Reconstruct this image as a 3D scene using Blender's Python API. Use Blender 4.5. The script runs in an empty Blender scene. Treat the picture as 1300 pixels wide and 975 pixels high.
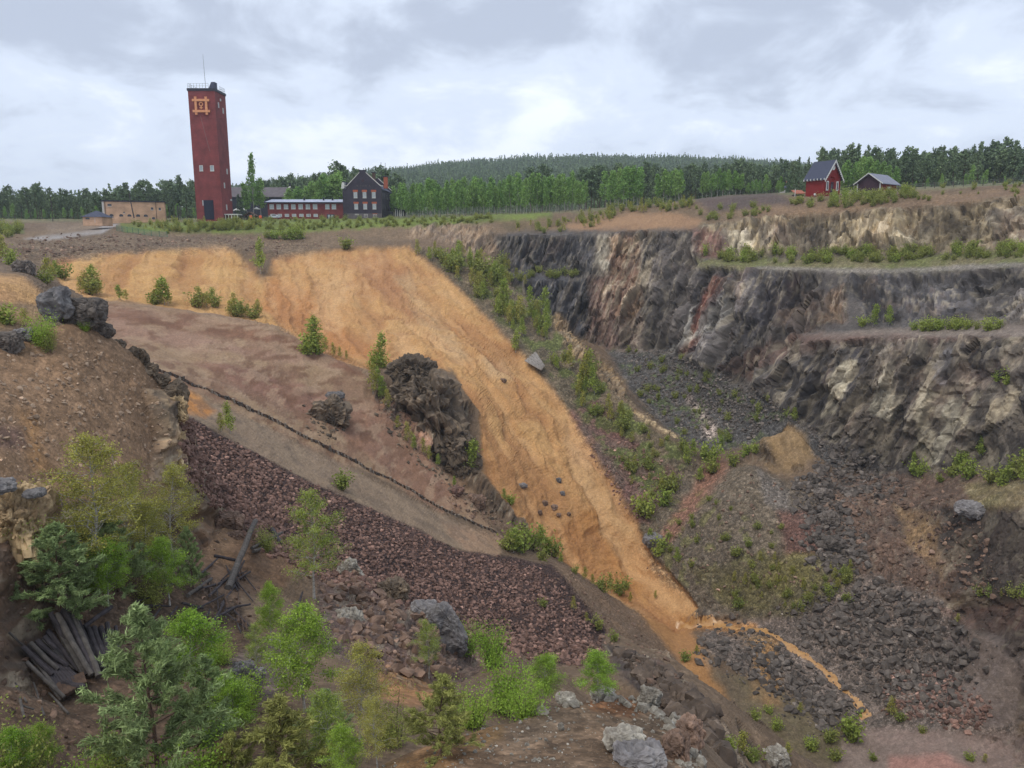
import bpy, bmesh, math, random
import numpy as np
from mathutils import Vector, Matrix, noise as mnoise
from mathutils.geometry import delaunay_2d_cdt

scene = bpy.context.scene
C = scene.collection
R = math.radians
rng = np.random.default_rng(7)
random.seed(7)

# ------------------------------------------------------------------ camera
FPX = 976.0                       # focal length in units of a 1300 px wide frame
PITCH = R(10.5)
SP, CP = math.sin(PITCH), math.cos(PITCH)
cam_d = bpy.data.cameras.new('camera')
cam_d.sensor_width = 36.0
cam_d.lens = 36.0 * FPX / 1300.0
cam_d.clip_start = 0.1
cam_d.clip_end = 20000
cam = bpy.data.objects.new('camera', cam_d)
cam.location = (0, 0, 0)
cam.rotation_euler = (math.pi / 2 - PITCH, 0, 0)
C.objects.link(cam)
scene.camera = cam

# ------------------------------------------------------------------ world, sun, exposure
SUN_EL, SUN_AZ = R(52), R(-28)    # high sun behind the cloud, from behind left of the viewer
world = bpy.data.worlds.new('World')
scene.world = world
world.use_nodes = True
wn, wl = world.node_tree.nodes, world.node_tree.links
wn.clear()
def wnode(t, **kw):
    n = wn.new(t)
    for k, v in kw.items():
        setattr(n, k, v)
    return n
def wmath(op, a, b=None, c=None, clamp=False):
    n = wnode('ShaderNodeMath', operation=op, use_clamp=clamp)
    for i, v in enumerate((a, b, c)):
        if v is None:
            continue
        if isinstance(v, (int, float)):
            n.inputs[i].default_value = v
        else:
            wl.new(v, n.inputs[i])
    return n.outputs[0]
sky = wnode('ShaderNodeTexSky', sky_type='NISHITA', sun_disc=False)
sky.sun_elevation = SUN_EL
sky.sun_rotation = SUN_AZ
sky.air_density = 1.0
sky.dust_density = 2.0
geo = wnode('ShaderNodeTexCoord')
sep = wnode('ShaderNodeSeparateXYZ')
wl.new(geo.outputs['Generated'], sep.inputs[0])
zc = wmath('MAXIMUM', sep.outputs[2], 0.0)
den = wmath('ADD', zc, 0.35)
cu = wmath('DIVIDE', sep.outputs[0], den)
cv = wmath('DIVIDE', sep.outputs[1], den)
comb = wnode('ShaderNodeCombineXYZ')
wl.new(cu, comb.inputs[0]); wl.new(cv, comb.inputs[1])
def wnoise(scale, detail, rough, off, dist=0.0):
    mp = wnode('ShaderNodeMapping')
    mp.inputs['Location'].default_value = off
    wl.new(comb.outputs[0], mp.inputs[0])
    n = wnode('ShaderNodeTexNoise')
    n.inputs['Scale'].default_value = scale
    n.inputs['Detail'].default_value = detail
    n.inputs['Roughness'].default_value = rough
    n.inputs['Distortion'].default_value = dist
    wl.new(mp.outputs[0], n.inputs['Vector'])
    return n.outputs['Fac']
def wgauss(x0, y0, sx, sy):
    a = wmath('DIVIDE', wmath('SUBTRACT', cu, x0), sx)
    b = wmath('DIVIDE', wmath('SUBTRACT', cv, y0), sy)
    s = wmath('ADD', wmath('MULTIPLY', a, a), wmath('MULTIPLY', b, b))
    return wmath('EXPONENT', wmath('MULTIPLY', s, -1.0))
n1 = wnoise(1.15, 5.0, 0.5, (3.1, 1.7, 0.0), 0.2)
n2 = wnoise(3.0, 9.0, 0.58, (8.4, 2.2, 0.0), 0.35)
cl = wmath('ADD', wmath('MULTIPLY', n1, 0.55), wmath('MULTIPLY', n2, 0.45))
# thicker grey cloud overhead and to the right, brighter breaks in the middle and on the left
for x0, y0, sx, sy, amt in ((.62, 1.60, .50, .24, -.09), (.06, 1.64, .28, .13, -.10), (-.45, 1.95, .3, .12, -.04), (-.14, 1.9, .3, .2, -.05), (-.95, 1.72, .35, .25, .06), (.35, 2.0, .4, .1, .04)):
    cl = wmath('ADD', cl, wmath('MULTIPLY', wgauss(x0, y0, sx, sy), amt))
ramp = wnode('ShaderNodeValToRGB')
cr = ramp.color_ramp
cr.interpolation = 'EASE'
cr.elements[0].position = 0.40; cr.elements[0].color = (0.46, 0.515, 0.63, 1)
cr.elements[1].position = 0.60; cr.elements[1].color = (0.93, 0.98, 1.04, 1)
e = cr.elements.new(0.50); e.color = (0.68, 0.755, 0.89, 1)
wl.new(cl, ramp.inputs[0])
hz = wnode('ShaderNodeMixRGB', blend_type='MIX')       # paler towards the horizon
wl.new(wmath('POWER', wmath('SUBTRACT', 1.0, zc, clamp=True), 14.0), hz.inputs[0])
wl.new(ramp.outputs[0], hz.inputs[1])
hz.inputs[2].default_value = (0.70, 0.79, 0.95, 1)
bright = wnode('ShaderNodeVectorMath', operation='SCALE')
wl.new(hz.outputs[0], bright.inputs[0])
bright.inputs['Scale'].default_value = 10.4
mixs = wnode('ShaderNodeMixRGB', blend_type='MIX')
mixs.inputs[0].default_value = 0.90                    # mostly overcast, a little of the sky through it
wl.new(sky.outputs[0], mixs.inputs[1])
wl.new(bright.outputs[0], mixs.inputs[2])
bg = wnode('ShaderNodeBackground')
bg.inputs['Strength'].default_value = 0.115
wl.new(mixs.outputs[0], bg.inputs[0])
wo = wnode('ShaderNodeOutputWorld')
wl.new(bg.outputs[0], wo.inputs[0])

sun_d = bpy.data.lights.new('sun', 'SUN')
sun_d.energy = 1.5
sun_d.angle = R(24)
sun_d.color = (1.0, 0.93, 0.83)
sun = bpy.data.objects.new('sun', sun_d)
sdir = Vector((math.sin(SUN_AZ) * math.cos(SUN_EL), -math.cos(SUN_AZ) * math.cos(SUN_EL) * 0.6, math.sin(SUN_EL)))
sun.rotation_euler = sdir.to_track_quat('Z', 'Y').to_euler()
sky.sun_rotation = math.atan2(sdir.x, sdir.y)
C.objects.link(sun)

vs = scene.view_settings
vs.view_transform = 'Standard'
vs.look = 'None'
vs.exposure = 0.08
vs.gamma = 1.0
vs.use_curve_mapping = False
scene.render.film_transparent = False
scene.cycles.use_denoising = True
scene.cycles.max_bounces = 6
scene.cycles.diffuse_bounces = 3
scene.cycles.transmission_bounces = 3
scene.cycles.transparent_max_bounces = 8
scene.cycles.volume_bounces = 0

# ------------------------------------------------------------------ projection
def P(x, y, Y):
    u, v = (x - 650.0) / FPX, (487.5 - y) / FPX
    yw, zw = CP + v * SP, -SP + v * CP
    return (u * Y / yw, Y, zw * Y / yw)
def ray(x, y):
    u, v = (x - 650.0) / FPX, (487.5 - y) / FPX
    return Vector((u, CP + v * SP, -SP + v * CP)).normalized()
def project(p):
    """array of points -> picture position"""
    d = np.maximum(p[:, 1] * CP - p[:, 2] * SP, 1e-3)
    up = p[:, 1] * SP + p[:, 2] * CP
    return 650.0 + FPX * p[:, 0] / d, 487.5 - FPX * up / d

# ------------------------------------------------------------------ noise
def _h(ix, iy, iz, seed):
    h = (ix.astype(np.uint32) * np.uint32(374761393) + iy.astype(np.uint32) * np.uint32(668265263)
         + iz.astype(np.uint32) * np.uint32(2147483647) + np.uint32((seed * 974711 + 12345) & 0xffffffff))
    h = (h ^ (h >> np.uint32(13))) * np.uint32(1274126177)
    h = (h ^ (h >> np.uint32(16))) * np.uint32(2246822519)
    return h ^ (h >> np.uint32(15))
def perlin(p, seed=0):
    i = np.floor(p).astype(np.int64)
    f = (p - i).astype(np.float32)
    w = f * f * f * (f * (f * 6 - 15) + 10)
    out = np.zeros(len(p), np.float32)
    for dx in (0, 1):
        wx = w[:, 0] if dx else 1 - w[:, 0]
        for dy in (0, 1):
            wy = w[:, 1] if dy else 1 - w[:, 1]
            for dz in (0, 1):
                wz = w[:, 2] if dz else 1 - w[:, 2]
                h = _h(i[:, 0] + dx, i[:, 1] + dy, i[:, 2] + dz, seed)
                gx = (h & np.uint32(1023)).astype(np.float32) / 511.5 - 1
                gy = ((h >> np.uint32(10)) & np.uint32(1023)).astype(np.float32) / 511.5 - 1
                gz = ((h >> np.uint32(20)) & np.uint32(1023)).astype(np.float32) / 511.5 - 1
                out += wx * wy * wz * (gx * (f[:, 0] - dx) + gy * (f[:, 1] - dy) + gz * (f[:, 2] - dz))
    return out * 1.3
def fbm(p, size, octs=4, seed=0, gain=0.5):
    q = np.asarray(p, np.float64) / np.asarray(size, np.float64)
    a, s, n = 1.0, np.zeros(len(q), np.float32), 0.0
    for k in range(octs):
        s += a * perlin(q + 17.3 * k, seed + k * 31)
        n += a
        a *= gain
        q = q * 2.03
    return s / n * 1.6
def worley(p, size, seed=0):
    """nearest and second nearest distance, and a random number per cell"""
    q = np.asarray(p, np.float64) / np.asarray(size, np.float64)
    i = np.floor(q).astype(np.int64)
    f1 = np.full(len(q), 9.0, np.float32); f2 = f1.copy(); cid = np.zeros(len(q), np.uint32); tilt = f1 * 0
    for dx in (-1, 0, 1):
        for dy in (-1, 0, 1):
            for dz in (-1, 0, 1):
                jx, jy, jz = i[:, 0] + dx, i[:, 1] + dy, i[:, 2] + dz
                h = _h(jx, jy, jz, seed)
                ox = (h & np.uint32(1023)).astype(np.float32) / 1023
                oy = ((h >> np.uint32(10)) & np.uint32(1023)).astype(np.float32) / 1023
                oz = ((h >> np.uint32(20)) & np.uint32(1023)).astype(np.float32) / 1023
                d = np.sqrt((jx + ox - q[:, 0]) ** 2 + (jy + oy - q[:, 1]) ** 2 + (jz + oz - q[:, 2]) ** 2).astype(np.float32)
                nearer = d < f1
                f2 = np.where(nearer, f1, np.minimum(f2, d))
                cid = np.where(nearer, h, cid)
                f1 = np.where(nearer, d, f1)
                # every cell is a flat face with a slant of its own
                g = h * np.uint32(2246822519) ^ (h >> np.uint32(7))
                tx = (g & np.uint32(1023)).astype(np.float32) / 511.5 - 1
                ty = ((g >> np.uint32(10)) & np.uint32(1023)).astype(np.float32) / 511.5 - 1
                tz = ((g >> np.uint32(20)) & np.uint32(1023)).astype(np.float32) / 511.5 - 1
                tilt = np.where(nearer, (q[:, 0]-jx-ox)*tx + (q[:, 1]-jy-oy)*ty + (q[:, 2]-jz-oz)*tz, tilt).astype(np.float32)
    r = ((cid * np.uint32(2654435761)) >> np.uint32(8)).astype(np.float32) / float(1 << 24)
    return f1, f2, r, tilt
def sstep(a, b, x):
    t = np.clip((x - a) / (b - a), 0, 1)
    return t * t * (3 - 2 * t)
def lin(c):
    """8-bit sRGB -> linear"""
    c = np.asarray(c, np.float64) / 255.0
    return np.where(c <= 0.04045, c / 12.92, ((c + 0.055) / 1.055) ** 2.4)

# ------------------------------------------------------------------ terrain: survey lines of the pit (ridge lines, bench edges, cliff feet)
def z_far(X, Y):
    X = np.asarray(X, float); Y = np.asarray(Y, float)
    base = 9.5 + 4.5 * sstep(-150, 180, X)
    ridge = np.interp(X, [-2500, -900, -560, -370, -217, -90, 0, 133, 300, 420, 560, 800, 2500],
                      [20, 40, 62, 105, 122, 136, 142, 146, 144, 138, 128, 112, 60])
    rise = np.interp(Y, [430, 560, 800, 1100, 1400, 1500, 1600, 1900, 6000], [0, .05, .25, .58, .93, 1, .97, .8, .3])
    return base + (ridge - base) * rise

LINES = [
 # plateau in front of the buildings, then its broken front edge
 [(-60,282,330),(130,278,335),(250,277,330),(430,276,330),(560,272,330),(700,268,330),(830,259,318),(930,247,300),(1043,246,262),(1160,238,250),(1300,231,240),(1420,226,230)],
 [(-60,303,225),(0,300,232),(60,298,255),(150,290,270),(330,283,280),(450,282,285),(560,277,285),(620,274,285),(700,271,285),(760,267,285),(830,261,275),(900,252,262),(980,248,246),(1040,250,226),(1100,248,215),(1160,242,208),(1230,238,200),(1300,234,190),(1420,228,178)],
 # slope of loose soil down to the cliff heads
 [(330,305,262),(450,296,272),(560,290,275),(610,282,276),(640,297,264),(700,298,260),(750,294,257),(800,292,251),(850,294,244),(880,292,236),(930,284,230),(960,278,226),(1020,270,216),(1100,268,205),(1200,258,190),(1300,249,173),(1420,240,155)],
 # back wall: ledge, foot
 [(600,318,262),(650,347,257),(690,349,253),(735,353,248)],
 [(653,352,253.5),(690,356,249.5),(735,360,245.5)],
 [(668,385,247),(705,410,243),(735,432,240),(760,442,237),(800,446,231),(840,442,222)],
 # upper right cliff foot and the first bench
 [(885,326,229),(960,327,213),(1040,324,201),(1120,324,191),(1200,322,178),(1300,316,160),(1420,308,142)],
 [(890,340,219),(960,342,205),(1040,344,193),(1120,346,182),(1200,345,170),(1300,336,150),(1420,326,132)],
 # second bench
 [(1010,428,181),(1050,423,173),(1120,417,165),(1200,416,155),(1300,412,138),(1420,405,120)],
 [(1020,436,173),(1060,433,166),(1120,428,158),(1200,431,148),(1300,429,130),(1420,425,112)],
 # foot of the right wall
 [(850,443,219),(900,472,201),(950,500,187),(1000,522,174),(1060,562,160),(1110,598,150),(1180,608,141),(1240,594,132),(1300,590,120),(1420,590,104)],
 # crest with saplings between the sand and the dark pit
 [(560,302,264),(620,344,245),(680,382,225),(720,422,210),(760,470,195),(800,512,182),(850,556,170),(880,580,165)],
 # hidden foot behind that crest
 [(690,402,238),(740,440,224),(790,490,212),(840,540,196),(890,572,178)],
 # dark rubble floor
 [(790,460,226),(870,475,212)],
 [(860,520,203),(900,510,200),(950,538,182)],
 [(905,560,184),(960,565,176),(1020,580,163),(1080,610,152)],
 # sandy edge of the main fan
 [(525,316,255),(560,350,240),(600,392,222),(650,442,200),(700,502,184),(750,582,168),(800,660,155),(818,705,150)],
 # dark slope between
 [(700,450,200),(740,510,185),(790,590,169),(840,640,158)],
 # fan surface
 [(360,324,240),(430,319,248),(500,313,253)],
 [(345,350,215),(430,345,228),(500,345,236)],
 [(400,395,196),(480,390,208),(560,385,221)],
 [(390,425,178),(440,445,172),(490,455,168),(540,450,176)],
 [(480,470,158),(600,470,178),(640,520,168)],
 [(610,505,160),(620,560,150),(640,630,141),(700,690,141),(760,735,141)],
 [(650,545,164),(700,602,156),(745,645,152),(765,700,148)],
 [(800,742,144),(835,772,138),(862,800,133)],
 # left sand face
 [(40,330,195),(75,324,206),(150,318,216),(230,315,226),(280,311,233),(330,330,228)],
 [(40,350,172),(90,372,174),(200,387,171),(300,402,172),(370,415,174)],
 # brown bench
 [(60,362,150),(130,381,150),(250,396,150),(350,412,152),(400,440,150),(450,464,148),(472,484,146)],
 [(130,420,128),(220,440,132),(330,460,138),(420,490,140),(480,520,141)],
 [(150,440,118),(250,472,121),(350,503,126),(450,545,132),(520,560,140),(570,600,139)],
 [(190,468,105),(300,511,110),(400,560,117),(500,611,123),(560,644,127),(632,676,131)],
 # grey sand down to the red rubble
 [(180,500,88),(235,522,92),(300,560,97),(400,611,103),(500,656,109),(580,693,114),(632,706,118)],
 [(520,540,146),(560,600,146),(600,640,141),(650,690,135),(700,712,126)],
 # red rubble
 [(232,600,78),(320,690,74),(400,731,75),(480,752,80),(560,790,84),(650,832,86),(740,845,91)],
 [(660,710,116),(715,770,105),(750,830,96)],
 [(720,720,122),(800,792,118),(860,850,112),(885,905,105),(900,975,97)],
 # grey mounds in the middle
 [(880,610,163),(905,600,165),(830,690,148),(850,720,143)],
 [(955,590,152)], [(930,625,146),(1000,610,148)],
 [(958,566,161.5),(975,547,161),(990,537,160.3),(1003,536,160),(1018,546,159),(1031,566,157)], [(985,565,158.5),(1005,562,157.5)], [(964,592,157),(985,606,153.5),(1012,608,151),(1032,594,151)],
 [(900,700,138),(1000,702,131),(1040,690,132)],
 [(1050,640,142),(1070,700,131),(1090,760,122)],
 # pit floor
 [(870,780,134),(940,790,129),(1000,805,124),(1060,850,116),(1098,906,108)],
 [(1000,730,130),(1080,745,124)],
 [(1150,650,133),(1250,642,116),(1330,640,104)],
 [(1110,700,126),(1190,720,119),(1290,700,104)],
 [(1150,790,116),(1230,770,109),(1300,765,100),(1400,765,88)],
 [(1200,852,108),(1300,850,98),(1400,850,88)],
 [(900,930,105),(1000,962,100),(1100,940,103),(1180,930,100),(1300,955,93)],
 [(900,1100,84),(1100,1100,82),(1300,1100,76)],
 # near left knoll: head, flank, foot
 [(-120,440,40),(0,432,48),(50,418,50),(90,405,52),(130,418,54),(180,453,56),(215,488,57),(234,512,57.5)],
 [(-120,500,36),(0,500,42),(100,500,47),(180,522,52),(232,560,56)],
 [(-120,580,32),(0,560,38),(100,580,43),(170,600,47),(222,612,54)],
 [(-120,640,28),(0,640,34),(60,625,38),(130,650,40),(200,670,45),(240,680,53)],
 # behind the knoll
 [(0,420,72),(60,405,76),(130,410,84)],
 [(-100,352,90),(0,352,97),(30,362,101),(52,378,102)],
 [(-100,330,140),(0,332,150),(40,345,140)], [(-100,312,190),(0,312,200)],
 # wooded gully at lower left, heap of rock in the middle
 [(-120,720,24),(20,740,31),(100,722,36),(200,722,41),(250,702,52),(285,655,62)],
 [(-100,830,24),(20,822,30),(100,842,31),(200,832,33)],
 [(330,702,56),(380,755,54),(440,722,63),(480,760,64)],
 [(300,760,42),(360,800,40),(450,782,50),(520,780,54),(575,782,57)],
 [(290,840,33),(400,850,36),(480,870,37),(560,862,44),(610,850,56)],
 [(50,902,27),(150,920,26.5),(300,900,28),(400,920,27)],
 [(100,1000,21),(250,1000,21),(400,980,22.5)],
 [(560,905,31),(600,880,35),(650,862,41),(720,855,52)],
 # foreground ledge and the dark ridge beside it
 [(470,985,13.6),(560,940,15.5),(620,920,16.4),(720,882,18.2),(800,873,19),(850,905,18),(880,950,16),(895,985,14.8)],
 [(560,1000,12.6),(700,960,14.5),(790,950,15),(850,990,13.8)],
 [(775,822,72),(815,839,62),(850,852,54),(873,878,47),(899,904,42),(913,950,36),(922,1000,31)],
 [(780,800,84),(822,822,76),(870,842,72),(900,868,68),(930,905,62),(950,960,54)],
]
LOOSE = [  # hidden ground and the rim outside the frame (metres)
 (-6,20,-17),(0,23,-18.5),(6,25,-20),(10,24,-20),(-8,17,-15.5),(9,16,-16),(3,12,-9.8),(-3,11,-10),(8,12,-10.8),(-14,12,-14),
 (-25,12,-10),(0,5,-8.6),(-12,5,-8.5),(12,5,-9),(20,12,-14),(20,20,-22),(25,30,-38),(24,40,-46),(20,28,-36),(7,46,-32),(7,36,-27),
 (30,50,-55),(45,60,-60),(60,70,-58),(80,60,-40),(100,80,-30),(60,15,-12),(120,60,-8),(150,110,-4),(190,140,4),(240,180,12),
 (100,20,-4),(220,60,2),(300,5,3),(300,120,10),(330,250,14),(330,420,14),(200,420,14),(100,420,13),(0,420,11.7),(-100,420,10),(-200,420,9.5),(-330,420,9.5),
 (-330,250,8),(-200,180,3),(-330,100,3),(-330,5,0),(-150,5,-4),(-120,60,-2),(-60,5,-7),(-70,40,-5),(-95,60,-3),(-160,120,1),(-230,240,7),
 (-42,66,-14),(-36,72,-18),(-30,70,-20),(-26,66,-21),(-50,84,-14),(-60,62,-8),
 (0,48,-27),(3,60,-36),(-3,64,-38),(-8,70,-37),(-14,66,-31),
]
def build_height():
    pts, edges = [], []
    for L in LINES:
        s = len(pts)
        for q in L:
            pts.append(P(*q))
        edges += [(s + k, s + k + 1) for k in range(len(L) - 1)]
    pts += LOOSE
    v2 = [Vector((p[0], p[1])) for p in pts]
    ov, oe, of, orig, _, _ = delaunay_2d_cdt(v2, edges, [], 0, 1e-3)
    z = np.full(len(ov), np.nan)
    for k, o in enumerate(orig):
        if o:
            z[k] = np.mean([pts[j][2] for j in o])
    nb = {}
    for a, b in oe:
        nb.setdefault(a, []).append(b); nb.setdefault(b, []).append(a)
    bad = [k for k in range(len(ov)) if np.isnan(z[k])]
    for k in bad:
        zz = [z[j] for j in nb.get(k, []) if not np.isnan(z[j])]
        z[k] = np.mean(zz) if zz else 0
    if bad:
        print('crossing lines at', [(round(ov[k][0], 1), round(ov[k][1], 1)) for k in bad])
    xy = np.array([(v[0], v[1]) for v in ov])
    def raster(x0, x1, y0, y1, st):
        nx, ny = int(round((x1 - x0) / st)) + 1, int(round((y1 - y0) / st)) + 1
        Z = np.full((ny, nx), np.nan)
        for t in of:
            a, b, c = xy[t[0]], xy[t[1]], xy[t[2]]
            lo = np.minimum(np.minimum(a, b), c); hi = np.maximum(np.maximum(a, b), c)
            i0, i1 = max(0, int(math.ceil((lo[0] - x0) / st))), min(nx - 1, int((hi[0] - x0) / st))
            j0, j1 = max(0, int(math.ceil((lo[1] - y0) / st))), min(ny - 1, int((hi[1] - y0) / st))
            if i1 < i0 or j1 < j0:
                continue
            gx, gy = np.meshgrid(x0 + st * np.arange(i0, i1 + 1), y0 + st * np.arange(j0, j1 + 1))
            d = (b[0]-a[0])*(c[1]-a[1]) - (b[1]-a[1])*(c[0]-a[0])
            if abs(d) < 1e-9:
                continue
            w1 = ((gx-a[0])*(c[1]-a[1]) - (gy-a[1])*(c[0]-a[0])) / d
            w2 = ((b[0]-a[0])*(gy-a[1]) - (b[1]-a[1])*(gx-a[0])) / d
            ins = (w1 >= -1e-6) & (w2 >= -1e-6) & (w1 + w2 <= 1 + 1e-6)
            val = z[t[0]] + w1 * (z[t[1]] - z[t[0]]) + w2 * (z[t[2]] - z[t[0]])
            sub = Z[j0:j1+1, i0:i1+1]
            sub[ins] = val[ins]
        m = np.isnan(Z)
        if m.any():
            gx, gy = np.meshgrid(x0 + st * np.arange(nx), y0 + st * np.arange(ny))
            Z[m] = z_far(gx, gy)[m]
        return Z
    def blur(Z, n):
        for _ in range(n):
            Q = np.pad(Z, 1, mode='edge')
            Z = (Q[:-2,1:-1] + Q[2:,1:-1] + Q[1:-1,:-2] + Q[1:-1,2:] + 2 * Q[1:-1,1:-1]) / 6
        return Z
    far = blur(raster(-330, 330, 5, 420, 1.0), 3)
    near = blur(raster(-64, 64, 5, 90, 0.25), 8)
    return far, near
ZF, ZN = build_height()
def bil(Z, fx, fy):
    ny, nx = Z.shape
    fx = np.clip(fx, 0, nx - 1.001); fy = np.clip(fy, 0, ny - 1.001)
    i, j = fx.astype(int), fy.astype(int)
    u, v = fx - i, fy - j
    return (Z[j, i]*(1-u)*(1-v) + Z[j, i+1]*u*(1-v) + Z[j+1, i]*(1-u)*v + Z[j+1, i+1]*u*v)
def height(X, Y):
    X = np.asarray(X, float); Y = np.asarray(Y, float)
    zf = bil(ZF, X + 330, Y - 5)
    zn = bil(ZN, (X + 64) * 4, (Y - 5) * 4)
    wn_ = np.clip((90 - Y) / 10, 0, 1) * np.clip((64 - np.abs(X)) / 8, 0, 1)
    z = zf * (1 - wn_) + zn * wn_
    wf = np.maximum(sstep(380, 420, Y), sstep(290, 330, np.abs(X)) * sstep(100, 250, Y))
    return z * (1 - wf) + z_far(X, Y) * wf

# ------------------------------------------------------------------ terrain sheet
NR = 820
tcol = np.concatenate([np.linspace(-1.30, -0.80, 46)[:-1], np.linspace(-0.80, 0.80, 1180), np.linspace(0.80, 1.30, 46)[1:]])
NC = len(tcol)
yfine = np.concatenate([np.geomspace(5, 420, 2400), np.geomspace(424, 3200, 200)])
XX = tcol[:, None] * yfine[None, :]
YY = np.broadcast_to(yfine[None, :], XX.shape)
ZZ = height(XX.ravel(), YY.ravel()).reshape(XX.shape)
ang = ZZ / YY
run = np.maximum.accumulate(ang, axis=1)
vis = (ang >= run - 0.012).astype(float)
dA = np.abs(np.diff(ang, axis=1))
arc = np.sqrt(np.diff(YY, axis=1) ** 2 + np.diff(ZZ, axis=1) ** 2) / YY[:, 1:]
cost = vis[:, 1:] * (dA + 0.10 * np.minimum(arc, 0.02)) + 0.03 * arc
k = 12
cp = np.pad(cost, ((k, k), (0, 0)), mode='edge')
cs = np.cumsum(np.vstack([np.zeros((1, cp.shape[1])), cp]), axis=0)
cost = (cs[2*k+1:] - cs[:-(2*k+1)]) / (2*k+1)
cum = np.concatenate([np.zeros((NC, 1)), np.cumsum(cost, axis=1)], axis=1)
G = np.zeros((NR, NC, 3))
for c in range(NC):
    yr = np.interp(np.linspace(0, cum[c, -1], NR), cum[c], yfine)
    G[:, c, 1] = yr
    G[:, c, 0] = tcol[c] * yr
G[:, :, 2] = height(G[:, :, 0].ravel(), G[:, :, 1].ravel()).reshape(NR, NC)
def grid_normals(G):
    du = np.gradient(G, axis=1); dv = np.gradient(G, axis=0)
    n = np.cross(du, dv)
    n /= np.maximum(np.linalg.norm(n, axis=2, keepdims=True), 1e-9)
    n[n[:, :, 2] < 0] *= -1
    return n
TN = grid_normals(G).reshape(-1, 3)
T0 = G.reshape(-1, 3)
TPX, TPY = project(T0)
steep = sstep(0.80, 0.55, TN[:, 2])          # 1 on cliffs
NV = len(T0)
print('terrain verts', NV)

def poly_dist(px, py, poly):
    """signed distance in picture units, negative inside"""
    poly = np.asarray(poly, float)
    ins = np.zeros(len(px), bool)
    d = np.full(len(px), 1e9)
    n = len(poly)
    for i in range(n):
        x1, y1 = poly[i]; x2, y2 = poly[(i + 1) % n]
        cond = ((y1 > py) != (y2 > py))
        with np.errstate(divide='ignore', invalid='ignore'):
            xi = (x2 - x1) * (py - y1) / (y2 - y1 + 1e-12) + x1
        ins ^= cond & (px < xi)
        ex, ey = x2 - x1, y2 - y1
        t = np.clip(((px - x1) * ex + (py - y1) * ey) / (ex*ex + ey*ey + 1e-9), 0, 1)
        d = np.minimum(d, np.hypot(px - x1 - t*ex, py - y1 - t*ey))
    return np.where(ins, -d, d)
warp1 = fbm(T0, 9.0, 4, 101)
warp2 = fbm(T0, 2.2, 3, 151)
def zone(poly, ymin=0, ymax=1e9, soft=6, ragged=10):
    """index and weight of the ground inside an outline"""
    pl = np.asarray(poly, float)
    m = soft + ragged + 4
    idx = np.nonzero((TPX > pl[:,0].min()-m) & (TPX < pl[:,0].max()+m) & (TPY > pl[:,1].min()-m) & (TPY < pl[:,1].max()+m)
                     & (T0[:,1] > ymin) & (T0[:,1] < ymax))[0]
    if not len(idx):
        return idx, np.zeros(0)
    d = poly_dist(TPX[idx], TPY[idx], poly) + ragged * (warp1[idx] * 0.7 + warp2[idx] * 0.5)
    return idx, 1 - sstep(-soft, soft, d)
COL = np.zeros((NV, 3)); COL[:] = lin((112, 94, 76))
LUMP = np.full(NV, 0.10)      # soft lumps
STONE = np.full(NV, 0.12)     # stony relief
ROCK = steep * 1.0            # fractured rock
GULLY = np.zeros(NV)          # rills down the slope
MOTT = np.full(NV, 0.5)       # colour mottling
nA = fbm(T0, 14.0, 5, 1); nB = fbm(T0, 3.0, 4, 2); nC = fbm(T0, 0.8, 3, 3)

def paint(poly, ca, cb=None, ymin=0, ymax=1e9, soft=6, ragged=10, amount=1.0, noise=None, lump=None, stone=None, rock=None, gully=None, mott=None):
    idx, w = zone(poly, ymin, ymax, soft, ragged)
    if not len(idx):
        return
    w = w * amount
    ca = lin(ca); cb = lin(cb) if cb is not None else ca
    nz = (nA[idx] * 0.6 + nB[idx] * 0.5) if noise is None else noise[idx]
    t = sstep(-0.35, 0.35, nz)[:, None]
    c = ca * (1 - t) + cb * t
    COL[idx] = COL[idx] * (1 - w[:, None]) + c * w[:, None]
    for arr, v in ((LUMP, lump), (STONE, stone), (ROCK, rock), (GULLY, gully), (MOTT, mott)):
        if v is not None:
            arr[idx] = arr[idx] * (1 - w) + v * w
def specks(poly, ca, amount, size, thr, ymin=0, ymax=1e9, seed=0, soft=6, stretch=(1, 1, 1)):
    """patches of another ground colour with ragged outlines"""
    idx, w = zone(poly, ymin, ymax, soft, 8)
    if not len(idx):
        return
    n = fbm(T0[idx], np.array(stretch) * size, 4, seed + 400)
    m = (w * amount * sstep(thr - 0.07, thr + 0.07, n))[:, None]
    COL[idx] = COL[idx] * (1 - m) + lin(ca) * m

W0, W1 = -200, 1500
# far and general ground
paint([(W0,150),(W1,150),(W1,282),(W0,282)], (92,98,66), (120,112,84), ymin=200, soft=3, ragged=2)
far = T0[:, 1] > 425
COL[far] = lin((58, 70, 48))
# plateau soil and banks
paint([(W0,296),(60,292),(150,286),(330,282),(560,278),(760,268),(880,252),(1000,248),(1160,242),(W1,230),(W1,275),(1200,275),(1000,290),(880,300),(640,302),(560,300),(330,325),(60,330),(W0,335)],
      (128,108,86), (104,88,70), ymin=150, ragged=5, soft=4)
paint([(700,290),(730,282),(800,272),(850,268),(890,280),(880,298),(760,296)], (158,126,96), (140,110,84), ymin=200, ragged=5, soft=5, stone=.05)
paint([(630,280),(700,276),(720,290),(650,298)], (124,104,80), (96,84,62), ymin=200, ragged=4)
paint([(880,250),(980,243),(1020,262),(900,268)], (96,82,76), (84,74,68), ymin=200, ragged=4)
paint([(960,262),(1100,262),(1200,250),(1310,236),(1310,250),(1200,266),(1100,274),(960,282)], (132,108,84), (112,92,74), ymin=150, ragged=5)
paint([(520,288),(580,282),(625,290),(650,320),(655,345),(620,345),(560,305),(520,300)], (168,142,114), (134,116,98), ymin=200, ragged=6, rock=.5)
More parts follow.
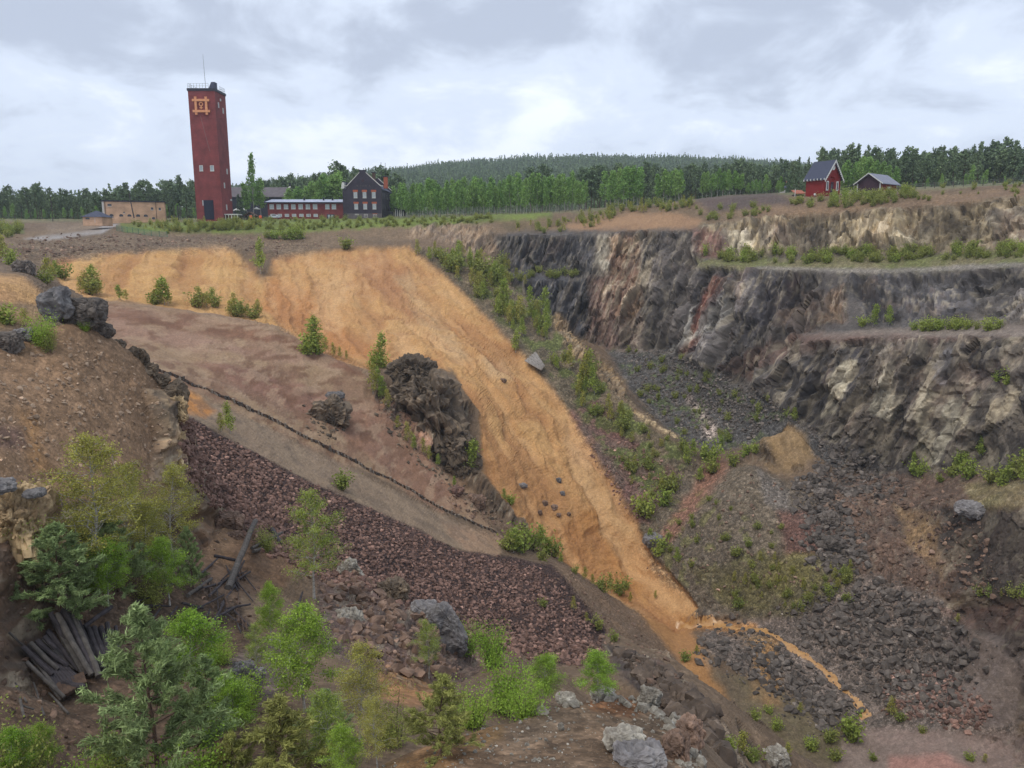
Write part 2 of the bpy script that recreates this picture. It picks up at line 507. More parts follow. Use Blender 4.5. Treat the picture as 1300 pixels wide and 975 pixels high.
paint([(150,283),(330,279),(560,275),(700,269),(700,276),(560,286),(330,297),(160,294)], (120,134,64), (98,106,56), ymin=200, ragged=5, soft=3)
paint([(-60,286),(30,284),(30,296),(-60,300)], (104,112,60), (90,100,56), ymin=200, ragged=3, soft=3)
paint([(30,303),(100,294),(138,284),(152,284),(130,296),(60,306)], (162,156,152), (150,144,140), ymin=180, ragged=1, soft=2, lump=.02, stone=.02)
paint([(60,284),(130,282),(125,292),(60,298)], (138,120,100), (120,104,88), ymin=200, ragged=3)
# back wall and right walls: dark slate first
paint([(625,296),(760,292),(880,290),(960,280),(1100,270),(W1,238),(W1,640),(1240,605),(1110,605),(1000,530),(840,448),(700,415),(640,350)],
      (98,91,85), (80,76,74), ymin=115, soft=5, ragged=5)
# upper right cliff: tan and ochre streaks
paint([(890,288),(1000,275),(1200,262),(1310,250),(1500,236),(1500,304),(1310,318),(1180,322),(1000,324),(890,322)], (142,126,100), (166,148,116), ymin=130, ragged=6, rock=1)
paint([(880,292),(930,296),(925,330),(880,326)], (112,84,74), (128,98,86), ymin=180, ragged=7)
paint([(922,296),(948,292),(958,325),(928,326)], (190,178,160), (168,156,140), ymin=180, ragged=7)
# back wall colours from left to right
paint([(640,300),(750,296),(755,345),(735,352),(660,350)], (102,98,94), (82,80,82), ymin=225, ragged=5)
paint([(650,348),(740,354),(750,410),(735,428),(690,400)], (72,71,76), (88,87,90), ymin=225, ragged=5)
paint([(755,300),(775,298),(780,350),(762,352)], (176,168,150), (150,136,120), ymin=225, ragged=6)
paint([(775,300),(810,298),(812,380),(800,420),(770,410)], (168,140,112), (128,100,84), ymin=225, ragged=8)
paint([(750,350),(775,355),(790,440),(770,442),(745,425)], (112,88,80), (138,112,98), ymin=220, ragged=8)
paint([(785,405),(815,400),(812,446),(785,446)], (152,134,118), (120,100,90), ymin=215, ragged=6)
paint([(830,300),(880,300),(890,340),(870,430),(825,430),(820,360)], (104,98,94), (122,112,104), ymin=200, ragged=8)
# middle right cliff
paint([(890,342),(980,344),(960,440),(930,470),(900,468),(860,440)], (88,84,85), (108,102,98), ymin=150, ragged=8, rock=1)
paint([(905,350),(925,350),(880,445),(862,450),(870,420)], (112,76,66), (100,72,64), ymin=170, ragged=6, rock=1)
paint([(870,430),(885,425),(850,450),(838,452)], (192,186,176), ymin=190, ragged=4)
paint([(985,370),(1070,365),(1075,408),(1030,418),(985,412)], (146,124,104), (110,98,92), ymin=140, ragged=10, rock=1)
paint([(1080,350),(1250,348),(1230,400),(1100,408)], (98,95,96), (80,77,80), ymin=120, ragged=8, rock=1)
paint([(1240,345),(W1,330),(W1,420),(1280,420)], (94,89,86), (114,107,101), ymin=100, ragged=6, rock=1)
# bench surfaces
paint([(885,330),(1000,326),(1300,318),(W1,308),(W1,326),(1300,337),(1120,345),(960,342),(885,338)], (122,114,86), (104,106,66), ymin=100, ragged=8, soft=4, rock=0.15, stone=.2)
paint([(960,338),(1120,342),(1300,333),(1300,338),(1120,347),(960,343)], (138,130,120), (120,114,104), ymin=100, ragged=2, soft=2)
paint([(1010,426),(1120,417),(1300,412),(W1,405),(W1,424),(1300,428),(1120,428),(1020,436)], (134,122,112), (120,108,98), ymin=90, ragged=3, soft=3, rock=0)
paint([(1000,425),(1060,425),(1280,430),(1280,442),(1060,440),(980,460),(930,470),(960,440)], (114,92,82), (102,88,80), ymin=90, ragged=6)
# lower right cliff: pale streaked faces
paint([(1040,436),(1290,432),(W1,430),(W1,600),(1220,590),(1130,590),(1050,540),(1010,520)], (100,93,86), (126,115,102), ymin=90, ragged=8, rock=1)
paint([(1060,440),(1100,440),(1090,500),(1050,530),(1000,515),(990,500)], (88,84,82), (74,71,71), ymin=120, ragged=8, rock=1)
# single slabs and stains of the right walls
for poly, c, am in (([(1063,460),(1096,451),(1084,480),(1064,520),(1048,531),(1033,540),(1048,495)], (204,192,166), .9), ([(1122,463),(1142,459),(1139,495),(1126,530),(1101,527),(1104,499)], (202,193,170), .95),
        ([(1173,499),(1184,494),(1178,542),(1188,550),(1169,594),(1162,573)], (200,188,162), .9), ([(1204,507),(1223,502),(1216,538),(1190,581),(1174,594),(1188,553)], (204,194,170), .95),
        ([(1237,491),(1249,498),(1228,542),(1216,559),(1207,553),(1223,518)], (198,186,160), .9), ([(1263,503),(1287,498),(1283,526),(1255,552),(1246,542)], (190,174,146), .9),
        ([(1177,452),(1211,447),(1204,496),(1188,480)], (142,138,138), .85), ([(1110,351),(1256,347),(1244,385),(1146,414),(1140,393)], (106,102,101), .7),
        ([(1048,366),(1072,365),(1064,405),(1043,414)], (148,124,102), .85), ([(975,347),(1018,347),(1001,386),(967,410)], (66,63,68), .85), ([(915,378),(944,361),(916,418),(886,425)], (126,123,116), .75),
        ([(930,450),(1016,426),(1000,450),(950,480),(911,468)], (106,86,76), .85), ([(865,426),(884,385),(873,432),(841,448)], (206,200,190), .9), ([(926,294),(958,306),(956,327),(921,324)], (208,194,166), .9),
        ([(962,290),(1062,285),(1064,312),(970,318)], (104,94,84), .7), ([(1226,306),(1246,291),(1236,318),(1222,322)], (206,178,120), .9), ([(1130,300),(1180,292),(1176,320),(1128,322)], (194,178,148), .8), ([(1250,270),(1310,262),(1310,316),(1262,318)], (88,80,74), .7),
        ([(1140,470),(1165,480),(1158,540),(1135,560)], (70,64,62), .8), ([(1085,440),(1120,440),(1105,470),(1092,500),(1080,490)], (70,66,68), .7), ([(1220,440),(1300,436),(1300,480),(1230,486)], (80,75,74), .8), ([(1290,440),(1340,436),(1340,590),(1300,590)], (78,74,74), .7)):
    paint(poly, c, tuple(int(v*.86) for v in c), ymin=85, soft=1.5, ragged=11, amount=am)
# dark floor
paint([(770,446),(850,445),(920,480),(1000,522),(1060,565),(1080,590),(1030,640),(960,560),(900,575),(850,550),(800,500)], (92,88,84), (78,76,74), ymin=155, ragged=8, rock=0, stone=.35)
paint([(868,502),(880,504),(918,552),(900,560)], (176,160,148), (150,132,120), ymin=160, ragged=6, soft=5)
specks([(780,446),(900,470),(1000,530),(960,560),(880,575),(800,500)], (88,98,58), .7, 5, .12, ymin=155, seed=5)
# crest between sand and pit
paint([(520,312),(560,315),(640,350),(690,395),(760,465),(800,515),(850,560),(890,590),(840,650),(815,690),(780,620),(700,490),(640,425),(580,365)], (98,88,72), (112,98,78), ymin=140, ragged=8, rock=.1, stone=.3)
paint([(700,540),(760,500),(830,590),(870,600),(825,670),(800,655),(745,570)], (116,86,78), (98,82,72), ymin=140, ragged=10, rock=0, stone=.3)
specks([(540,312),(640,350),(690,390),(770,470),(820,540),(880,580),(830,640),(760,560),(680,450),(600,375)], (92,100,54), .8, 5, .05, ymin=140, seed=6)
paint([(700,392),(720,410),(770,465),(795,490),(790,506),(750,475),(715,430)], (182,152,110), (140,118,92), ymin=150, ragged=12, soft=4, stone=.35, rock=.6)
paint([(795,508),(830,535),(860,555),(835,550),(805,525)], (206,180,140), (180,154,120), ymin=150, ragged=9, soft=3, stone=.35, rock=.5)
paint([(640,440),(690,500),(760,600),(800,665),(820,690),(790,690),(720,580),(640,455)], (170,122,80), (140,102,72), ymin=135, ragged=8, soft=8, amount=.75)
# orange sand fan
SAND_A, SAND_B = (186,145,96), (172,129,84)
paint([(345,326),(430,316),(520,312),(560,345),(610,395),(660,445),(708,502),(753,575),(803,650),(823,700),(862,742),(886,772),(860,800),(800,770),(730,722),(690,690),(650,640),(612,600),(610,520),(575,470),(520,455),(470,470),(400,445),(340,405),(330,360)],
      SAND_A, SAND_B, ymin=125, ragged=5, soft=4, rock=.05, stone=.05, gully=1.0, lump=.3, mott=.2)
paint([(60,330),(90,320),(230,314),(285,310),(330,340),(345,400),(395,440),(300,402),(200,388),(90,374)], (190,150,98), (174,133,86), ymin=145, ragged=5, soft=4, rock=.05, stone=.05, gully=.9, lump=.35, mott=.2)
paint([(440,325),(480,320),(520,345),(545,400),(520,405),(480,370),(455,350)], (160,114,80), (146,102,72), ymin=150, ragged=12, soft=10, amount=.7)
paint([(500,350),(520,348),(560,400),(600,455),(580,455),(530,400)], (188,150,104), (170,140,104), ymin=150, ragged=8, soft=6, amount=.8)
paint([(610,450),(640,455),(655,478),(620,475)], (182,150,112), ymin=150, ragged=5, soft=6, amount=.8)
paint([(720,555),(750,562),(752,590),(728,585)], (186,144,104), ymin=140, ragged=5, soft=8, amount=.6)
paint([(340,345),(400,372),(430,410),(500,450),(560,455),(520,462),(440,450),(380,420),(335,390)], (176,126,80), (167,117,73), ymin=140, ragged=6, soft=8)
paint([(690,680),(760,640),(815,690),(850,745),(800,765),(720,720)], (178,131,82), (168,121,74), ymin=120, ragged=5, soft=8)
# soil fringe above the left sand
paint([(0,310),(150,300),(330,300),(420,312),(345,326),(285,312),(150,320),(60,332),(0,335)], (122,104,84), (100,84,68), ymin=140, ragged=6, stone=.3)
paint([(300,318),(345,322),(345,350),(330,352)], (120,96,72), (100,84,66), ymin=140, ragged=6)
# brown bench and slopes
paint([(110,380),(250,394),(350,408),(400,440),(470,470),(480,510),(540,580),(620,640),(632,690),(600,660),(400,570),(190,470),(130,420)], (156,130,102), (142,117,93), ymin=98, ymax=170, ragged=5, soft=4, rock=.1, stone=.04, lump=.2, gully=.25, mott=.25)
paint([(110,384),(250,398),(380,430),(440,455),(470,480),(440,470),(300,430),(130,402)], (116,84,66), (136,102,82), ymin=110, ymax=170, ragged=6, soft=5, amount=1)
paint([(140,405),(250,425),(390,450),(420,465),(300,450),(150,425)], (158,128,108), (148,118,100), ymin=100, ymax=170, ragged=8, soft=6)
paint([(250,460),(330,470),(420,500),(470,520),(440,545),(330,505)], (124,90,76), (140,104,88), ymin=100, ymax=170, ragged=10, soft=8, amount=.9)
paint([(520,520),(560,600),(600,640),(560,650),(500,610),(440,560),(430,530),(480,500)], (152,116,92), (138,106,88), ymin=100, ymax=170, ragged=8, soft=6)
paint([(200,480),(300,522),(400,570),(500,622),(600,672),(636,690),(632,708),(580,698),(500,660),(400,614),(300,563),(235,524)], (148,128,106), (136,116,96), ymin=80, ymax=150, ragged=4, soft=3, rock=0, stone=.05, lump=.12, gully=.2)
paint([(560,660),(636,680),(632,708),(590,700)], (164,134,108), (150,124,100), ymin=80, ymax=150, ragged=5, soft=5)
paint([(185,462),(235,490),(275,520),(262,528),(232,518),(190,480)], (190,134,78), (176,122,72), ymin=70, ymax=130, ragged=4, soft=4)
BENCH = [(110,380),(250,394),(350,408),(400,440),(470,470),(480,510),(540,580),(620,640),(600,660),(400,570),(190,470),(130,420)]
specks(BENCH, (114,84,66), .7, 2.4, .12, ymin=98, ymax=170, seed=31, stretch=(7, 2.2, .5))
specks(BENCH, (170,144,118), .5, 2.4, .14, ymin=98, ymax=170, seed=32, stretch=(7, 2.2, .5))
specks(BENCH, (130,100,82), .5, 7, .16, ymin=98, ymax=170, seed=33)
specks([(200,480),(300,522),(636,690),(632,708),(400,614),(235,524)], (108,94,82), .5, 2.5, .16, ymin=80, ymax=150, seed=34, stretch=(4, 1.2, 1))
# soil right of the fan foot, slopes above the red rubble
paint([(570,600),(612,640),(700,700),(800,770),(870,830),(900,920),(880,980),(840,940),(800,850),(745,790),(700,715),(640,680)], (124,102,82), (110,92,76), ymin=88, ymax=150, ragged=6, rock=0, stone=.15)
paint([(800,760),(870,790),(900,840),(920,900),(900,900),(860,830)], (174,132,88), (156,120,86), ymin=88, ymax=150, ragged=9, soft=8, amount=1)
# red rubble
paint([(228,522),(300,562),(400,613),(500,658),(580,697),(700,715),(770,800),(760,850),(650,840),(560,800),(480,760),(400,735),(320,700),(230,610)], (66,52,48), (80,62,56), ymin=62, ymax=130, ragged=4, soft=3, rock=0, stone=.35, lump=.12)  # ground colour darkened, shade of the gaps between stones painted in
# grey mounds, pit floor
paint([(850,600),(955,588),(1050,640),(1100,740),(1040,790),(900,780),(820,720),(815,690)], (112,100,84), (96,86,74), ymin=118, ymax=178, ragged=8, rock=0, stone=.3, mott=.8)
paint([(900,580),(930,590),(850,690),(840,680),(880,620)], (140,104,86), (128,96,80), ymin=120, ymax=180, ragged=7, soft=6)
paint([(962,546),(995,534),(1025,552),(1030,580),(1000,600),(985,585)], (162,134,96), (138,114,84), ymin=130, ymax=172, ragged=7, soft=8, stone=.08, rock=0, lump=.4, mott=.5)
specks([(958,548),(995,534),(1030,552),(1034,580),(1004,606),(970,598)], (122,100,72), .7, 1.5, .1, ymin=130, ymax=172, seed=61, stretch=(1, 3.5, 3.5))  # darker streaks paint the shade of rills onto the mound
paint([(960,595),(1000,620),(1010,660),(970,640)], (112,104,96), (104,96,88), ymin=125, ymax=170, ragged=6, soft=6)
paint([(985,650),(1060,640),(1080,700),(1000,705)], (112,84,74), (96,80,70), ymin=110, ymax=160, ragged=8)
specks([(820,650),(900,620),(1000,700),(1090,740),(1050,780),(900,760),(830,720)], (112,112,62), .45, 3, .18, ymin=110, ymax=170, seed=21)
paint([(870,720),(1040,705),(1085,740),(1030,790),(930,775)], (118,110,72), (94,86,66), ymin=110, ymax=160, ragged=10, soft=8)
paint([(1030,600),(1150,600),(1240,600),(W1,595),(W1,700),(1180,760),(1100,740),(1040,640)], (114,92,78), (100,84,74), ymin=85, ymax=160, ragged=8, rock=.3, stone=.25)
paint([(1135,640),(1190,650),(1220,720),(1200,740),(1150,690)], (150,122,88), (132,106,80), ymin=90, ymax=150, ragged=8)
paint([(1190,645),(W1,640),(W1,760),(1200,750)], (104,92,82), (84,74,68), ymin=70, ymax=130, ragged=8, rock=.8)
paint([(1220,610),(W1,600),(W1,645),(1230,645)], (138,122,90), (122,112,78), ymin=80, ymax=140, ragged=8)
paint([(1020,780),(1100,730),(1200,760),(1240,800),(1300,850),(1290,940),(1100,930),(1000,880),(900,830),(890,800)], (104,94,86), (118,104,94), ymin=80, ymax=140, ragged=8, rock=0, stone=.3)
paint([(1210,790),(W1,780),(W1,900),(1250,920),(1180,880)], (122,108,98), (110,98,92), ymin=70, ymax=125, ragged=8, stone=.1)
paint([(1180,770),(W1,765),(W1,800),(1240,800)], (124,96,84), (106,90,80), ymin=70, ymax=125, ragged=6)
paint([(900,850),(1000,880),(1090,920),(1100,980),(880,980)], (112,98,80), (102,92,70), ymin=80, ymax=120, ragged=10, rock=0)
paint([(930,800),(985,815),(995,900),(950,890),(960,830)], (150,116,78), (120,100,74), ymin=85, ymax=140, ragged=9, soft=8, amount=.8)
paint([(1080,930),(1150,925),(W1,950),(W1,1100),(1060,1100),(1060,960)], (142,122,112), (128,112,102), ymin=60, ymax=112, ragged=6, stone=.08)
paint([(1130,962),(1200,955),(1260,1000),(1120,1000)], (158,120,108), ymin=60, ymax=112, ragged=6)
paint([(820,765),(885,785),(960,795),(940,804),(880,800),(850,800)], SAND_B, (170,122,72), ymin=100, ymax=150, ragged=5, soft=5)
# dark rock ridge by the ledge
paint([(765,815),(830,836),(890,890),(925,1000),(850,1000),(840,900),(780,850)], (84,72,66), (62,54,51), ymin=28, ymax=92, ragged=5, rock=1)
# near left knoll
paint([(W0,420),(60,400),(130,410),(180,450),(234,508),(236,610),(200,640),(100,640),(40,625),(W0,640)], (142,114,88), (124,100,78), ymin=25, ymax=68, ragged=5, soft=4, stone=.14, rock=.06)
paint([(20,520),(50,530),(60,580),(90,620),(40,600)], (160,120,76), (140,106,72), ymin=25, ymax=60, ragged=10, soft=10, amount=.7)
paint([(W0,530),(30,540),(40,570),(W0,570)], (98,76,70), ymin=25, ymax=60, ragged=10, soft=10, amount=.7)
paint([(180,495),(232,500),(236,560),(225,615),(190,610),(195,560)], (164,140,110), (112,94,76), ymin=40, ymax=66, ragged=5, soft=3, rock=1.6, noise=nB*1.6)
paint([(W0,340),(30,350),(52,372),(50,390),(20,385),(W0,380)], (186,146,98), (160,124,88), ymin=70, ymax=125, ragged=5, soft=5)
paint([(W0,380),(60,390),(60,410),(W0,430)], (158,128,96), (130,112,76), ymin=60, ymax=115, ragged=8, soft=5)
# wooded gully and the rock heap
paint([(W0,640),(60,630),(200,640),(240,680),(300,690),(300,760),(350,860),(420,1000),(W0,1000)], (104,84,68), (82,68,56), ymin=14, ymax=62, ragged=8, stone=.2)
paint([(230,640),(300,660),(340,700),(300,760),(250,720)], (140,112,86), (118,94,74), ymin=40, ymax=72, ragged=8, stone=.15)
paint([(300,690),(360,690),(380,720),(350,760),(290,750)], (124,98,76), (100,80,64), ymin=38, ymax=68, ragged=8)
paint([(400,730),(450,720),(520,770),(590,780),(610,850),(560,880),(470,870),(410,820)], (118,94,84), (104,86,78), ymin=30, ymax=70, ragged=8, stone=.3, rock=.5)
paint([(480,850),(540,860),(570,890),(520,900),(480,890)], (160,120,82), (140,104,76), ymin=26, ymax=50, ragged=6)
paint([(290,840),(360,800),(380,840),(340,900),(300,900)], (112,98,88), (96,84,76), ymin=22, ymax=50, ragged=6)
# foreground ledge
paint([(440,1010),(560,935),(640,905),(720,875),(800,866),(850,895),(900,1010)], (130,106,84), (102,86,70), ymin=8, ymax=24, ragged=4, soft=3, stone=.24, lump=.06, rock=.1, mott=1)
paint([(470,980),(560,942),(640,912),(640,940),(560,985)], (134,102,70), (112,92,60), ymin=8, ymax=24, ragged=6, soft=8)
paint([(740,880),(800,868),(830,890),(800,910),(750,900)], (124,84,56), (104,76,54), ymin=8, ymax=24, ragged=6, soft=6)
paint([(700,880),(740,872),(760,880),(730,888)], (168,164,156), (140,136,128), ymin=8, ymax=24, ragged=4, soft=4)

paint([(815,745),(860,780),(885,815),(905,860),(940,915),(930,940),(905,930),(880,870),(850,820),(820,785)], (178,132,84), (158,116,76), ymin=88, ymax=150, ragged=7, soft=7, stone=.04, amount=.95)
paint([(958,806),(985,815),(992,880),(975,895),(962,860)], (158,122,82), (132,108,78), ymin=88, ymax=150, ragged=6, soft=6, amount=.8)
# streaks and veins on the rock faces: bands that follow the steep dip of the beds
dip = np.stack([T0[:,0]*0.62 + T0[:,2]*0.78 + T0[:,1]*0.1, T0[:,0]*0.78 - T0[:,2]*0.62, T0[:,1]], axis=1)
dip_r = np.stack([(T0[:,0]-0.25*T0[:,2]), T0[:,1], T0[:,2]+.25*T0[:,0]], axis=1)
cl_i = np.nonzero((ROCK > 0.15) & (T0[:,1] < 330))[0]
cp_ = T0[cl_i]
q = np.stack([cp_[:,0]*0.92 - cp_[:,2]*0.40, cp_[:,1]*0.6, cp_[:,0]*0.40 + cp_[:,2]*0.92], axis=1)
w1 = fbm(q, (2.2, 4.0, 14.0), 5, 71, .55)
w2 = fbm(q, (5.0, 8.0, 22.0), 4, 72)
w3 = fbm(q, (0.9, 1.5, 5.0), 3, 73, .5)
rk = ROCK[cl_i]
def vein(mask, c, amt):
    m = (np.clip(mask, 0, 1) * amt * np.clip(rk * 1.6, 0, 1))[:, None]
    COL[cl_i] = COL[cl_i] * (1 - m) + lin(c) * m
vein(sstep(.12, .42, w1) * sstep(-.05, .3, w2), (170,154,128), .4)
vein(sstep(.12, .45, -w1) * sstep(-.25, .2, -w2 + .3*w3), (62,58,58), .4)
vein(sstep(.22, .5, w2 + .4*w3), (124,94,76), .22)
vein(sstep(.3, .6, w3), (150,142,132), .18)
vein(sstep(.22, .48, -w3), (66,62,60), .2)
w4 = fbm(q, (.7, 1.6, 7.0), 4, 74, .55); w5 = fbm(q, (1.6, 3, 12.0), 4, 75, .5)
vein(sstep(.06, .30, w4), (80,73,66), .45)
vein(sstep(.10, .30, w5), (72,67,62), .5)
vein(sstep(.10, .34, -w4), (168,156,134), .4)
for poly, ya in (([(1060,470),(1110,455),(1090,515),(1050,545),(1040,520)], 110), ([(1120,470),(1160,480),(1130,560),(1100,570)], 110), ([(1170,490),(1300,490),(1310,590),(1180,600),(1150,590)], 90),
                 ([(1140,450),(1185,450),(1190,500),(1165,510)], 110), ([(1000,445),(1060,450),(1010,520),(985,505)], 130), ([(930,300),(1310,280),(1500,262),(1500,300),(1310,318),(940,325)], 130), ([(755,300),(830,300),(830,440),(770,430)], 215)):
    idx, w = zone(poly, ya, 1e9, 8, 10)
    pos = np.searchsorted(cl_i, idx); ok = (pos < len(cl_i)); ok[ok] = cl_i[pos[ok]] == idx[ok]
    j = pos[ok]
    m = (w[ok] * sstep(.08, .28, w1[j] + .45*w3[j]) * np.clip(rk[j]*1.5, 0, 1) * .35)[:, None]
    COL[idx[ok]] = COL[idx[ok]] * (1 - m) + lin((186,172,146)) * m
# general mottling of the soil
m = (MOTT * (nB * 0.45 + nC * 0.45 + nA*.2))[:, None]
COL *= np.exp(np.clip(m, -1, 1) * np.array([0.75, 0.8, 0.85]))

# relief
D = np.zeros(NV)
D += LUMP * 2.2 * fbm(T0, 6.0, 5, 201)
near_f = np.clip(T0[:,1] / 60.0, 0.12, 1.0)
D += STONE * near_f * 1.4 * np.abs(fbm(T0, 1.3, 4, 202, .6))
# rills run straight down the slope: noise stretched along the fall line of each fan
gi = np.nonzero(GULLY > .03)[0]
g = T0[gi]
left = sstep(360, 320, TPX[gi])
right_ = sstep(470, 560, TPX[gi])
def fall(ax, ay):
    return g[:,0]*(-ay) + g[:,1]*ax, g[:,0]*ax + g[:,1]*ay
a0, b0 = fall(.30, -.954); a1, b1 = fall(.56, -.83)
wob = np.stack([warp1[gi], warp1[gi], 0*warp1[gi]], axis=1)
zq = g[:,2]*0
gl = np.stack([a0, b0, zq], axis=1) + 2.2*wob; gr = np.stack([a1, b1, zq], axis=1) + 2.2*wob
def streak(size, o, sd, gain=.55):
    return fbm(gl, size, o, sd, gain)*(1-right_) + fbm(gr, size, o, sd, gain)*right_
rill = streak((4.0, 34.0, 1), 3, 203, .4); rill2 = streak((10, 50, 1), 3, 207, .45)
slump = fbm(g + wob, (11, 9, 6), 5, 211, .5)
GW = GULLY[gi]
D[gi] -= GW * (1.0*np.abs(rill) + 1.9*np.abs(rill2) + 1.1*np.abs(slump))
sand = GW > .45
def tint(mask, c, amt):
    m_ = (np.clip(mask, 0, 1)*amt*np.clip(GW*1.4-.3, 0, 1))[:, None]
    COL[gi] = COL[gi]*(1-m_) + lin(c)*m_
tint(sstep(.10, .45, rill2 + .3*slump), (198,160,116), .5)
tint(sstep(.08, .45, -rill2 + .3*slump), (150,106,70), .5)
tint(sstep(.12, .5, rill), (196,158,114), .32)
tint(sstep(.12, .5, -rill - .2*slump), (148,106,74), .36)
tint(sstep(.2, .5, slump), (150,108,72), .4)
# fractured rock: beds split into flat faces of three sizes, long along the dip
sc_ = np.clip(cp_[:,1] / 130.0, 0.22, 1.5)
jit = np.stack([w3, -w3, w1], axis=1) * .25
f1, f2, r1, t1 = worley(q + jit, (3.4, 6.0, 9.5), 5)
g1, g2, r2, t2 = worley(q + jit, (1.25, 2.2, 3.4), 6)
e1, e2, r3, t3 = worley(q + jit, (.5, .8, 1.2), 8)
# plates lying against each other along the dip, each broken into lengths
def plates(width, length, sd):
    a = q[:,0]/width + .7*w2 + .12*w3
    i = np.floor(a).astype(np.int64); sw = a - i
    def lot(i):
        h1 = _h(i, i*0, i*0, sd).astype(np.float64) / 2**32
        b = q[:,2]/length + h1*9 + .25*w1
        j = np.floor(b).astype(np.int64)
        e = sstep(0, .12, b - j)
        return (_h(i, j, i*0, sd+1).astype(np.float64)*e + _h(i, j-1, i*0, sd+1).astype(np.float64)*(1-e)) / 2**32
    e = sstep(0, .34, sw)                      # the break from plate to plate is a short slope, not a jump
    r = lot(i)*e + lot(i-1)*(1-e)
    saw = np.where(sw < .34, 1 - e, sstep(.34, 1.0, sw))
    return sw, r, saw
sA, rA, lA = plates(4.6, 13.0, 900)
sB, rB, lB = plates(1.7, 6.0, 910)
disp = ((r1-.5)*1.0 + t1*1.2 + (r2-.5)*.5 + t2*.7 + (r3-.5)*.15 + t3*.25 - .3*np.exp(-(f2-f1)*16) - .2*np.exp(-(g2-g1)*14) + .35*w2 + .1*w1
        + (lA-.5)*1.8 + (rA-.5)*2.4 + (lB-.5)*.4 + (rB-.5)*.8)
COL[cl_i] *= np.exp(((rA-.5)*.8 + (rB-.5)*.5 - .5*np.exp(-sA*14) - .35*np.exp(-sB*9)) * np.clip(rk, 0, 1))[:, None]
D[cl_i] += ROCK[cl_i] * disp * sc_ * .7
COL[cl_i] *= (np.exp(((r2-.5)*.4 + (r1-.5)*.35 + (r3-.5)*.22) * np.clip(rk, 0, 1)))[:, None]
D *= 1 - .9 * sstep(420, 500, T0[:,1])
T1 = T0 + TN * D[:, None]
COL[GULLY < .45] *= .9
COL[cl_i] *= 1 + np.clip(rk, 0, 1)[:, None] * np.array([.0, 0, .0])
COL = np.clip(COL, 0.004, 0.85)

def nodes_mat(name):
    m = bpy.data.materials.new(name)
    m.use_nodes = True
    nt = m.node_tree
    return m, nt, nt.nodes['Principled BSDF']
def ground_mat(name, bump=.45, fine=3.0, rough=.95, vary=.22):
    m, nt, b = nodes_mat(name)
    at = nt.nodes.new('ShaderNodeVertexColor'); at.layer_name = 'Col'
    tc = nt.nodes.new('ShaderNodeTexCoord')
    n1 = nt.nodes.new('ShaderNodeTexNoise'); n1.inputs['Scale'].default_value = fine; n1.inputs['Detail'].default_value = 8; n1.inputs['Roughness'].default_value = .65
    nt.links.new(tc.outputs['Object'], n1.inputs['Vector'])
    mr = nt.nodes.new('ShaderNodeMapRange')
    mr.inputs['From Min'].default_value = .3; mr.inputs['From Max'].default_value = .7
    mr.inputs['To Min'].default_value = 1 - vary; mr.inputs['To Max'].default_value = 1 + vary
    nt.links.new(n1.outputs['Fac'], mr.inputs['Value'])
    mx = nt.nodes.new('ShaderNodeVectorMath'); mx.operation = 'SCALE'
    # loose pebbles and clods of two sizes where the ground is stony (kept in the alpha of the ground colour)
    mul = mr.outputs[0]
    def mth(op, a, b):
        n_ = nt.nodes.new('ShaderNodeMath'); n_.operation = op
        for k_, v_ in enumerate((a, b)):
            if isinstance(v_, (int, float)): n_.inputs[k_].default_value = v_
            else: nt.links.new(v_, n_.inputs[k_])
        return n_.outputs[0]
    hgt = mth('MULTIPLY', n1.outputs['Fac'], mth('ADD', .25, mth('MULTIPLY', at.outputs['Alpha'], .75)))
    for vs_, amt, hh in ((1.7, .9, 1.2), (5.0, .8, .5), (14.0, .6, .2)):
        vo = nt.nodes.new('ShaderNodeTexVoronoi'); vo.inputs['Scale'].default_value = vs_
        nt.links.new(tc.outputs['Object'], vo.inputs['Vector'])
        sp_ = nt.nodes.new('ShaderNodeSeparateColor'); nt.links.new(vo.outputs['Color'], sp_.inputs[0])
        big = mth('MULTIPLY', mth('SUBTRACT', mth('POWER', sp_.outputs[0], 2.0), .30), mth('MULTIPLY', at.outputs['Alpha'], amt))
        mul = mth('MULTIPLY', mul, mth('ADD', 1.0, big))
        hgt = mth('ADD', hgt, mth('MULTIPLY', mth('MULTIPLY', mth('SUBTRACT', .6, vo.outputs['Distance']), sp_.outputs[1]), mth('MULTIPLY', at.outputs['Alpha'], hh)))
    nt.links.new(at.outputs['Color'], mx.inputs[0]); nt.links.new(mul, mx.inputs['Scale'])
    nt.links.new(mx.outputs[0], b.inputs['Base Color'])
    bp = nt.nodes.new('ShaderNodeBump'); bp.inputs['Strength'].default_value = bump; bp.inputs['Distance'].default_value = .25
    nt.links.new(hgt, bp.inputs['Height'])
    nt.links.new(bp.outputs[0], b.inputs['Normal'])
    b.inputs['Roughness'].default_value = rough
    b.inputs['Specular IOR Level'].default_value = .25
    return m
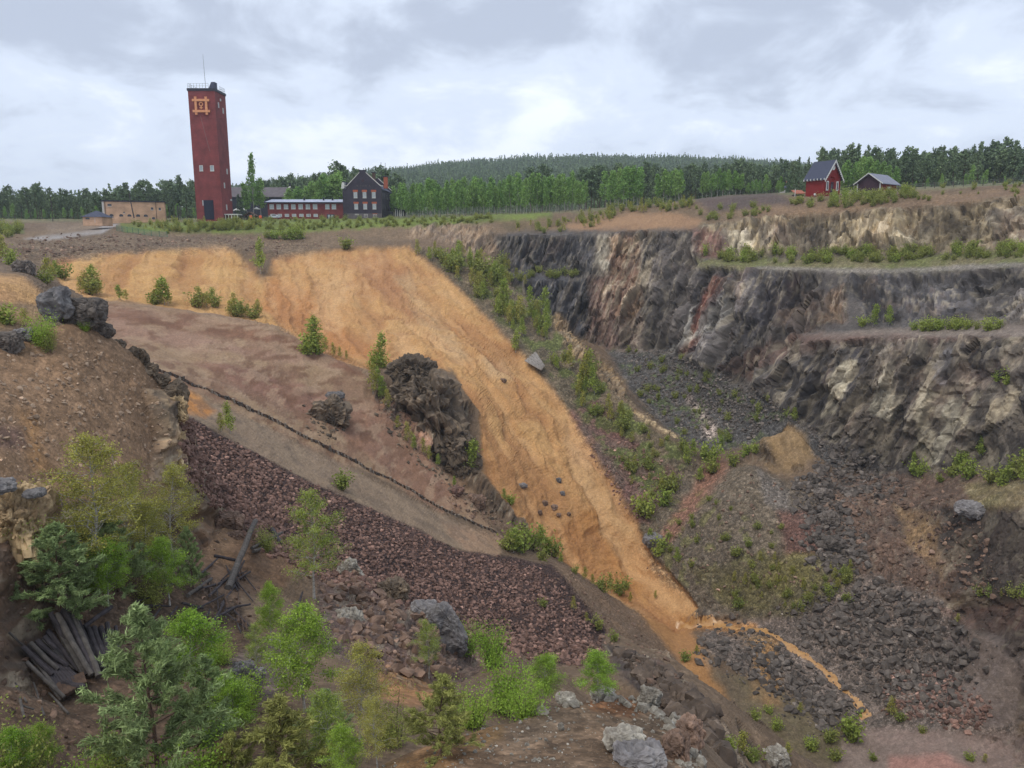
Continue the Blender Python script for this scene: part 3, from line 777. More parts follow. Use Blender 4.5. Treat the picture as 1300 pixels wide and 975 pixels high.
def grid_mesh(name, V, nr, nc, col, mat, smooth=False):
    me = bpy.data.meshes.new(name)
    i = np.arange(nr * nc).reshape(nr, nc)
    f = np.stack([i[:-1, :-1], i[:-1, 1:], i[1:, 1:], i[1:, :-1]], axis=-1).reshape(-1, 4)
    me.vertices.add(len(V)); me.vertices.foreach_set('co', np.asarray(V, np.float32).ravel())
    me.loops.add(f.size); me.loops.foreach_set('vertex_index', f.astype(np.int32).ravel())
    me.polygons.add(len(f))
    me.polygons.foreach_set('loop_start', np.arange(0, f.size, 4, dtype=np.int32))
    me.polygons.foreach_set('loop_total', np.full(len(f), 4, np.int32))
    me.update(calc_edges=True)
    if col is not None:
        ca = me.color_attributes.new('Col', 'FLOAT_COLOR', 'POINT')
        ca.data.foreach_set('color', (col if col.shape[1] == 4 else np.concatenate([col, np.ones((len(col), 1))], axis=1)).astype(np.float32).ravel())
    me.polygons.foreach_set('use_smooth', np.full(len(f), bool(smooth)))
    me.materials.append(mat)
    return me
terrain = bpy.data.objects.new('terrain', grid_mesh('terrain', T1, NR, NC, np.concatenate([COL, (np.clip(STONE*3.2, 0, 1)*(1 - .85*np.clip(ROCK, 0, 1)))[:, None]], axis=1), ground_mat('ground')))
terrain['kind'] = 'structure'
C.objects.link(terrain)
bpy.context.view_layer.update()

# ------------------------------------------------------------------ placing and building helpers
from mathutils.bvhtree import BVHTree
TREE = BVHTree.FromObject(terrain, bpy.context.evaluated_depsgraph_get())
def hit(x, y):
    """the point of the ground seen at a place of the photograph"""
    return TREE.ray_cast(Vector((0, 0, 0)), ray(x, y))[0]
def ground(X, Y):
    loc = TREE.ray_cast(Vector((X, Y, 400)), Vector((0, 0, -1)))[0]
    return loc.z if loc is not None else float(height(np.array([X]), np.array([Y]))[0])
def px_size(p):
    """metres per photograph pixel at a point"""
    return (p[1] * CP - p[2] * SP) / FPX
def tag(o, label, cat, group=None, kind=None):
    o['label'] = label
    o['category'] = cat
    if group: o['group'] = group
    if kind: o['kind'] = kind
    return o
def thing(name, label, cat, loc=(0, 0, 0), rz=0.0, group=None):
    o = bpy.data.objects.new(name, None)
    o.empty_display_size = .3
    o.location = loc
    o.rotation_euler = (0, 0, rz)
    C.objects.link(o)
    return tag(o, label, cat, group)
class MB:
    def __init__(s):
        s.v, s.f = [], []
    def add(s, vs, fs):
        b = len(s.v)
        s.v += [tuple(q) for q in vs]
        s.f += [tuple(b + i for i in f) for f in fs]
        return s
    def box(s, x0, x1, y0, y1, z0, z1):
        return s.add([(x0,y0,z0),(x1,y0,z0),(x1,y1,z0),(x0,y1,z0),(x0,y0,z1),(x1,y0,z1),(x1,y1,z1),(x0,y1,z1)],
                     [(0,3,2,1),(4,5,6,7),(0,1,5,4),(1,2,6,5),(2,3,7,6),(3,0,4,7)])
    def prism(s, pts, axis, a, b):
        """outline in the two other axes, swept from a to b"""
        n = len(pts)
        def mk(p, t):
            return {'x': (t, p[0], p[1]), 'y': (p[0], t, p[1]), 'z': (p[0], p[1], t)}[axis]
        vs = [mk(p, a) for p in pts] + [mk(p, b) for p in pts]
        fs = [tuple(range(n))[::-1], tuple(range(n, 2*n))] + [(i, (i+1) % n, n + (i+1) % n, n + i) for i in range(n)]
        return s.add(vs, fs)
    def tube(s, pts, r, n=8, caps=True):
        pts = [Vector(p) for p in pts]
        rr = r if isinstance(r, (list, tuple, np.ndarray)) else [r] * len(pts)
        rings, vs = [], []
        for i, p in enumerate(pts):
            d = (pts[min(i+1, len(pts)-1)] - pts[max(i-1, 0)]).normalized()
            u = d.orthogonal().normalized() if i == 0 else (u - d * u.dot(d)).normalized()
            w = d.cross(u)
            rings.append(list(range(len(vs), len(vs)+n)))
            vs += [p + (u * math.cos(2*math.pi*k/n) + w * math.sin(2*math.pi*k/n)) * rr[i] for k in range(n)]
        fs = []
        for a, b in zip(rings, rings[1:]):
            fs += [(a[k], a[(k+1) % n], b[(k+1) % n], b[k]) for k in range(n)]
        if caps:
            fs += [tuple(rings[0][::-1]), tuple(rings[-1])]
        return s.add(vs, fs)
    def beam(s, a, b, w, h):
        a, b = Vector(a), Vector(b)
        d = (b - a).normalized()
        u = d.cross(Vector((0, 0, 1)))
        u = u.normalized() if u.length > 1e-3 else Vector((1, 0, 0))
        t = u.cross(d)
        vs = [p + u*sx*w/2 + t*sz*h/2 for p in (a, b) for sx, sz in ((-1,-1),(1,-1),(1,1),(-1,1))]
        return s.add(vs, [(3,2,1,0),(4,5,6,7),(0,1,5,4),(1,2,6,5),(2,3,7,6),(3,0,4,7)])
    def build(s, name, mat, parent=None, smooth=False):
        me = bpy.data.meshes.new(name)
        me.from_pydata(s.v, [], s.f)
        bm = bmesh.new(); bm.from_mesh(me); bmesh.ops.recalc_face_normals(bm, faces=bm.faces); bm.to_mesh(me); bm.free()
        if smooth:
            me.polygons.foreach_set('use_smooth', np.ones(len(me.polygons), bool))
        me.materials.append(mat)
        o = bpy.data.objects.new(name, me)
        C.objects.link(o)
        if parent: o.parent = parent
        return o
def ladd(nt, t, **kw):
    n = nt.nodes.new(t)
    for k_, v_ in kw.items(): setattr(n, k_, v_)
    return n
def mat(name, c, c2=None, scale=2.0, rough=.85, bump=.3, spec=.3, stretch=(1, 1, 1), detail=6, metallic=0):
    """weathered paint, wood, metal: two tones of the same stuff in uneven patches, with a little relief"""
    m, nt, b = nodes_mat(name)
    c = lin(c); c2 = lin(c2) if c2 is not None else c * .72
    tc = ladd(nt, 'ShaderNodeTexCoord'); mp = ladd(nt, 'ShaderNodeMapping')
    mp.inputs['Scale'].default_value = stretch
    nt.links.new(tc.outputs['Object'], mp.inputs[0])
    n = ladd(nt, 'ShaderNodeTexNoise'); n.inputs['Scale'].default_value = scale; n.inputs['Detail'].default_value = detail; n.inputs['Roughness'].default_value = .62
    nt.links.new(mp.outputs[0], n.inputs['Vector'])
    r = ladd(nt, 'ShaderNodeValToRGB')
    r.color_ramp.elements[0].position = .36; r.color_ramp.elements[0].color = (*c2, 1)
    r.color_ramp.elements[1].position = .64; r.color_ramp.elements[1].color = (*c, 1)
    nt.links.new(n.outputs['Fac'], r.inputs[0])
    nt.links.new(r.outputs[0], b.inputs['Base Color'])
    if bump:
        bp = ladd(nt, 'ShaderNodeBump'); bp.inputs['Strength'].default_value = bump; bp.inputs['Distance'].default_value = .05
        nt.links.new(n.outputs['Fac'], bp.inputs['Height']); nt.links.new(bp.outputs[0], b.inputs['Normal'])
    b.inputs['Roughness'].default_value = rough
    b.inputs['Specular IOR Level'].default_value = spec
    b.inputs['Metallic'].default_value = metallic
    return m
def brick_mat(name, c1, c2, mortar, bw=.5, bh=.16, msize=.012):
    m, nt, b = nodes_mat(name)
    tc = ladd(nt, 'ShaderNodeTexCoord')
    sp = ladd(nt, 'ShaderNodeSeparateXYZ'); nt.links.new(tc.outputs['Object'], sp.inputs[0])
    ad = ladd(nt, 'ShaderNodeMath', operation='ADD'); nt.links.new(sp.outputs[0], ad.inputs[0]); nt.links.new(sp.outputs[1], ad.inputs[1])
    cb = ladd(nt, 'ShaderNodeCombineXYZ'); nt.links.new(ad.outputs[0], cb.inputs[0]); nt.links.new(sp.outputs[2], cb.inputs[1])
    br = ladd(nt, 'ShaderNodeTexBrick')
    br.inputs['Scale'].default_value = 1.0
    br.inputs['Brick Width'].default_value = bw; br.inputs['Row Height'].default_value = bh; br.inputs['Mortar Size'].default_value = msize
    br.inputs['Color1'].default_value = (*lin(c1), 1); br.inputs['Color2'].default_value = (*lin(c2), 1); br.inputs['Mortar'].default_value = (*lin(mortar), 1)
    nt.links.new(cb.outputs[0], br.inputs['Vector'])
    n = ladd(nt, 'ShaderNodeTexNoise'); n.inputs['Scale'].default_value = .35; n.inputs['Detail'].default_value = 6
    nt.links.new(tc.outputs['Object'], n.inputs['Vector'])
    mr = ladd(nt, 'ShaderNodeMapRange'); mr.inputs['From Min'].default_value = .3; mr.inputs['From Max'].default_value = .7
    mr.inputs['To Min'].default_value = .74; mr.inputs['To Max'].default_value = 1.26
    nt.links.new(n.outputs['Fac'], mr.inputs[0])
    sc = ladd(nt, 'ShaderNodeVectorMath', operation='SCALE')
    nt.links.new(br.outputs[0], sc.inputs[0]); nt.links.new(mr.outputs[0], sc.inputs['Scale'])
    nt.links.new(sc.outputs[0], b.inputs['Base Color'])
    b.inputs['Roughness'].default_value = .9
    return m
def glass_mat(name, c):
    m, nt, b = nodes_mat(name)
    b.inputs['Base Color'].default_value = (*lin(c), 1)
    b.inputs['Roughness'].default_value = .12
    b.inputs['Specular IOR Level'].default_value = .6
    return m
M = {}
M['tower_brick'] = brick_mat('red tower brick', (126,54,52), (108,46,46), (122,72,70))
M['dark_brick'] = brick_mat('black slag brick', (56,50,62), (44,40,52), (66,62,70), .6, .3, .02)
M['beige_brick'] = brick_mat('pale brick', (196,158,128), (182,144,116), (190,165,140))
M['red_board'] = mat('red painted boards', (134,38,34), (112,32,30), 1.2, stretch=(6, 6, .5))
M['barn_board'] = mat('dark weathered boards', (72,48,56), (54,40,48), 1.2, stretch=(6, 6, .5))
M['white'] = mat('white paint', (214,214,208), (190,190,186), 2)
M['dark_metal'] = mat('dark metal', (48,50,60), (36,38,46), 2, .6)
M['door_blue'] = mat('dark blue door paint', (36,40,58), (30,34,48), 1)
M['copper'] = mat('copper coloured metal', (214,150,106), (196,132,92), 1.5, .6)
M['slate_roof'] = mat('dark slate roof', (70,74,92), (58,62,78), 1.5, .7, stretch=(1, 4, 1))
M['tin_roof'] = mat('pale tin roof', (176,182,200), (150,156,176), .6, .5, stretch=(3, .4, 1))
M['grey_roof'] = mat('grey brown roof', (104,98,100), (88,82,84), .6)
M['barn_roof'] = mat('barn tin roof', (128,130,142), (110,112,126), .8, .6)
M['orange_tile'] = mat('orange roof tile', (178,112,88), (150,92,76), 2)
M['brick_orange'] = mat('orange brick', (176,98,70), (150,80,58), 3)
M['window'] = glass_mat('window glass', (150,160,166))
M['dark_glass'] = glass_mat('dark window', (38,42,48))
M['pale_pane'] = mat('pale window pane', (178,186,190), (150,160,168), 1.5, .4, bump=0)  # panes in flat pale tones
M['grey_wood'] = mat('weathered grey wood', (98,92,86), (66,62,60), 3, stretch=(1, 1, .25))
M['dark_wood'] = mat('dark old timber', (74,68,70), (48,44,46), 3, stretch=(1, 1, .3))
M['brown_wood'] = mat('brown rotten wood', (98,78,64), (66,52,44), 3)
M['orange_plastic'] = mat('orange plastic', (226,104,62), (210,92,54), 2, .5)
M['green_net'] = mat('green plastic net', (86,122,98), (70,104,84), 2)
M['car_paint'] = mat('silver car paint', (186,190,196), (176,180,188), 1, .3, bump=0, spec=.5)
M['tyre'] = mat('tyre rubber', (28,28,30), None, 3)
M['wire'] = mat('fence wire', (128,134,130), (110,116,112), 3, .6)
M['plaster'] = mat('white render', (196,192,186), (180,176,170), 1)

def frame_at(x, y, Y):
    p = P(x, y, Y)
    return p, px_size(p)
def window(parent, x0, x1, z0, z1, yf, frame='white', pane='pale_pane', side='y', bar=True, sill=True, t=.12):
    """a window set in a wall; 'y': wall faces -y at depth yf, 'x': wall faces +x at x = yf"""
    fr = MB(); f = min(.14, .16 * (x1 - x0))
    def bx(mb, a0, a1, b0, b1, d0, d1):
        if side == 'y': mb.box(a0, a1, yf - d1, yf - d0, b0, b1)
        else: mb.box(yf + d0, yf + d1, a0, a1, b0, b1)
    bx(fr, x0, x0+f, z0, z1, -.03, t); bx(fr, x1-f, x1, z0, z1, -.03, t)
    bx(fr, x0+f, x1-f, z0, z0+f, -.03, t); bx(fr, x0+f, x1-f, z1-f, z1, -.03, t)
    if bar:
        xm = (x0+x1)/2
        bx(fr, xm-.04, xm+.04, z0+f, z1-f, .025, t*.8)
        bx(fr, x0+f, xm-.04, z0+(z1-z0)*.62, z0+(z1-z0)*.62+.07, .025, t*.8)
        bx(fr, xm+.04, x1-f, z0+(z1-z0)*.62, z0+(z1-z0)*.62+.07, .025, t*.8)
    w = fr.build('window', M[frame], parent)
    pn = MB(); bx(pn, x0+f, x1-f, z0+f, z1-f, -.02, .02)
    pn.build('pane', M[pane], w)
    if sill:
        sl = MB(); bx(sl, x0-.08, x1+.08, z0-.1, z0-.003, 0.004, t+.1)
        sl.build('sill', M[frame], w)
    return w

# ------------------------------------------------------------------ mine tower
def mine_tower():
    p, s = frame_at(250.2, 278, 300)
    W, Dp = 9.9, 11.0
    gz = ground(p[0] + W/2, 305)
    z0 = min(p[2], gz) - 1.0
    t = thing('mine_tower', 'tall red brick mine tower with copper emblem and roof railing on the pit rim', 'tower', (p[0], p[1], z0))
    H = P(250, 112, 300)[2] - z0
    o = p[2] - z0
    wl_ = MB().box(0, W, 0, Dp, 0, H - .9)
    wl_.build('wall', M['tower_brick'], t)
    cap = MB().box(-.25, W+.25, -.25, Dp+.25, H-.9, H)
    cap.build('cornice', M['dark_metal'], t)
    def zpx(y): return P(255, y, 300)[2] - z0
    def xpx(x, y): return P(x, y, 300)[0] - p[0]
    # emblem: four crossing beams round a circle with a cross below it
    xc, zc_ = xpx(255.6, 134), zpx(134.3)
    em = MB(); hw = 3.2; b = .42; off = 1.95; yf = -.16
    for sx in (-1, 1):
        em.box(xc+sx*off-b, xc+sx*off+b, yf-.3, yf+.3 - .16, zc_-hw, zc_+hw)
    fr = em.build('emblem', M['copper'], t)
    e2 = MB()
    for sz in (-1, 1):
        e2.box(xc-hw, xc+hw, yf-.38, yf+.13, zc_+sz*off-b, zc_+sz*off+b)
    e2.build('crossbeam', M['copper'], fr)
    rg = MB(); n = 28
    ro, ri, cz = .78, .44, zc_ + .55
    vs, fs = [], []
    for k in range(n):
        a = 2*math.pi*k/n
        for r_, y_ in ((ro, -.02), (ro, -.34), (ri, -.34), (ri, -.02)):
            vs.append((xc + r_*math.cos(a), y_, cz + r_*math.sin(a)))
    for k in range(n):
        j = (k+1) % n
        for q in range(4):
            fs.append((k*4+q, j*4+q, j*4+(q+1) % 4, k*4+(q+1) % 4))
    rg.add(vs, fs)
    rg.box(xc-.19, xc+.19, -.33, -.02, cz-1.75, cz-ro+.05)
    rg.box(xc-.62, xc-.19, -.33, -.02, cz-1.42, cz-1.06); rg.box(xc+.19, xc+.62, -.33, -.02, cz-1.42, cz-1.06)
    rg.build('symbol', M['copper'], fr)
    for xa, xb, ya, yb in ((253.2,257.7,210,217.2), (266.8,271.6,210,217.2)):
        window(t, xpx(xa, 213), xpx(xb, 213), zpx(yb), zpx(ya), 0, pane='window', bar=False)
    door = MB().box(xpx(259.2,266), xpx(271.5,266), -.08, .2, o-.2, zpx(254))
    d = door.build('door', M['door_blue'], t)
    MB().box(xpx(260.5,267)+.5, xpx(270,267)-.5, -.14, -.083, zpx(266.8), zpx(266.2)).build('crossbar', M['dark_metal'], d)
    MB().box(xpx(257.2,260), xpx(258.4,260), -.06, .2, zpx(261), zpx(254.3)).build('side_window', M['pale_pane'], t)
    # windows of the right side: (share of depth, y of the middle, height in pixels)
    for sh, ya, yb in ((.28,128,135), (.68,133,140), (.5,122,125), (.68,212,219), (.34,231,238), (.42,259,266)):
        window(t, Dp*sh-.5, Dp*sh+.5, zpx(yb), zpx(ya), W, pane='pale_pane', side='x', bar=False, sill=False)
    for yb in (148, 160, 172, 184, 196):
        MB().box(W+.003, W+.05, 2, Dp-2, zpx(yb), zpx(yb)+.12).build('ledge', M['tower_brick'], t)
    MB().tube([(W+.2, Dp*.8, zpx(252.5)), (W+.7, Dp*.8, zpx(252.5))], .3).build('lamp', M['white'], t)
    rl = MB()
    zr = H
    def rail(a, b, n_):
        for k in range(n_ + 1):
            q = Vector(a).lerp(Vector(b), k / n_)
            rl.tube([q, q + Vector((0, 0, 1.7))], .05, 5)
        for h_ in (.85, 1.7):
            rl.tube([Vector(a) + Vector((0,0,h_)), Vector(b) + Vector((0,0,h_))], .04, 5)
    rail((0.1,0.1,zr), (W*.78,0.1,zr), 7); rail((0.1,0.1,zr), (0.1,Dp-.1,zr), 6); rail((0.1,Dp-.1,zr), (W-.1,Dp-.1,zr), 7); rail((W-.1,Dp*.5,zr), (W-.1,Dp-.1,zr), 4)
    rl.build('railing', M['wire'], t)
    hd = MB().prism([(W-2.6, H), (W-.1, H), (W-.1, H+2.4), (W-1.4, H+2.4)], 'y', 1.0, 3.4)
    hd.build('roof_hood', M['slate_roof'], t)
    MB().tube([(W*.66, .5, H), (W*.64, .5, H+12.0)], [.09, .03], 6).build('antenna', M['dark_metal'], t)
    MB().tube([(xc-.6, -.05, zc_-hw-.3), (xc+2.0, -.05, zpx(192))], .04, 4).build('lightning_cable', M['wire'], t)
    # low porch against the right side
    q = MB()
    q.box(W+.01, W+5.2, 1.5, 6.5, o+1.6, o+1.95)
    pr = q.build('porch_roof', M['white'], t)
    for k in range(5):
        MB().box(W+.3+k*1.15, W+.55+k*1.15, 1.6, 1.85, o-.6, o+1.597).build('porch_post', M['white'], t)
    return t
mine_tower()

# ------------------------------------------------------------------ long red building
def red_wing():
    p, s = frame_at(340.5, 276.5, 315)
    t = thing('red_brick_building', 'long low red building with pale tin roof and two rows of white windows', 'building', p)
    def zp(y): return P(400, y, 315)[2] - p[2]
    def xp(x): return (x - 340.5) * s
    W = xp(444.3)
    H = zp(257.8)
    MB().box(0, W, 0, 9, -1.5, H).build('wall', M['tower_brick'], t)
    # shallow one-pitch roof with a deep front edge
    rf = MB().prism([(-1.0, H+.003), (-1.0, H+.35), (9.6, zp(251.5)), (9.6, zp(251.5)-.35)], 'x', -1.0, W-.3)
    r = rf.build('roof', M['tin_roof'], t)
    MB().box(-1.02, W-.28, -1.12, -1.003, H-.1, H+.36).build('gutter', M['dark_metal'], r)
    for xv in (382.5, 407.5, 419):
        MB().box(xp(xv)-.3, xp(xv)+.3, 5.5, 6.1, zp(254), zp(250)).build('vent', M['dark_metal'], r)
    for xz in (135,193,253,313,373,433,492,594,647):
        xc = xp(325 + xz/6.5)
        window(t, xc-.85, xc+.85, zp(265.4), zp(259.3), 0)
    for xz in (138,198,257,316,376,435,494):
        xc = xp(325 + xz/6.5)
        window(t, xc-.85, xc+.85, zp(275.3), zp(271.6), 0, bar=False, sill=False)
    xa, xb = xp(325+585/6.5), xp(325+650/6.5)
    d = MB().box(xa, xb, -.1, .1, -1.0, zp(272)).build('entrance', M['dark_glass'], t)
    for k in range(2):
        MB().box(xa+.5+k*1.3, xa+1.3+k*1.3, -.13, -.103, -.4, zp(272.8)).build('pane', M['window'], d)
    MB().box(0.01, W-.01, -.04, -.003, zp(268.6)-.1, zp(268.6)+.1).build('band', M['tower_brick'], t)
    for k in range(1, 4):
        MB().tube([(xp(341+k*26), -.09, 0), (xp(341+k*26), -.09, H)], .05, 6).build('downpipe', M['dark_metal'], t)
red_wing()

# ------------------------------------------------------------------ dark brick house with stepped gables
def dark_house():
    Yd = 312
    p, s = frame_at(441, 277, Yd)
    t = thing('dark_brick_house', 'dark brick three storey house with pale edged gable and orange window heads', 'house', p)
    def zp(y): return P(463, y, Yd)[2] - p[2]
    def xp(x): return (x - 441) * s
    W, L = xp(485.2), 28.0
    eav = zp(236.5); apex = zp(219.5); xm = xp(462.2); hw_ = 1.25
    MB().prism([(0, -1.5), (W, -1.5), (W, eav), (xm+hw_, apex), (xm+hw_, apex+.9), (xm-hw_, apex+.9), (xm-hw_, apex), (0, eav)], 'y', 0, .6).build('gable_wall', M['dark_brick'], t)
    MB().prism([(0.003, -1.5), (W-.003, -1.5), (W-.003, eav-1.2), (xm, apex-1.4), (0.003, eav-1.2)], 'y', .6, L).build('wall', M['dark_brick'], t)
    MB().prism([(0, -1.5), (W, -1.5), (W, eav), (xm+hw_, apex), (xm-hw_, apex), (0, eav)], 'y', L, L+.6).build('gable_wall', M['dark_brick'], t)
    sl = (apex - eav) / (W - xm)
    rf = MB().prism([(W+.35, eav-1.3), (W+.35, eav-1.0), (xm, apex-1.0), (-.35, eav-1.0), (-.35, eav-1.3), (xm, apex-1.35)], 'y', .603, L-.003)
    r = rf.build('roof', M['slate_roof'], t)
    for ya, yb in ((-.15, .75), (L-.1, L+.75)):
        MB().prism([(W+.7, eav), (W-.3, eav+.003), (xm+hw_+.004, apex+.004), (xm+hw_+.004, apex+.3), (W-.2, eav+.3), (W+.7, eav+.3)], 'y', ya, yb).build('coping', M['plaster'], t)
        MB().prism([(-.7, eav), (.3, eav+.003), (xm-hw_-.004, apex+.004), (xm-hw_-.004, apex+.3), (.2, eav+.3), (-.7, eav+.3)], 'y', ya, yb).build('coping', M['plaster'], t)
    MB().box(xm-hw_-.12, xm+hw_+.12, -.12, .72, apex+.903, apex+1.15).build('gable_cap', M['dark_metal'], t)
    # left wing with its own little gable end
    MB().box(-1.7, -.003, .8, 9, -1.5, zp(240)).build('wing_wall', M['dark_brick'], t)
    MB().prism([(-2.3, zp(239)), (-1.1, zp(239)), (-1.0, zp(231)), (-1.9, zp(231))], 'y', 1.2, 8).build('wing_gable', M['white'], t)
    MB().box(-1.75, -.9, 1.1, 8.1, zp(231)+.003, zp(229.6)).build('wing_cap', M['dark_metal'], t)
    MB().prism([(-1.0, zp(236)), (xm-1.5, zp(236)), (xm-1.5, zp(231.3)), (-1.0, zp(231.3))], 'y', 4.2, 7.6).build('wing_roof', M['slate_roof'], t)
    for xa, h_, y_ in ((470.8, 216.5, 9.0), (483.0, 220.5, 15)):
        kx = min(xp(xa), W-.5)
        c = MB().box(kx-.75 if h_ > 218 else kx-.55, kx+.8 if h_ > 218 else kx+.55, y_, y_+1.6, eav+.2, zp(h_))
        ch = c.build('chimney', M['brick_orange'] if h_ > 218 else M['brown_wood'], r)
        MB().box(kx-.95, kx+.95, y_-.12, y_+1.72, zp(h_)+.003, zp(h_)+.25).build('chimney_cap', M['dark_metal'], ch)
    for row, (ya, yb, hy) in enumerate(((243.8,251.4,241), (258.7,265.6,256.2), (271.8,276,271))):
        for k, xz in enumerate((452.4, 463.8, 475.4)):
            xc = xp(xz + row*.4)
            if row == 2 and k == 0:
                yb, ya = 273, 271.6
            elif row == 2:
                ya, yb = 271.8, 276
            w = window(t, xc-.72, xc+.72, zp(yb), zp(ya), 0, sill=row < 2, frame='plaster')
            if not (row == 2 and k < 2):
                MB().box(xc-1.0, xc+1.0, -.13, -.004, zp(ya)+.003, zp(hy)+.0).build('window_head', M['brick_orange'], w)
    # small marks on the gable: round medallion and a row of wall anchors
    md = MB(); md.tube([(xm, -.12, zp(229.2)), (xm, .05, zp(229.2))], .55, 16)
    md.build('medallion', M['barn_board'], t)
    for xa in (454.8, 459, 461.2, 463.4, 466, 470.3):
        an = MB(); an.box(xp(xa)-.13, xp(xa)+.13, -.06, -.004, zp(236.6), zp(234.9))
        if xa in (454.8, 470.3): an.box(xp(xa)+.128, xp(xa)+.5, -.06, -.004, zp(236.6)+.002, zp(236.1))
        an.build('wall_anchor', M['grey_wood'], t)
    MB().box(.01, W-.01, -.05, -.004, zp(240), zp(239.4)).build('string_course', M['dark_brick'], t)
    MB().box(.01, W-.01, -.08, -.004, -1.5, zp(271)).build('plinth', M['grey_roof'], t)
    MB().tube([(W-.1, -.12, -1), (W-.1, -.12, eav-.2)], .08, 6).build('downpipe', M['grey_wood'], t)
    for row, (za, zb) in enumerate(((zp(252), zp(244)), (zp(265.8), zp(259)), (zp(275.5), zp(272)))):
        for k in range(5):
            yc = 2.5 + k*5.4
            window(t, yc-.7, yc+.7, za, zb, W, side='x', frame='grey_wood', pane='window' if (row, k) != (0, 2) else 'pale_pane', bar=False, sill=False)
    return t
dark_house()
def annex():
    p, s = frame_at(501.5, 277, 322)
    t = thing('glazed_annex', 'small annex with white posts and a sloping dark roof beside the dark brick house', 'annex', p)
    W = 11.5 * s
    MB().box(.3, W-.1, .2, 5, -1, 3.4).build('wall', M['dark_metal'], t)
    MB().prism([(-.4, 4.2), (-.4, 3.9), (W+.4, 2.9), (W+.4, 3.2)], 'y', -.5, 5.5).build('roof', M['dark_metal'], t)
    for k in range(5):
        x = .3 + k*(W-.6)/4
        MB().box(x-.12, x+.12, -.05, .195, .6, 3.7 - k*.22).build('post', M['white'], t)
    MB().box(.1, W-.1, -.04, .19, .3, .597).build('sill', M['plaster'], t)
annex()

# ------------------------------------------------------------------ pale brick hall and small pavilion
def beige_hall():
    p, s = frame_at(131.5, 278.5, 300)
    t = thing('pale_brick_hall', 'pale brick flat roofed hall with dark openings left of the red tower', 'building', p, R(22))
    W, H = 21.7, 22.2 * s
    MB().box(0, W, 0, 12, -2, H).build('wall', M['beige_brick'], t)
    MB().box(-.3, W+.3, -.3, 12.3, H+.003, H+.5).build('roof', M['dark_metal'], t)
    MB().box(-.12, .55, -.14, -.003, -2, H-.01).build('corner_strip', M['plaster'], t)
    MB().box(.85, 1.0, -.1, -.003, -1, H-.01).build('downpipe', M['dark_wood'], t)
    def op(xz0, xz1, yz0, yz1, name, arch=False):
        x0, x1 = (xz0-400)/790*W, (xz1-400)/790*W
        z1, z0 = (380-yz0)/10*s, (380-yz1)/10*s
        if arch:
            n = 8; xm, hw = (x0+x1)/2, (x1-x0)/2
            pts = [(x0, z0), (x1, z0)] + [(xm+hw*math.cos(math.pi*k/n), z0+(z1-z0)*(.45+.55*math.sin(math.pi*k/n))) for k in range(n+1)]
            w = MB().prism(pts, 'y', -.06, .2).build(name, M['dark_glass'], t)
        else:
            w = MB().box(x0, x1, -.06, .2, z0, z1).build(name, M['dark_glass'], t)
            MB().box(x0-.1, x1+.1, -.14, -.063, z0-.2, z0-.003).build('sill', M['plaster'], w)
    op(465,515,188,212,'window'); op(1010,1040,222,252,'window'); op(1110,1137,225,255,'window'); op(655,672,282,298,'vent')
    for xc in (503, 625, 728, 838, 936):
        op(xc-25, xc+25, 312, 342, 'arched_window', True)
    op(1012,1056,345,372,'arched_window', True)
    x = (1075-400)/790*W
    MB().box(x-.07, x+.07, -.12, -.003, -1, H-.01).build('downpipe', M['dark_wood'], t)
beige_hall()
def pavilion():
    p, s = frame_at(105, 279, 268)
    t = thing('hip_roofed_hut', 'small pale hut with dark pyramid roof beside the pale brick hall', 'hut', p)
    W = 24.5*s
    MB().box(0, W, 0, 7, -2, 3.5*s).build('wall', M['beige_brick'], t)
    z, h = 3.5*s+.003, 8.3*s
    MB().add([(-.5,-.5,z),(W+.5,-.5,z),(W+.5,7.5,z),(-.5,7.5,z),(W/2,3.0,z+h),(W/2,4.0,z+h),(-.5,-.5,z+.15)][:6],
             [(0,1,4),(1,2,5,4),(2,3,5),(3,0,4,5),(3,2,1,0)]).build('roof', M['slate_roof'], t)
    MB().box(W*.16, W*.36, -.06, .2, .15, .7).build('window', M['dark_glass'], t)
    MB().box(W*.62, W*.64, -.05, -.003, -1, 3.4*s).build('corner_board', M['plaster'], t)
pavilion()

# ------------------------------------------------------------------ large hall behind the tower
def back_hall():
    p, s = frame_at(290, 268, 372)
    t = thing('grey_roofed_hall', 'large dark hall with broad grey roof behind the red tower and trees', 'building', p)
    W = 73*s
    zt, ze = 30*s, 17*s
    MB().box(0, W, 0, 16, -3, ze).build('wall', M['dark_metal'], t)
    rf = MB().prism([(-.8, ze+.003), (-.8, ze+.3), (8, zt+.3), (16.8, ze+.3), (16.8, ze+.003)], 'x', -.5, W+.5).build('roof', M['grey_roof'], t)
    MB().prism([(-1.0, ze+.32), (-1.0, ze+.6), (8, zt+.9), (8, zt+.32)], 'x', W-.1, W+.7).build('gable_edge', M['plaster'], rf)
    MB().box(W-.2, W+.6, 7.4, 8.6, zt+.95, zt+2.2).build('chimney', M['dark_metal'], rf)
back_hall()

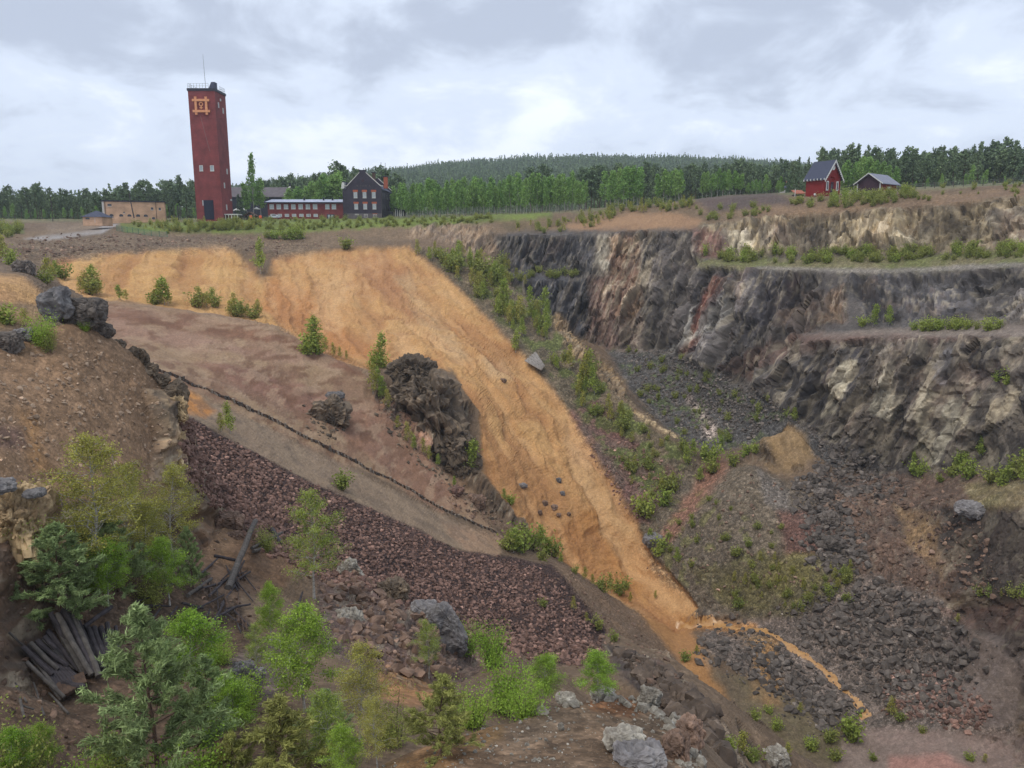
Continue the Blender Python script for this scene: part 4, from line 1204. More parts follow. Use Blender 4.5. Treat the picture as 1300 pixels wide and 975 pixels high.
# ------------------------------------------------------------------ red house and barn on the right rim
def red_house():
    b = R(60); Lh, Wd = 6.4, 6.9
    p, s = frame_at(1045.6, 247, 228)
    # origin at the near corner; local +x along the gable end, local +y along the long side
    t = thing('red_wooden_house', 'small steep roofed red house with white bargeboards on the right rim', 'house', p, math.pi/2 - b)
    H = 22.3*s; rh = 20.8*s
    MB().prism([(0,-1.5),(Wd,-1.5),(Wd,H),(Wd/2,H+rh-.3),(0,H)], 'y', 0, Lh).build('wall', M['red_board'], t)
    k = rh/(Wd/2)
    rf = MB().prism([(-.7, H-.7*k+.28), (Wd/2, H+rh+.02), (Wd+.7, H-.7*k+.28), (Wd+.7, H-.7*k+.0), (Wd/2, H+rh-.28), (-.7, H-.7*k)], 'y', -.7, Lh+.6).build('roof', M['slate_roof'], t)
    bg_ = MB()
    for sx in (0, 1):
        a = Vector((-.75 if not sx else Wd+.75, -.74, H-.75*k-.05)); c = Vector((Wd/2, -.74, H+rh-.05))
        d = (c-a)
        n = 11
        w = Vector((d.z, 0, -d.x)).normalized() * (1 if not sx else -1)
        bg_.add([a+Vector((0,0,.1)), c+Vector((0,0,.1)), c - Vector((0,0,.45)), a - Vector((0,0,.35)),
                 a+Vector((0,-.07,.1)), c+Vector((0,-.07,.1)), c - Vector((0,.07,.45)), a - Vector((0,.07,.35))],
                [(0,1,2,3),(7,6,5,4),(0,4,5,1),(1,5,6,2),(2,6,7,3),(3,7,4,0)])
        for q in range(n):
            m_ = a.lerp(c, (q+.5)/n) - Vector((0, .035, .4))
            bg_.box(m_.x-.14, m_.x+.14, -.80, -.745, m_.z-.28, m_.z+.1)
    bg_.build('bargeboard', M['white'], t)
    ev = MB()
    for q in range(7):
        y_ = -.4 + q*(Lh+.7)/6
        ev.box(-.72, -.05, y_-.14, y_+.14, H-.75*k+.0, H-.75*k+.22+.3)
    ev.build('eaves_bracket', M['white'], t)
    for xc in (1.25, 5.6):
        w = MB().box(xc-.48, xc+.48, -.14, .05, 5.2*s, 17.0*s).build('window', M['white'], t)
        MB().box(xc-.24, xc+.24, -.16, -.143, 6.3*s, 15.8*s).build('pane', M['dark_glass'], w)
    d = MB().box(2.75, 3.95, -.1, .05, -.3, 16*s).build('door', M['barn_board'], t)
    MB().box(2.9, 3.3, -.13, -.103, 6*s, 13*s).build('pane', M['dark_glass'], d)
    ow = MB(); ow.tube([(Wd/2, -.13, H+rh*.55), (Wd/2, .05, H+rh*.55)], .72, 8)
    o_ = ow.build('gable_window', M['white'], t)
    MB().box(2.5, 4.3, -.5, -.003, H-.15, H+.05).build('door_hood', M['red_board'], t)
    for x_ in (-.02, Wd-.13):
        MB().box(x_, x_+.15, -.03, -.004, -.2, H-.35).build('corner_board', M['red_board'], t)
    MB().box(-.25, -.003, 2.6, 3.2, -.1, .5).build('cellar_vent', M['white'], t)
    return t
red_house()
def barn():
    g = R(50); Wd, L = 7.1, 11.0
    p, s = frame_at(1117, 245.6, 236)
    # origin at the near corner; local -x along the gable, local +y along the side
    t = thing('dark_barn', 'low dark barn with pale tin roof and white corner boards right of the red house', 'barn', p, -(math.pi/2 - (math.pi/2 - g)) + 0)
    t.rotation_euler = (0, 0, -g)
    H = 14.3*s; rh = 2.5
    MB().prism([(-Wd,-1.5),(0,-1.5),(0,H),(-Wd/2,H+rh),(-Wd,H)], 'y', 0, .25).build('gable_wall', M['barn_board'], t)
    MB().box(-Wd, -.003, .253, L, -1.5, H-.1).build('wall', M['red_board'], t)
    k = rh/(Wd/2)
    MB().prism([(-Wd-.9, H-.9*k+.2), (-Wd/2, H+rh+.25), (.9, H-.9*k+.2), (.9, H-.9*k), (-Wd/2, H+rh+.02), (-Wd-.9, H-.9*k)], 'y', -.7, L+.8).build('roof', M['barn_roof'], t)
    e = MB()
    for sx in (-1, 1):
        a = Vector((-Wd/2 + sx*(Wd/2+.95), -.78, H-.95*k)); c = Vector((-Wd/2, -.78, H+rh+.05))
        e.add([a, c, c+Vector((0,0,.3)), a+Vector((0,0,.3)), a+Vector((0,-.06,0)), c+Vector((0,-.06,0)), c+Vector((0,-.06,.3)), a+Vector((0,-.06,.3))],
              [(0,1,2,3),(7,6,5,4),(0,4,5,1),(1,5,6,2),(2,6,7,3),(3,7,4,0)])
    e.build('bargeboard', M['white'], t)
    for (x0, x1, y0, y1) in ((-Wd-.05, -Wd+.3, -.06, -.004), (-.3, .06, -.06, -.004), (.004, .06, L-.4, L)):
        MB().box(x0, x1, y0, y1, -1.0, H-.2).build('corner_board', M['white'], t)
    MB().box(-.001+.004, .12, 4.6, 6.2, .3, 2.2).build('window', M['white'], t)
    # lean-to at the far end
    MB().prism([(L+.81, 0), (L+4.5, 0), (L+4.5, 1.7), (L+.81, 2.6)], 'x', -Wd*.6, -.2).build('lean_to', M['barn_board'], t)
    MB().prism([(L+.81, 2.61), (L+5.2, 1.55), (L+5.2, 1.75), (L+.81, 2.85)], 'x', -Wd*.65, .3).build('lean_to_roof', M['barn_roof'], t)
    MB().box(-Wd-1.3, -Wd-.06, .1, 1.4, 1.2, 1.5).build('side_shelf', M['dark_wood'], t)
barn()
def small_house(name, label, x, y, Y, wpx, hpx, rpx, wall, roof, rz=0, cat='house'):
    p, s = frame_at(x, y, Y)
    t = thing(name, label, cat, p, rz)
    W, H, rh = wpx*s, hpx*s, rpx*s
    MB().box(-W/2, W/2, 0, W*.7, -2, H).build('wall', M[wall], t)
    MB().prism([(-.4, H+.003), (-.4, H+.2), (W*.35, H+rh), (W*.7+.4, H+.2), (W*.7+.4, H+.003)], 'x', -W/2-.4, W/2+.4).build('roof', M[roof], t)
    for k in (-1, 1):
        MB().box(k*W*.22-.5, k*W*.22+.5, -.06, .1, H*.35, H*.8).build('window', M['dark_glass'], t)
small_house('far_cottage', 'white cottage with dark roof far off among trees left of the red house', 993, 229, 520, 10, 4, 3, 'plaster', 'grey_roof')
small_house('far_cottage', 'cottage with pinkish roof low between trees left of the red house', 992, 236, 430, 13, 3, 4, 'plaster', 'orange_tile')
small_house('garden_shed', 'small grey roofed shed left of the red house behind the bank', 994, 242, 330, 6, 3, 3, 'plaster', 'slate_roof', cat='shed')
def tiled_shed():
    p, s = frame_at(1009.5, 248, 236)
    t = thing('tiled_shed', 'low shed roof of orange tiles beside the red house', 'shed', p)
    W = 12*s
    MB().box(0.2, W, .2, 3.5, -1, .35).build('wall', M['barn_board'], t)
    MB().prism([(-.1, .4), (-.1, .6), (3.6, 1.75), (3.6, 1.5)], 'x', 0, W+.3).build('roof', M['orange_tile'], t)
    MB().box(-.15, .0, -.1, .1, -.5, 1.9).build('post', M['white'], t)
tiled_shed()

# ------------------------------------------------------------------ poles, fences, small things on the plateau
def pole(name, label, cat, x, y0, y1, Y, r=.14, dx=0.0, m='dark_wood', arm=None):
    p, s = frame_at(x, y0, Y)
    t = thing(name, label, cat, p)
    h = (y0 - y1) * s
    MB().tube([(0, 0, -.6), (dx*h, 0, h)], [r, r*.75], 7).build('shaft', M[m], t)
    if arm:
        MB().tube([(dx*h, 0, h-.1), (dx*h-arm, 0, h+.1)], .05, 5).build('arm', M[m], t)
        MB().box(dx*h-arm-.5, dx*h-arm, -.15, .15, h-.02, h+.16).build('lamp_head', M['white'], t)
    return t
pole('utility_pole', 'leaning dark wooden pole in front of the pale brick hall', 'pole', 170, 274.5, 246, 285, .22, -.13)
pole('utility_pole', 'straight dark pole beside the left flank of the red tower', 'pole', 226.5, 277, 261, 290, .2)
pole('lamp_post', 'pale grey lamp post with bent arm left of the red tower', 'lamp post', 228.6, 277, 263, 289, .12, 0, 'grey_wood', -1.4)
pole('power_pole', 'thin dark mast behind the chimney of the dark brick house, left one', 'mast', 485.5, 270, 208, 390, .13, 0, 'dark_metal')
pole('power_pole', 'thin dark mast behind the dark brick house, right one', 'mast', 490.8, 270, 209, 392, .13, 0, 'dark_metal')
pole('utility_pole', 'slender pole among the trees at the far left edge', 'pole', 67, 279, 250, 285, .13)
def wire_fence(label, pts, n, h, post='grey_wood', mesh='wire', name='wire_fence', dense=4):
    pts = [Vector(p) for p in pts]
    seg = [(b-a).length for a, b in zip(pts, pts[1:])]
    tot = sum(seg)
    t = thing(name, label, 'fence', pts[0])
    tops = []
    for k in range(n):
        d = tot*k/(n-1); j = 0
        while j < len(seg)-1 and d > seg[j]: d -= seg[j]; j += 1
        q = pts[j].lerp(pts[j+1], min(1, d/seg[j]))
        q.z = ground(q.x, q.y)
        l = q - pts[0]
        MB().tube([l - Vector((0,0,.3)), l + Vector((0,0,h))], .09, 5).build('post', M[post], t)
        tops.append(l)
    w = MB()
    for a, b in zip(tops, tops[1:]):
        for k in range(dense):
            z_ = Vector((0, 0, h*(k+.6)/dense))
            w.beam(a+z_, b+z_, .045, .045)
        for k in range(1, 6):
            q = a.lerp(b, k/6)
            w.beam(q + Vector((0,0,.1)), q + Vector((0,.001,h*.95)), .012, .012)
    w.build('wire_mesh', M[mesh], t)
    return t
wire_fence('wire mesh fence with grey posts along the rim before the birch grove', [hit(500,277.5) or P(500,277,290), P(560,275.5,292), P(620,273.5,292), P(690,270.5,292), P(750,267,292)], 34, 1.9)
wire_fence('wire mesh fence on the bank right of the barn', [P(1140,240,222), P(1200,236,215), P(1300,231,205)], 14, 1.6)
wire_fence('green mesh fence sloping down beside the gravel road', [P(148,287,262), P(165,290,258), P(185,293.5,254), P(212,296,252)], 9, 1.9, 'green_net', 'green_net', 'mesh_fence', 12)
def car():
    p, s = frame_at(341, 277.3, 303)
    t = thing('parked_car', 'silver parked car in front of the left end of the long red building', 'car', p)
    prof = [(0,.35),(4.3,.35),(4.35,.75),(4.1,.95),(3.3,1.02),(2.7,1.5),(1.2,1.52),(.5,1.05),(.05,.95)]
    MB().prism(prof, 'y', 0, 1.7).build('body', M['car_paint'], t)
    MB().prism([(1.3,1.05),(3.05,1.05),(2.62,1.42),(1.35,1.44)], 'y', -.02, 1.72).build('window', M['dark_glass'], t)
    for x_ in (.85, 3.4):
        for y_ in (.0, 1.5):
            w = MB().tube([(x_, y_-.03, .33), (x_, y_+.22, .33)], .33, 14).build('wheel', M['tyre'], t)
            MB().tube([(x_, y_-.05, .33), (x_, y_-.031, .33)], .18, 10).build('rim', M['car_paint'], w)
car()
def shelter():
    p, s = frame_at(310, 278, 306)
    t = thing('gabled_shelter', 'small open gabled timber shelter between the tower and the long red building', 'shelter', p)
    W = 15*s
    MB().prism([(-.3, 1.0), (W/2, 2.5), (W+.3, 1.0), (W+.3, 1.25), (W/2, 2.78), (-.3, 1.25)], 'y', 0, 3).build('roof', M['brown_wood'], t)
    for x_ in (0, W-.15):
        for y_ in (.1, 2.7):
            MB().box(x_, x_+.15, y_, y_+.15, -1, 1.2).build('post', M['brown_wood'], t)
    MB().box(.2, W-.2, 2.5, 2.6, -1, 1.1).build('back_wall', M['dark_metal'], t)
shelter()
for k, (x, lab) in enumerate(((318.4, 'orange round barrel under the gabled timber shelter'), (330.8, 'paler orange barrel standing right of the timber shelter'))):
    p, s = frame_at(x, 277.5, 304)
    b = MB().tube([(0,0,0), (0,0,.15), (0,0,.6), (0,0,1.05), (0,0,1.2)], [.42, .5, .58, .5, .4], 14).build('barrel', M['orange_plastic'])
    b.location = p; tag(b, lab, 'barrel')
for k, (x, y, lab) in enumerate(((300.5, 268.8, 'white garden parasol nearest the right wall of the red tower'), (309.5, 268.6, 'white garden parasol between the red tower and the trees'), (326, 267.2, 'small white flat parasol under the tall birch'))):
    p, s = frame_at(x, y + 3, 330)
    t = thing('parasol', lab, 'parasol', p)
    MB().tube([(0,0,-1.5), (0,0,2.3)], .04, 6).build('pole', M['wire'], t)
    n = 8; vs = [(0,0,2.35)] + [(1.5*math.cos(2*math.pi*j/n), 1.5*math.sin(2*math.pi*j/n), 1.55) for j in range(n)] + [(1.45*math.cos(2*math.pi*j/n), 1.45*math.sin(2*math.pi*j/n), 1.35) for j in range(n)]
    MB().add(vs, [(0, 1+j, 1+(j+1) % n) for j in range(n)] + [(1+j, 1+n+j, 1+n+(j+1) % n, 1+(j+1) % n) for j in range(n)]).build('canopy', M['white'], t)

# ------------------------------------------------------------------ trees and bushes
def leaf_mat(name, c, c2, trans=.35, rough=.7):
    m, nt, b = nodes_mat(name)
    at = ladd(nt, 'ShaderNodeVertexColor'); at.layer_name = 'Col'
    oi = ladd(nt, 'ShaderNodeObjectInfo')
    sp = ladd(nt, 'ShaderNodeSeparateColor'); nt.links.new(at.outputs[0], sp.inputs[0])
    mx = ladd(nt, 'ShaderNodeMixRGB'); mx.inputs[1].default_value = (*lin(c), 1); mx.inputs[2].default_value = (*lin(c2), 1)
    ad = ladd(nt, 'ShaderNodeMath', operation='MULTIPLY_ADD'); ad.inputs[1].default_value = .55; ad.use_clamp = True
    nt.links.new(oi.outputs['Random'], ad.inputs[0])
    sc2 = ladd(nt, 'ShaderNodeMath', operation='MULTIPLY'); sc2.inputs[1].default_value = .45
    nt.links.new(sp.outputs[1], sc2.inputs[0]); nt.links.new(sc2.outputs[0], ad.inputs[2])
    nt.links.new(ad.outputs[0], mx.inputs[0])
    vv = ladd(nt, 'ShaderNodeVectorMath', operation='SCALE')
    nt.links.new(mx.outputs[0], vv.inputs[0]); nt.links.new(sp.outputs[0], vv.inputs['Scale'])
    nt.links.new(vv.outputs[0], b.inputs['Base Color'])
    b.inputs['Roughness'].default_value = rough
    b.inputs['Specular IOR Level'].default_value = .25
    tr = ladd(nt, 'ShaderNodeBsdfTranslucent'); nt.links.new(vv.outputs[0], tr.inputs[0])
    ms = ladd(nt, 'ShaderNodeMixShader'); ms.inputs[0].default_value = trans
    out = [n for n in nt.nodes if n.type == 'OUTPUT_MATERIAL'][0]
    nt.links.new(b.outputs[0], ms.inputs[1]); nt.links.new(tr.outputs[0], ms.inputs[2]); nt.links.new(ms.outputs[0], out.inputs[0])
    return m
M['birch_leaf'] = leaf_mat('birch leaves', (134,156,66), (162,170,86))
M['birch_bright'] = leaf_mat('fresh birch leaves', (124,160,56), (154,176,74))
M['birch_olive'] = leaf_mat('budding birch leaves', (150,152,70), (172,166,88))
M['pine_needle'] = leaf_mat('pine needles', (124,144,92), (146,160,106), .15)
M['pine_olive'] = leaf_mat('yellowish pine needles', (132,136,70), (148,146,84), .15)
M['far_pine'] = leaf_mat('far pine needles', (92,112,84), (116,132,92), .12)
M['far_birch'] = leaf_mat('far birch leaves', (116,154,82), (146,172,98))
M['bush_leaf'] = leaf_mat('willow leaves', (124,140,66), (156,158,86))
def bark_mat(name, c, c2, marks=False):
    m = mat(name, c, c2, 6, stretch=(1, 1, .25))
    return m
M['birch_bark'] = mat('white birch bark', (196,192,184), (120,114,108), 7, stretch=(.5, .5, 2.2))
M['pine_bark'] = mat('pine bark', (112,88,74), (74,60,54), 8, stretch=(1, 1, .4))
M['twig_bark'] = mat('brown twig bark', (98,84,74), (72,62,56), 8)

def raw_mesh(name, V, F, mats, midx=None, col=None):
    """V (n,3) array, F list/array of equal length faces groups [(array, material index)]"""
    me = bpy.data.meshes.new(name)
    V = np.asarray(V, np.float32)
    me.vertices.add(len(V)); me.vertices.foreach_set('co', V.ravel())
    loops = np.concatenate([f.astype(np.int32).ravel() for f, _ in F])
    tot = np.concatenate([np.full(len(f), f.shape[1], np.int32) for f, _ in F])
    mi = np.concatenate([np.full(len(f), k, np.int32) for f, k in F])
    me.loops.add(len(loops)); me.loops.foreach_set('vertex_index', loops)
    me.polygons.add(len(tot))
    me.polygons.foreach_set('loop_start', np.concatenate([[0], np.cumsum(tot)[:-1]]).astype(np.int32))
    me.polygons.foreach_set('loop_total', tot)
    me.polygons.foreach_set('material_index', mi)
    me.update(calc_edges=True)
    me.polygons.foreach_set('use_smooth', np.zeros(len(tot), bool))
    if col is not None:
        ca = me.color_attributes.new('Col', 'FLOAT_COLOR', 'POINT')
        ca.data.foreach_set('color', np.concatenate([col, np.ones((len(col), 1))], axis=1).astype(np.float32).ravel())
    for m_ in mats: me.materials.append(m_)
    return me
def tubes_np(lines, n=5):
    V, F, b = [], [], 0
    for pts, rad in lines:
        pts = np.asarray(pts, float); rad = np.asarray(rad, float)
        d = np.gradient(pts, axis=0); d /= np.maximum(np.linalg.norm(d, axis=1, keepdims=True), 1e-9)
        ref = np.array([1., 0, 0]) if abs(d[0][0]) < .8 else np.array([0, 1., 0])
        u = np.cross(d, ref); u /= np.maximum(np.linalg.norm(u, axis=1, keepdims=True), 1e-9)
        w = np.cross(d, u)
        a = 2*np.pi*np.arange(n)/n
        ring = pts[:, None, :] + rad[:, None, None] * (u[:, None, :]*np.cos(a)[None, :, None] + w[:, None, :]*np.sin(a)[None, :, None])
        V.append(ring.reshape(-1, 3))
        i = b + np.arange(len(pts)*n).reshape(len(pts), n)
        f = np.stack([i[:-1], np.roll(i[:-1], -1, 1), np.roll(i[1:], -1, 1), i[1:]], axis=-1).reshape(-1, 4)
        F.append(f); b += len(pts)*n
    return np.concatenate(V), np.concatenate(F)
def leaf_quads(c, size, r, aspect=.6, dirs=None, clump=None):
    """leaf-sized faces about the points c; returns verts, quads, colour"""
    n = len(c)
    d = r.normal(size=(n, 3)) if dirs is None else dirs + r.normal(size=(n, 3)) * .45
    d /= np.linalg.norm(d, axis=1, keepdims=True)
    t = r.normal(size=(n, 3)); t -= d * np.sum(t*d, axis=1, keepdims=True); t /= np.linalg.norm(t, axis=1, keepdims=True)
    s = (size * r.uniform(.65, 1.3, n))[:, None]
    V = np.stack([c - d*s*.5, c + t*s*.5*aspect, c + d*s*.5, c - t*s*.5*aspect], axis=1).reshape(-1, 3)
    F = np.arange(n*4).reshape(n, 4)
    b = r.uniform(.72, 1.28, n)
    if clump is not None: b = b * clump
    col = np.stack([b, r.uniform(0, 1, n), b], axis=1)
    return V, F, np.repeat(col, 4, axis=0)
def grow(r, h, kind):
    """trunk and limbs of a tree of height h: list of (points, radii, level); and points where leaves sit"""
    lines, sites = [], []
    lean = r.normal(0, .03, 2)
    zz = np.linspace(0, 1, 9)
    wob = np.cumsum(r.normal(0, .008, (9, 2)), axis=0)
    trunk = np.stack([(lean[0]*zz**2 + wob[:, 0]) * h, (lean[1]*zz**2 + wob[:, 1]) * h, zz*h*.98], axis=1)
    if kind == 'birch':   p = dict(r0=.0105, n=44, lo=.22, len=.36, up=(.35, .95), droop=-.14, prof=lambda t: (1-t)**.5*(.4+.6*np.minimum(1, t/.4)))
    elif kind == 'sapling': p = dict(r0=.009, n=26, lo=.06, len=.30, up=(.7, 1.1), droop=-.02, prof=lambda t: (1-t)**.7*.9+.1)
    elif kind == 'youngpine': p = dict(r0=.013, n=58, lo=.06, len=.34, up=(.05, .5), droop=.10, prof=lambda t: (1-t)**.75*.95+.06)
    elif kind == 'pine':  p = dict(r0=.012, n=40, lo=.36, len=.17, up=(.0, .6), droop=.06, prof=lambda t: np.sin(np.clip((t-.30)/.70, .12, .95)*np.pi)**.6*.9+.1)
    elif kind == 'spruce': p = dict(r0=.012, n=60, lo=.08, len=.20, up=(-.35, .1), droop=.05, prof=lambda t: (1-t)*.95+.05)
    else: p = dict(r0=.010, n=46, lo=.22, len=.20, up=(.4, .9), droop=-.05, prof=lambda t: (1-t)**.5*(.5+.5*np.minimum(1, t/.4)))
    rad = h*p['r0'] * (1 - zz*.93)
    rad[0] *= 1.35
    lines.append((trunk, rad, 0))
    ga = r.uniform(0, 6.28)
    for k in range(p['n']):
        t = p['lo'] + (1-p['lo'])*((k+r.uniform(0, 1))/p['n'])**.92
        t = min(t, .985)
        base = np.array([np.interp(t, zz, trunk[:, i]) for i in range(3)])
        ga += 2.399 + r.normal(0, .4)
        L = h*p['len']*p['prof'](t)*r.uniform(.6, 1.25)
        up = r.uniform(*p['up'])
        d = np.array([math.cos(ga)*math.cos(up), math.sin(ga)*math.cos(up), math.sin(up)])
        s = np.linspace(0, 1, 5)
        pts = base + d*L*s[:, None] + np.array([0, 0, p['droop']*L])*(s**2)[:, None]
        pts[1:] += r.normal(0, .035*L, (4, 3))
        lines.append((pts, np.interp(t, zz, rad)*.42*(1-s*.85)+.0006*h, 1))
        nt_ = 7 if kind in ('birch', 'far', 'pine') else 5
        for q in range(nt_):
            st = r.uniform(.25, 1.0)
            b2 = np.array([np.interp(st, s, pts[:, i]) for i in range(3)])
            d2 = d + r.normal(0, .6, 3) + np.array([0, 0, -.25 if kind == 'birch' else .2]); d2 /= np.linalg.norm(d2)
            l2 = L*r.uniform(.2, .45)
            e2 = b2 + d2*l2 + np.array([0, 0, -.12*l2 if kind == 'birch' else .1*l2])
            lines.append((np.stack([b2, (b2+e2)/2 + r.normal(0, .05*l2, 3), e2]), np.array([.0012, .0009, .0004])*h, 2))
            sites.append((b2, e2, d2, t))
        sites.append((pts[2], pts[4], d, t))
    sites.append((trunk[-2], trunk[-1], np.array([0, 0, 1.]), 1.0))
    return lines, sites
PROTO = {}
def proto(key, kind, h, nleaf, size, leafm, barkm, seed, sides=5, levels=2, one=False, needles=False, spread=.05):
    r = np.random.default_rng(seed)
    lines, sites = grow(r, h, kind)
    V, F = tubes_np([(a, b) for a, b, l in lines if l <= levels], sides)
    a = np.array([s[0] for s in sites]); b = np.array([s[1] for s in sites]); dd = np.array([s[2] for s in sites])
    ln = np.linalg.norm(b-a, axis=1)
    pk = r.choice(len(sites), nleaf, p=(ln+.02*h)/np.sum(ln+.02*h))
    t = r.uniform(.1, 1.05, nleaf)[:, None]
    c = a[pk]*(1-t) + b[pk]*t + r.normal(0, spread*h*.35, (nleaf, 3))
    cl_ = r.uniform(.58, 1.42, len(sites))[pk]
    if needles:
        d = dd[pk] + r.normal(0, .55, (nleaf, 3))
        LV, LF, LC = leaf_quads(c, size, r, .16, d, cl_)
    else:
        LV, LF, LC = leaf_quads(c, size, r, .62, None, cl_)
    if one:
        me = raw_mesh(key, np.concatenate([V, LV]), [(F, 0), (LF + len(V), 1)], [M[barkm], M[leafm]], col=np.concatenate([np.ones((len(V), 3)), LC]))
        PROTO.setdefault(key, []).append((me, None, h))
    else:
        tm = raw_mesh('trunk', V, [(F, 0)], [M[barkm]])
        tm.polygons.foreach_set('use_smooth', np.ones(len(tm.polygons), bool))
        cm = raw_mesh('crown', LV, [(LF, 0)], [M[leafm]], col=LC)
        PROTO.setdefault(key, []).append((tm, cm, h))
for k in range(3):
    proto('near_birch', 'birch', 6.5, 14000, .07, 'birch_leaf', 'birch_bark', 10+k)
    proto('bright_birch', 'birch', 4.5, 16000, .065, 'birch_bright', 'birch_bark', 20+k, spread=.07)
    proto('olive_birch', 'birch', 6.0, 14000, .065, 'birch_olive', 'birch_bark', 30+k)
    proto('near_pine', 'youngpine', 5.0, 26000, .17, 'pine_needle', 'pine_bark', 40+k, needles=True, spread=.025)
    proto('olive_pine', 'youngpine', 3.0, 13000, .12, 'pine_olive', 'pine_bark', 50+k, needles=True, spread=.03)
for k in range(5):
    proto('sapling', 'sapling', 5.0, 900, .27, 'birch_leaf', 'birch_bark', 60+k, 4, 1, spread=.12)
    proto('olive_sapling', 'sapling', 5.0, 760, .26, 'birch_olive', 'birch_bark', 80+k, 4, 1, spread=.12)
    proto('far_birch', 'far', 15.0, 1500, .62, 'far_birch', 'birch_bark', 100+k, 4, 1, spread=.06)
    proto('far_pine', 'pine', 16.0, 1300, .72, 'far_pine', 'pine_bark', 120+k, 4, 1, spread=.05)
    proto('far_spruce', 'spruce', 15.0, 1300, .62, 'far_pine', 'pine_bark', 140+k, 4, 0, spread=.04)
def bush_proto(key, leafm, seed, nleaf, size, h=1.6, w=1.0):
    r = np.random.default_rng(seed)
    lines, c = [], []
    for k in range(11):
        a = r.uniform(0, 6.28); o = r.uniform(0, .25, 1)[0]
        tip = np.array([math.cos(a)*w*r.uniform(.15, .75), math.sin(a)*w*r.uniform(.15, .75), h*r.uniform(.45, 1.0)])
        b = np.array([math.cos(a)*o, math.sin(a)*o, -.1])
        s = np.linspace(0, 1, 4)[:, None]
        pts = b + (tip-b)*s + r.normal(0, .05, (4, 3))
        lines.append((pts, np.array([.02, .016, .01, .004])))
        n = nleaf//11
        t = r.uniform(.2, 1.06, n)[:, None]
        c.append(b + (tip-b)*t + r.normal(0, .13*h, (n, 3)) * (.4+.6*t))
    c = np.concatenate(c); c[:, 2] = np.maximum(c[:, 2], .03)
    V, F = tubes_np(lines, 4)
    LV, LF, LC = leaf_quads(c, size, r, .65)
    me = raw_mesh(key, np.concatenate([V, LV]), [(F, 0), (LF + len(V), 1)], [M['twig_bark'], M[leafm]], col=np.concatenate([np.ones((len(V), 3)), LC]))
    PROTO.setdefault(key, []).append((me, None, h))
for k in range(4):
    bush_proto('bush', 'bush_leaf', 200+k, 420, .20)
    bush_proto('green_bush', 'birch_leaf', 210+k, 460, .20)
    bush_proto('near_bush', 'birch_bright', 220+k, 3200, .065)
    bush_proto('near_olive_bush', 'bush_leaf', 230+k, 2600, .06)
UNDER, SMALL = [], 12.0
def plant(key, loc, h, label, cat, name, group=None, rz=None, wide=1.0, tilt=0.0):
    var = PROTO[key]
    a, b, h0 = var[random.randrange(len(var))]
    s = h / h0
    sc3 = (s*wide*random.uniform(.92, 1.08), s*wide*random.uniform(.92, 1.08), s)
    rot = (tilt*.3, tilt, random.uniform(0, 6.28) if rz is None else rz)
    if b is None:
        o = bpy.data.objects.new(name, a)
        C.objects.link(o)
        o.location, o.rotation_euler, o.scale = loc, rot, sc3
        return tag(o, label, cat, group)
    t = thing(name, label, cat, loc, 0, group)
    t.rotation_euler = rot; t.scale = sc3
    for nm, me in (('trunk', a), ('crown', b)):
        o = bpy.data.objects.new(nm, me); C.objects.link(o); o.parent = t
    return t
def plant_px(key, x, y, hpx, label, cat, name, group=None, wide=1.0, tilt=0.0):
    p = hit(x, y)
    if p is None: return None
    if 'bush' in key and not key.startswith('near'):
        cat, name = 'bush', 'willow_bush'
        if hpx < SMALL:
            UNDER.append((key, p.copy(), hpx * px_size(p) * 1.03, wide)); return None
    elif 'sapling' in key:
        cat, name = 'tree', 'birch_sapling'
    p = p - Vector((0, 0, .05))
    return plant(key, p, hpx * px_size(p) * 1.03, label, cat, name, group, wide=wide, tilt=tilt)

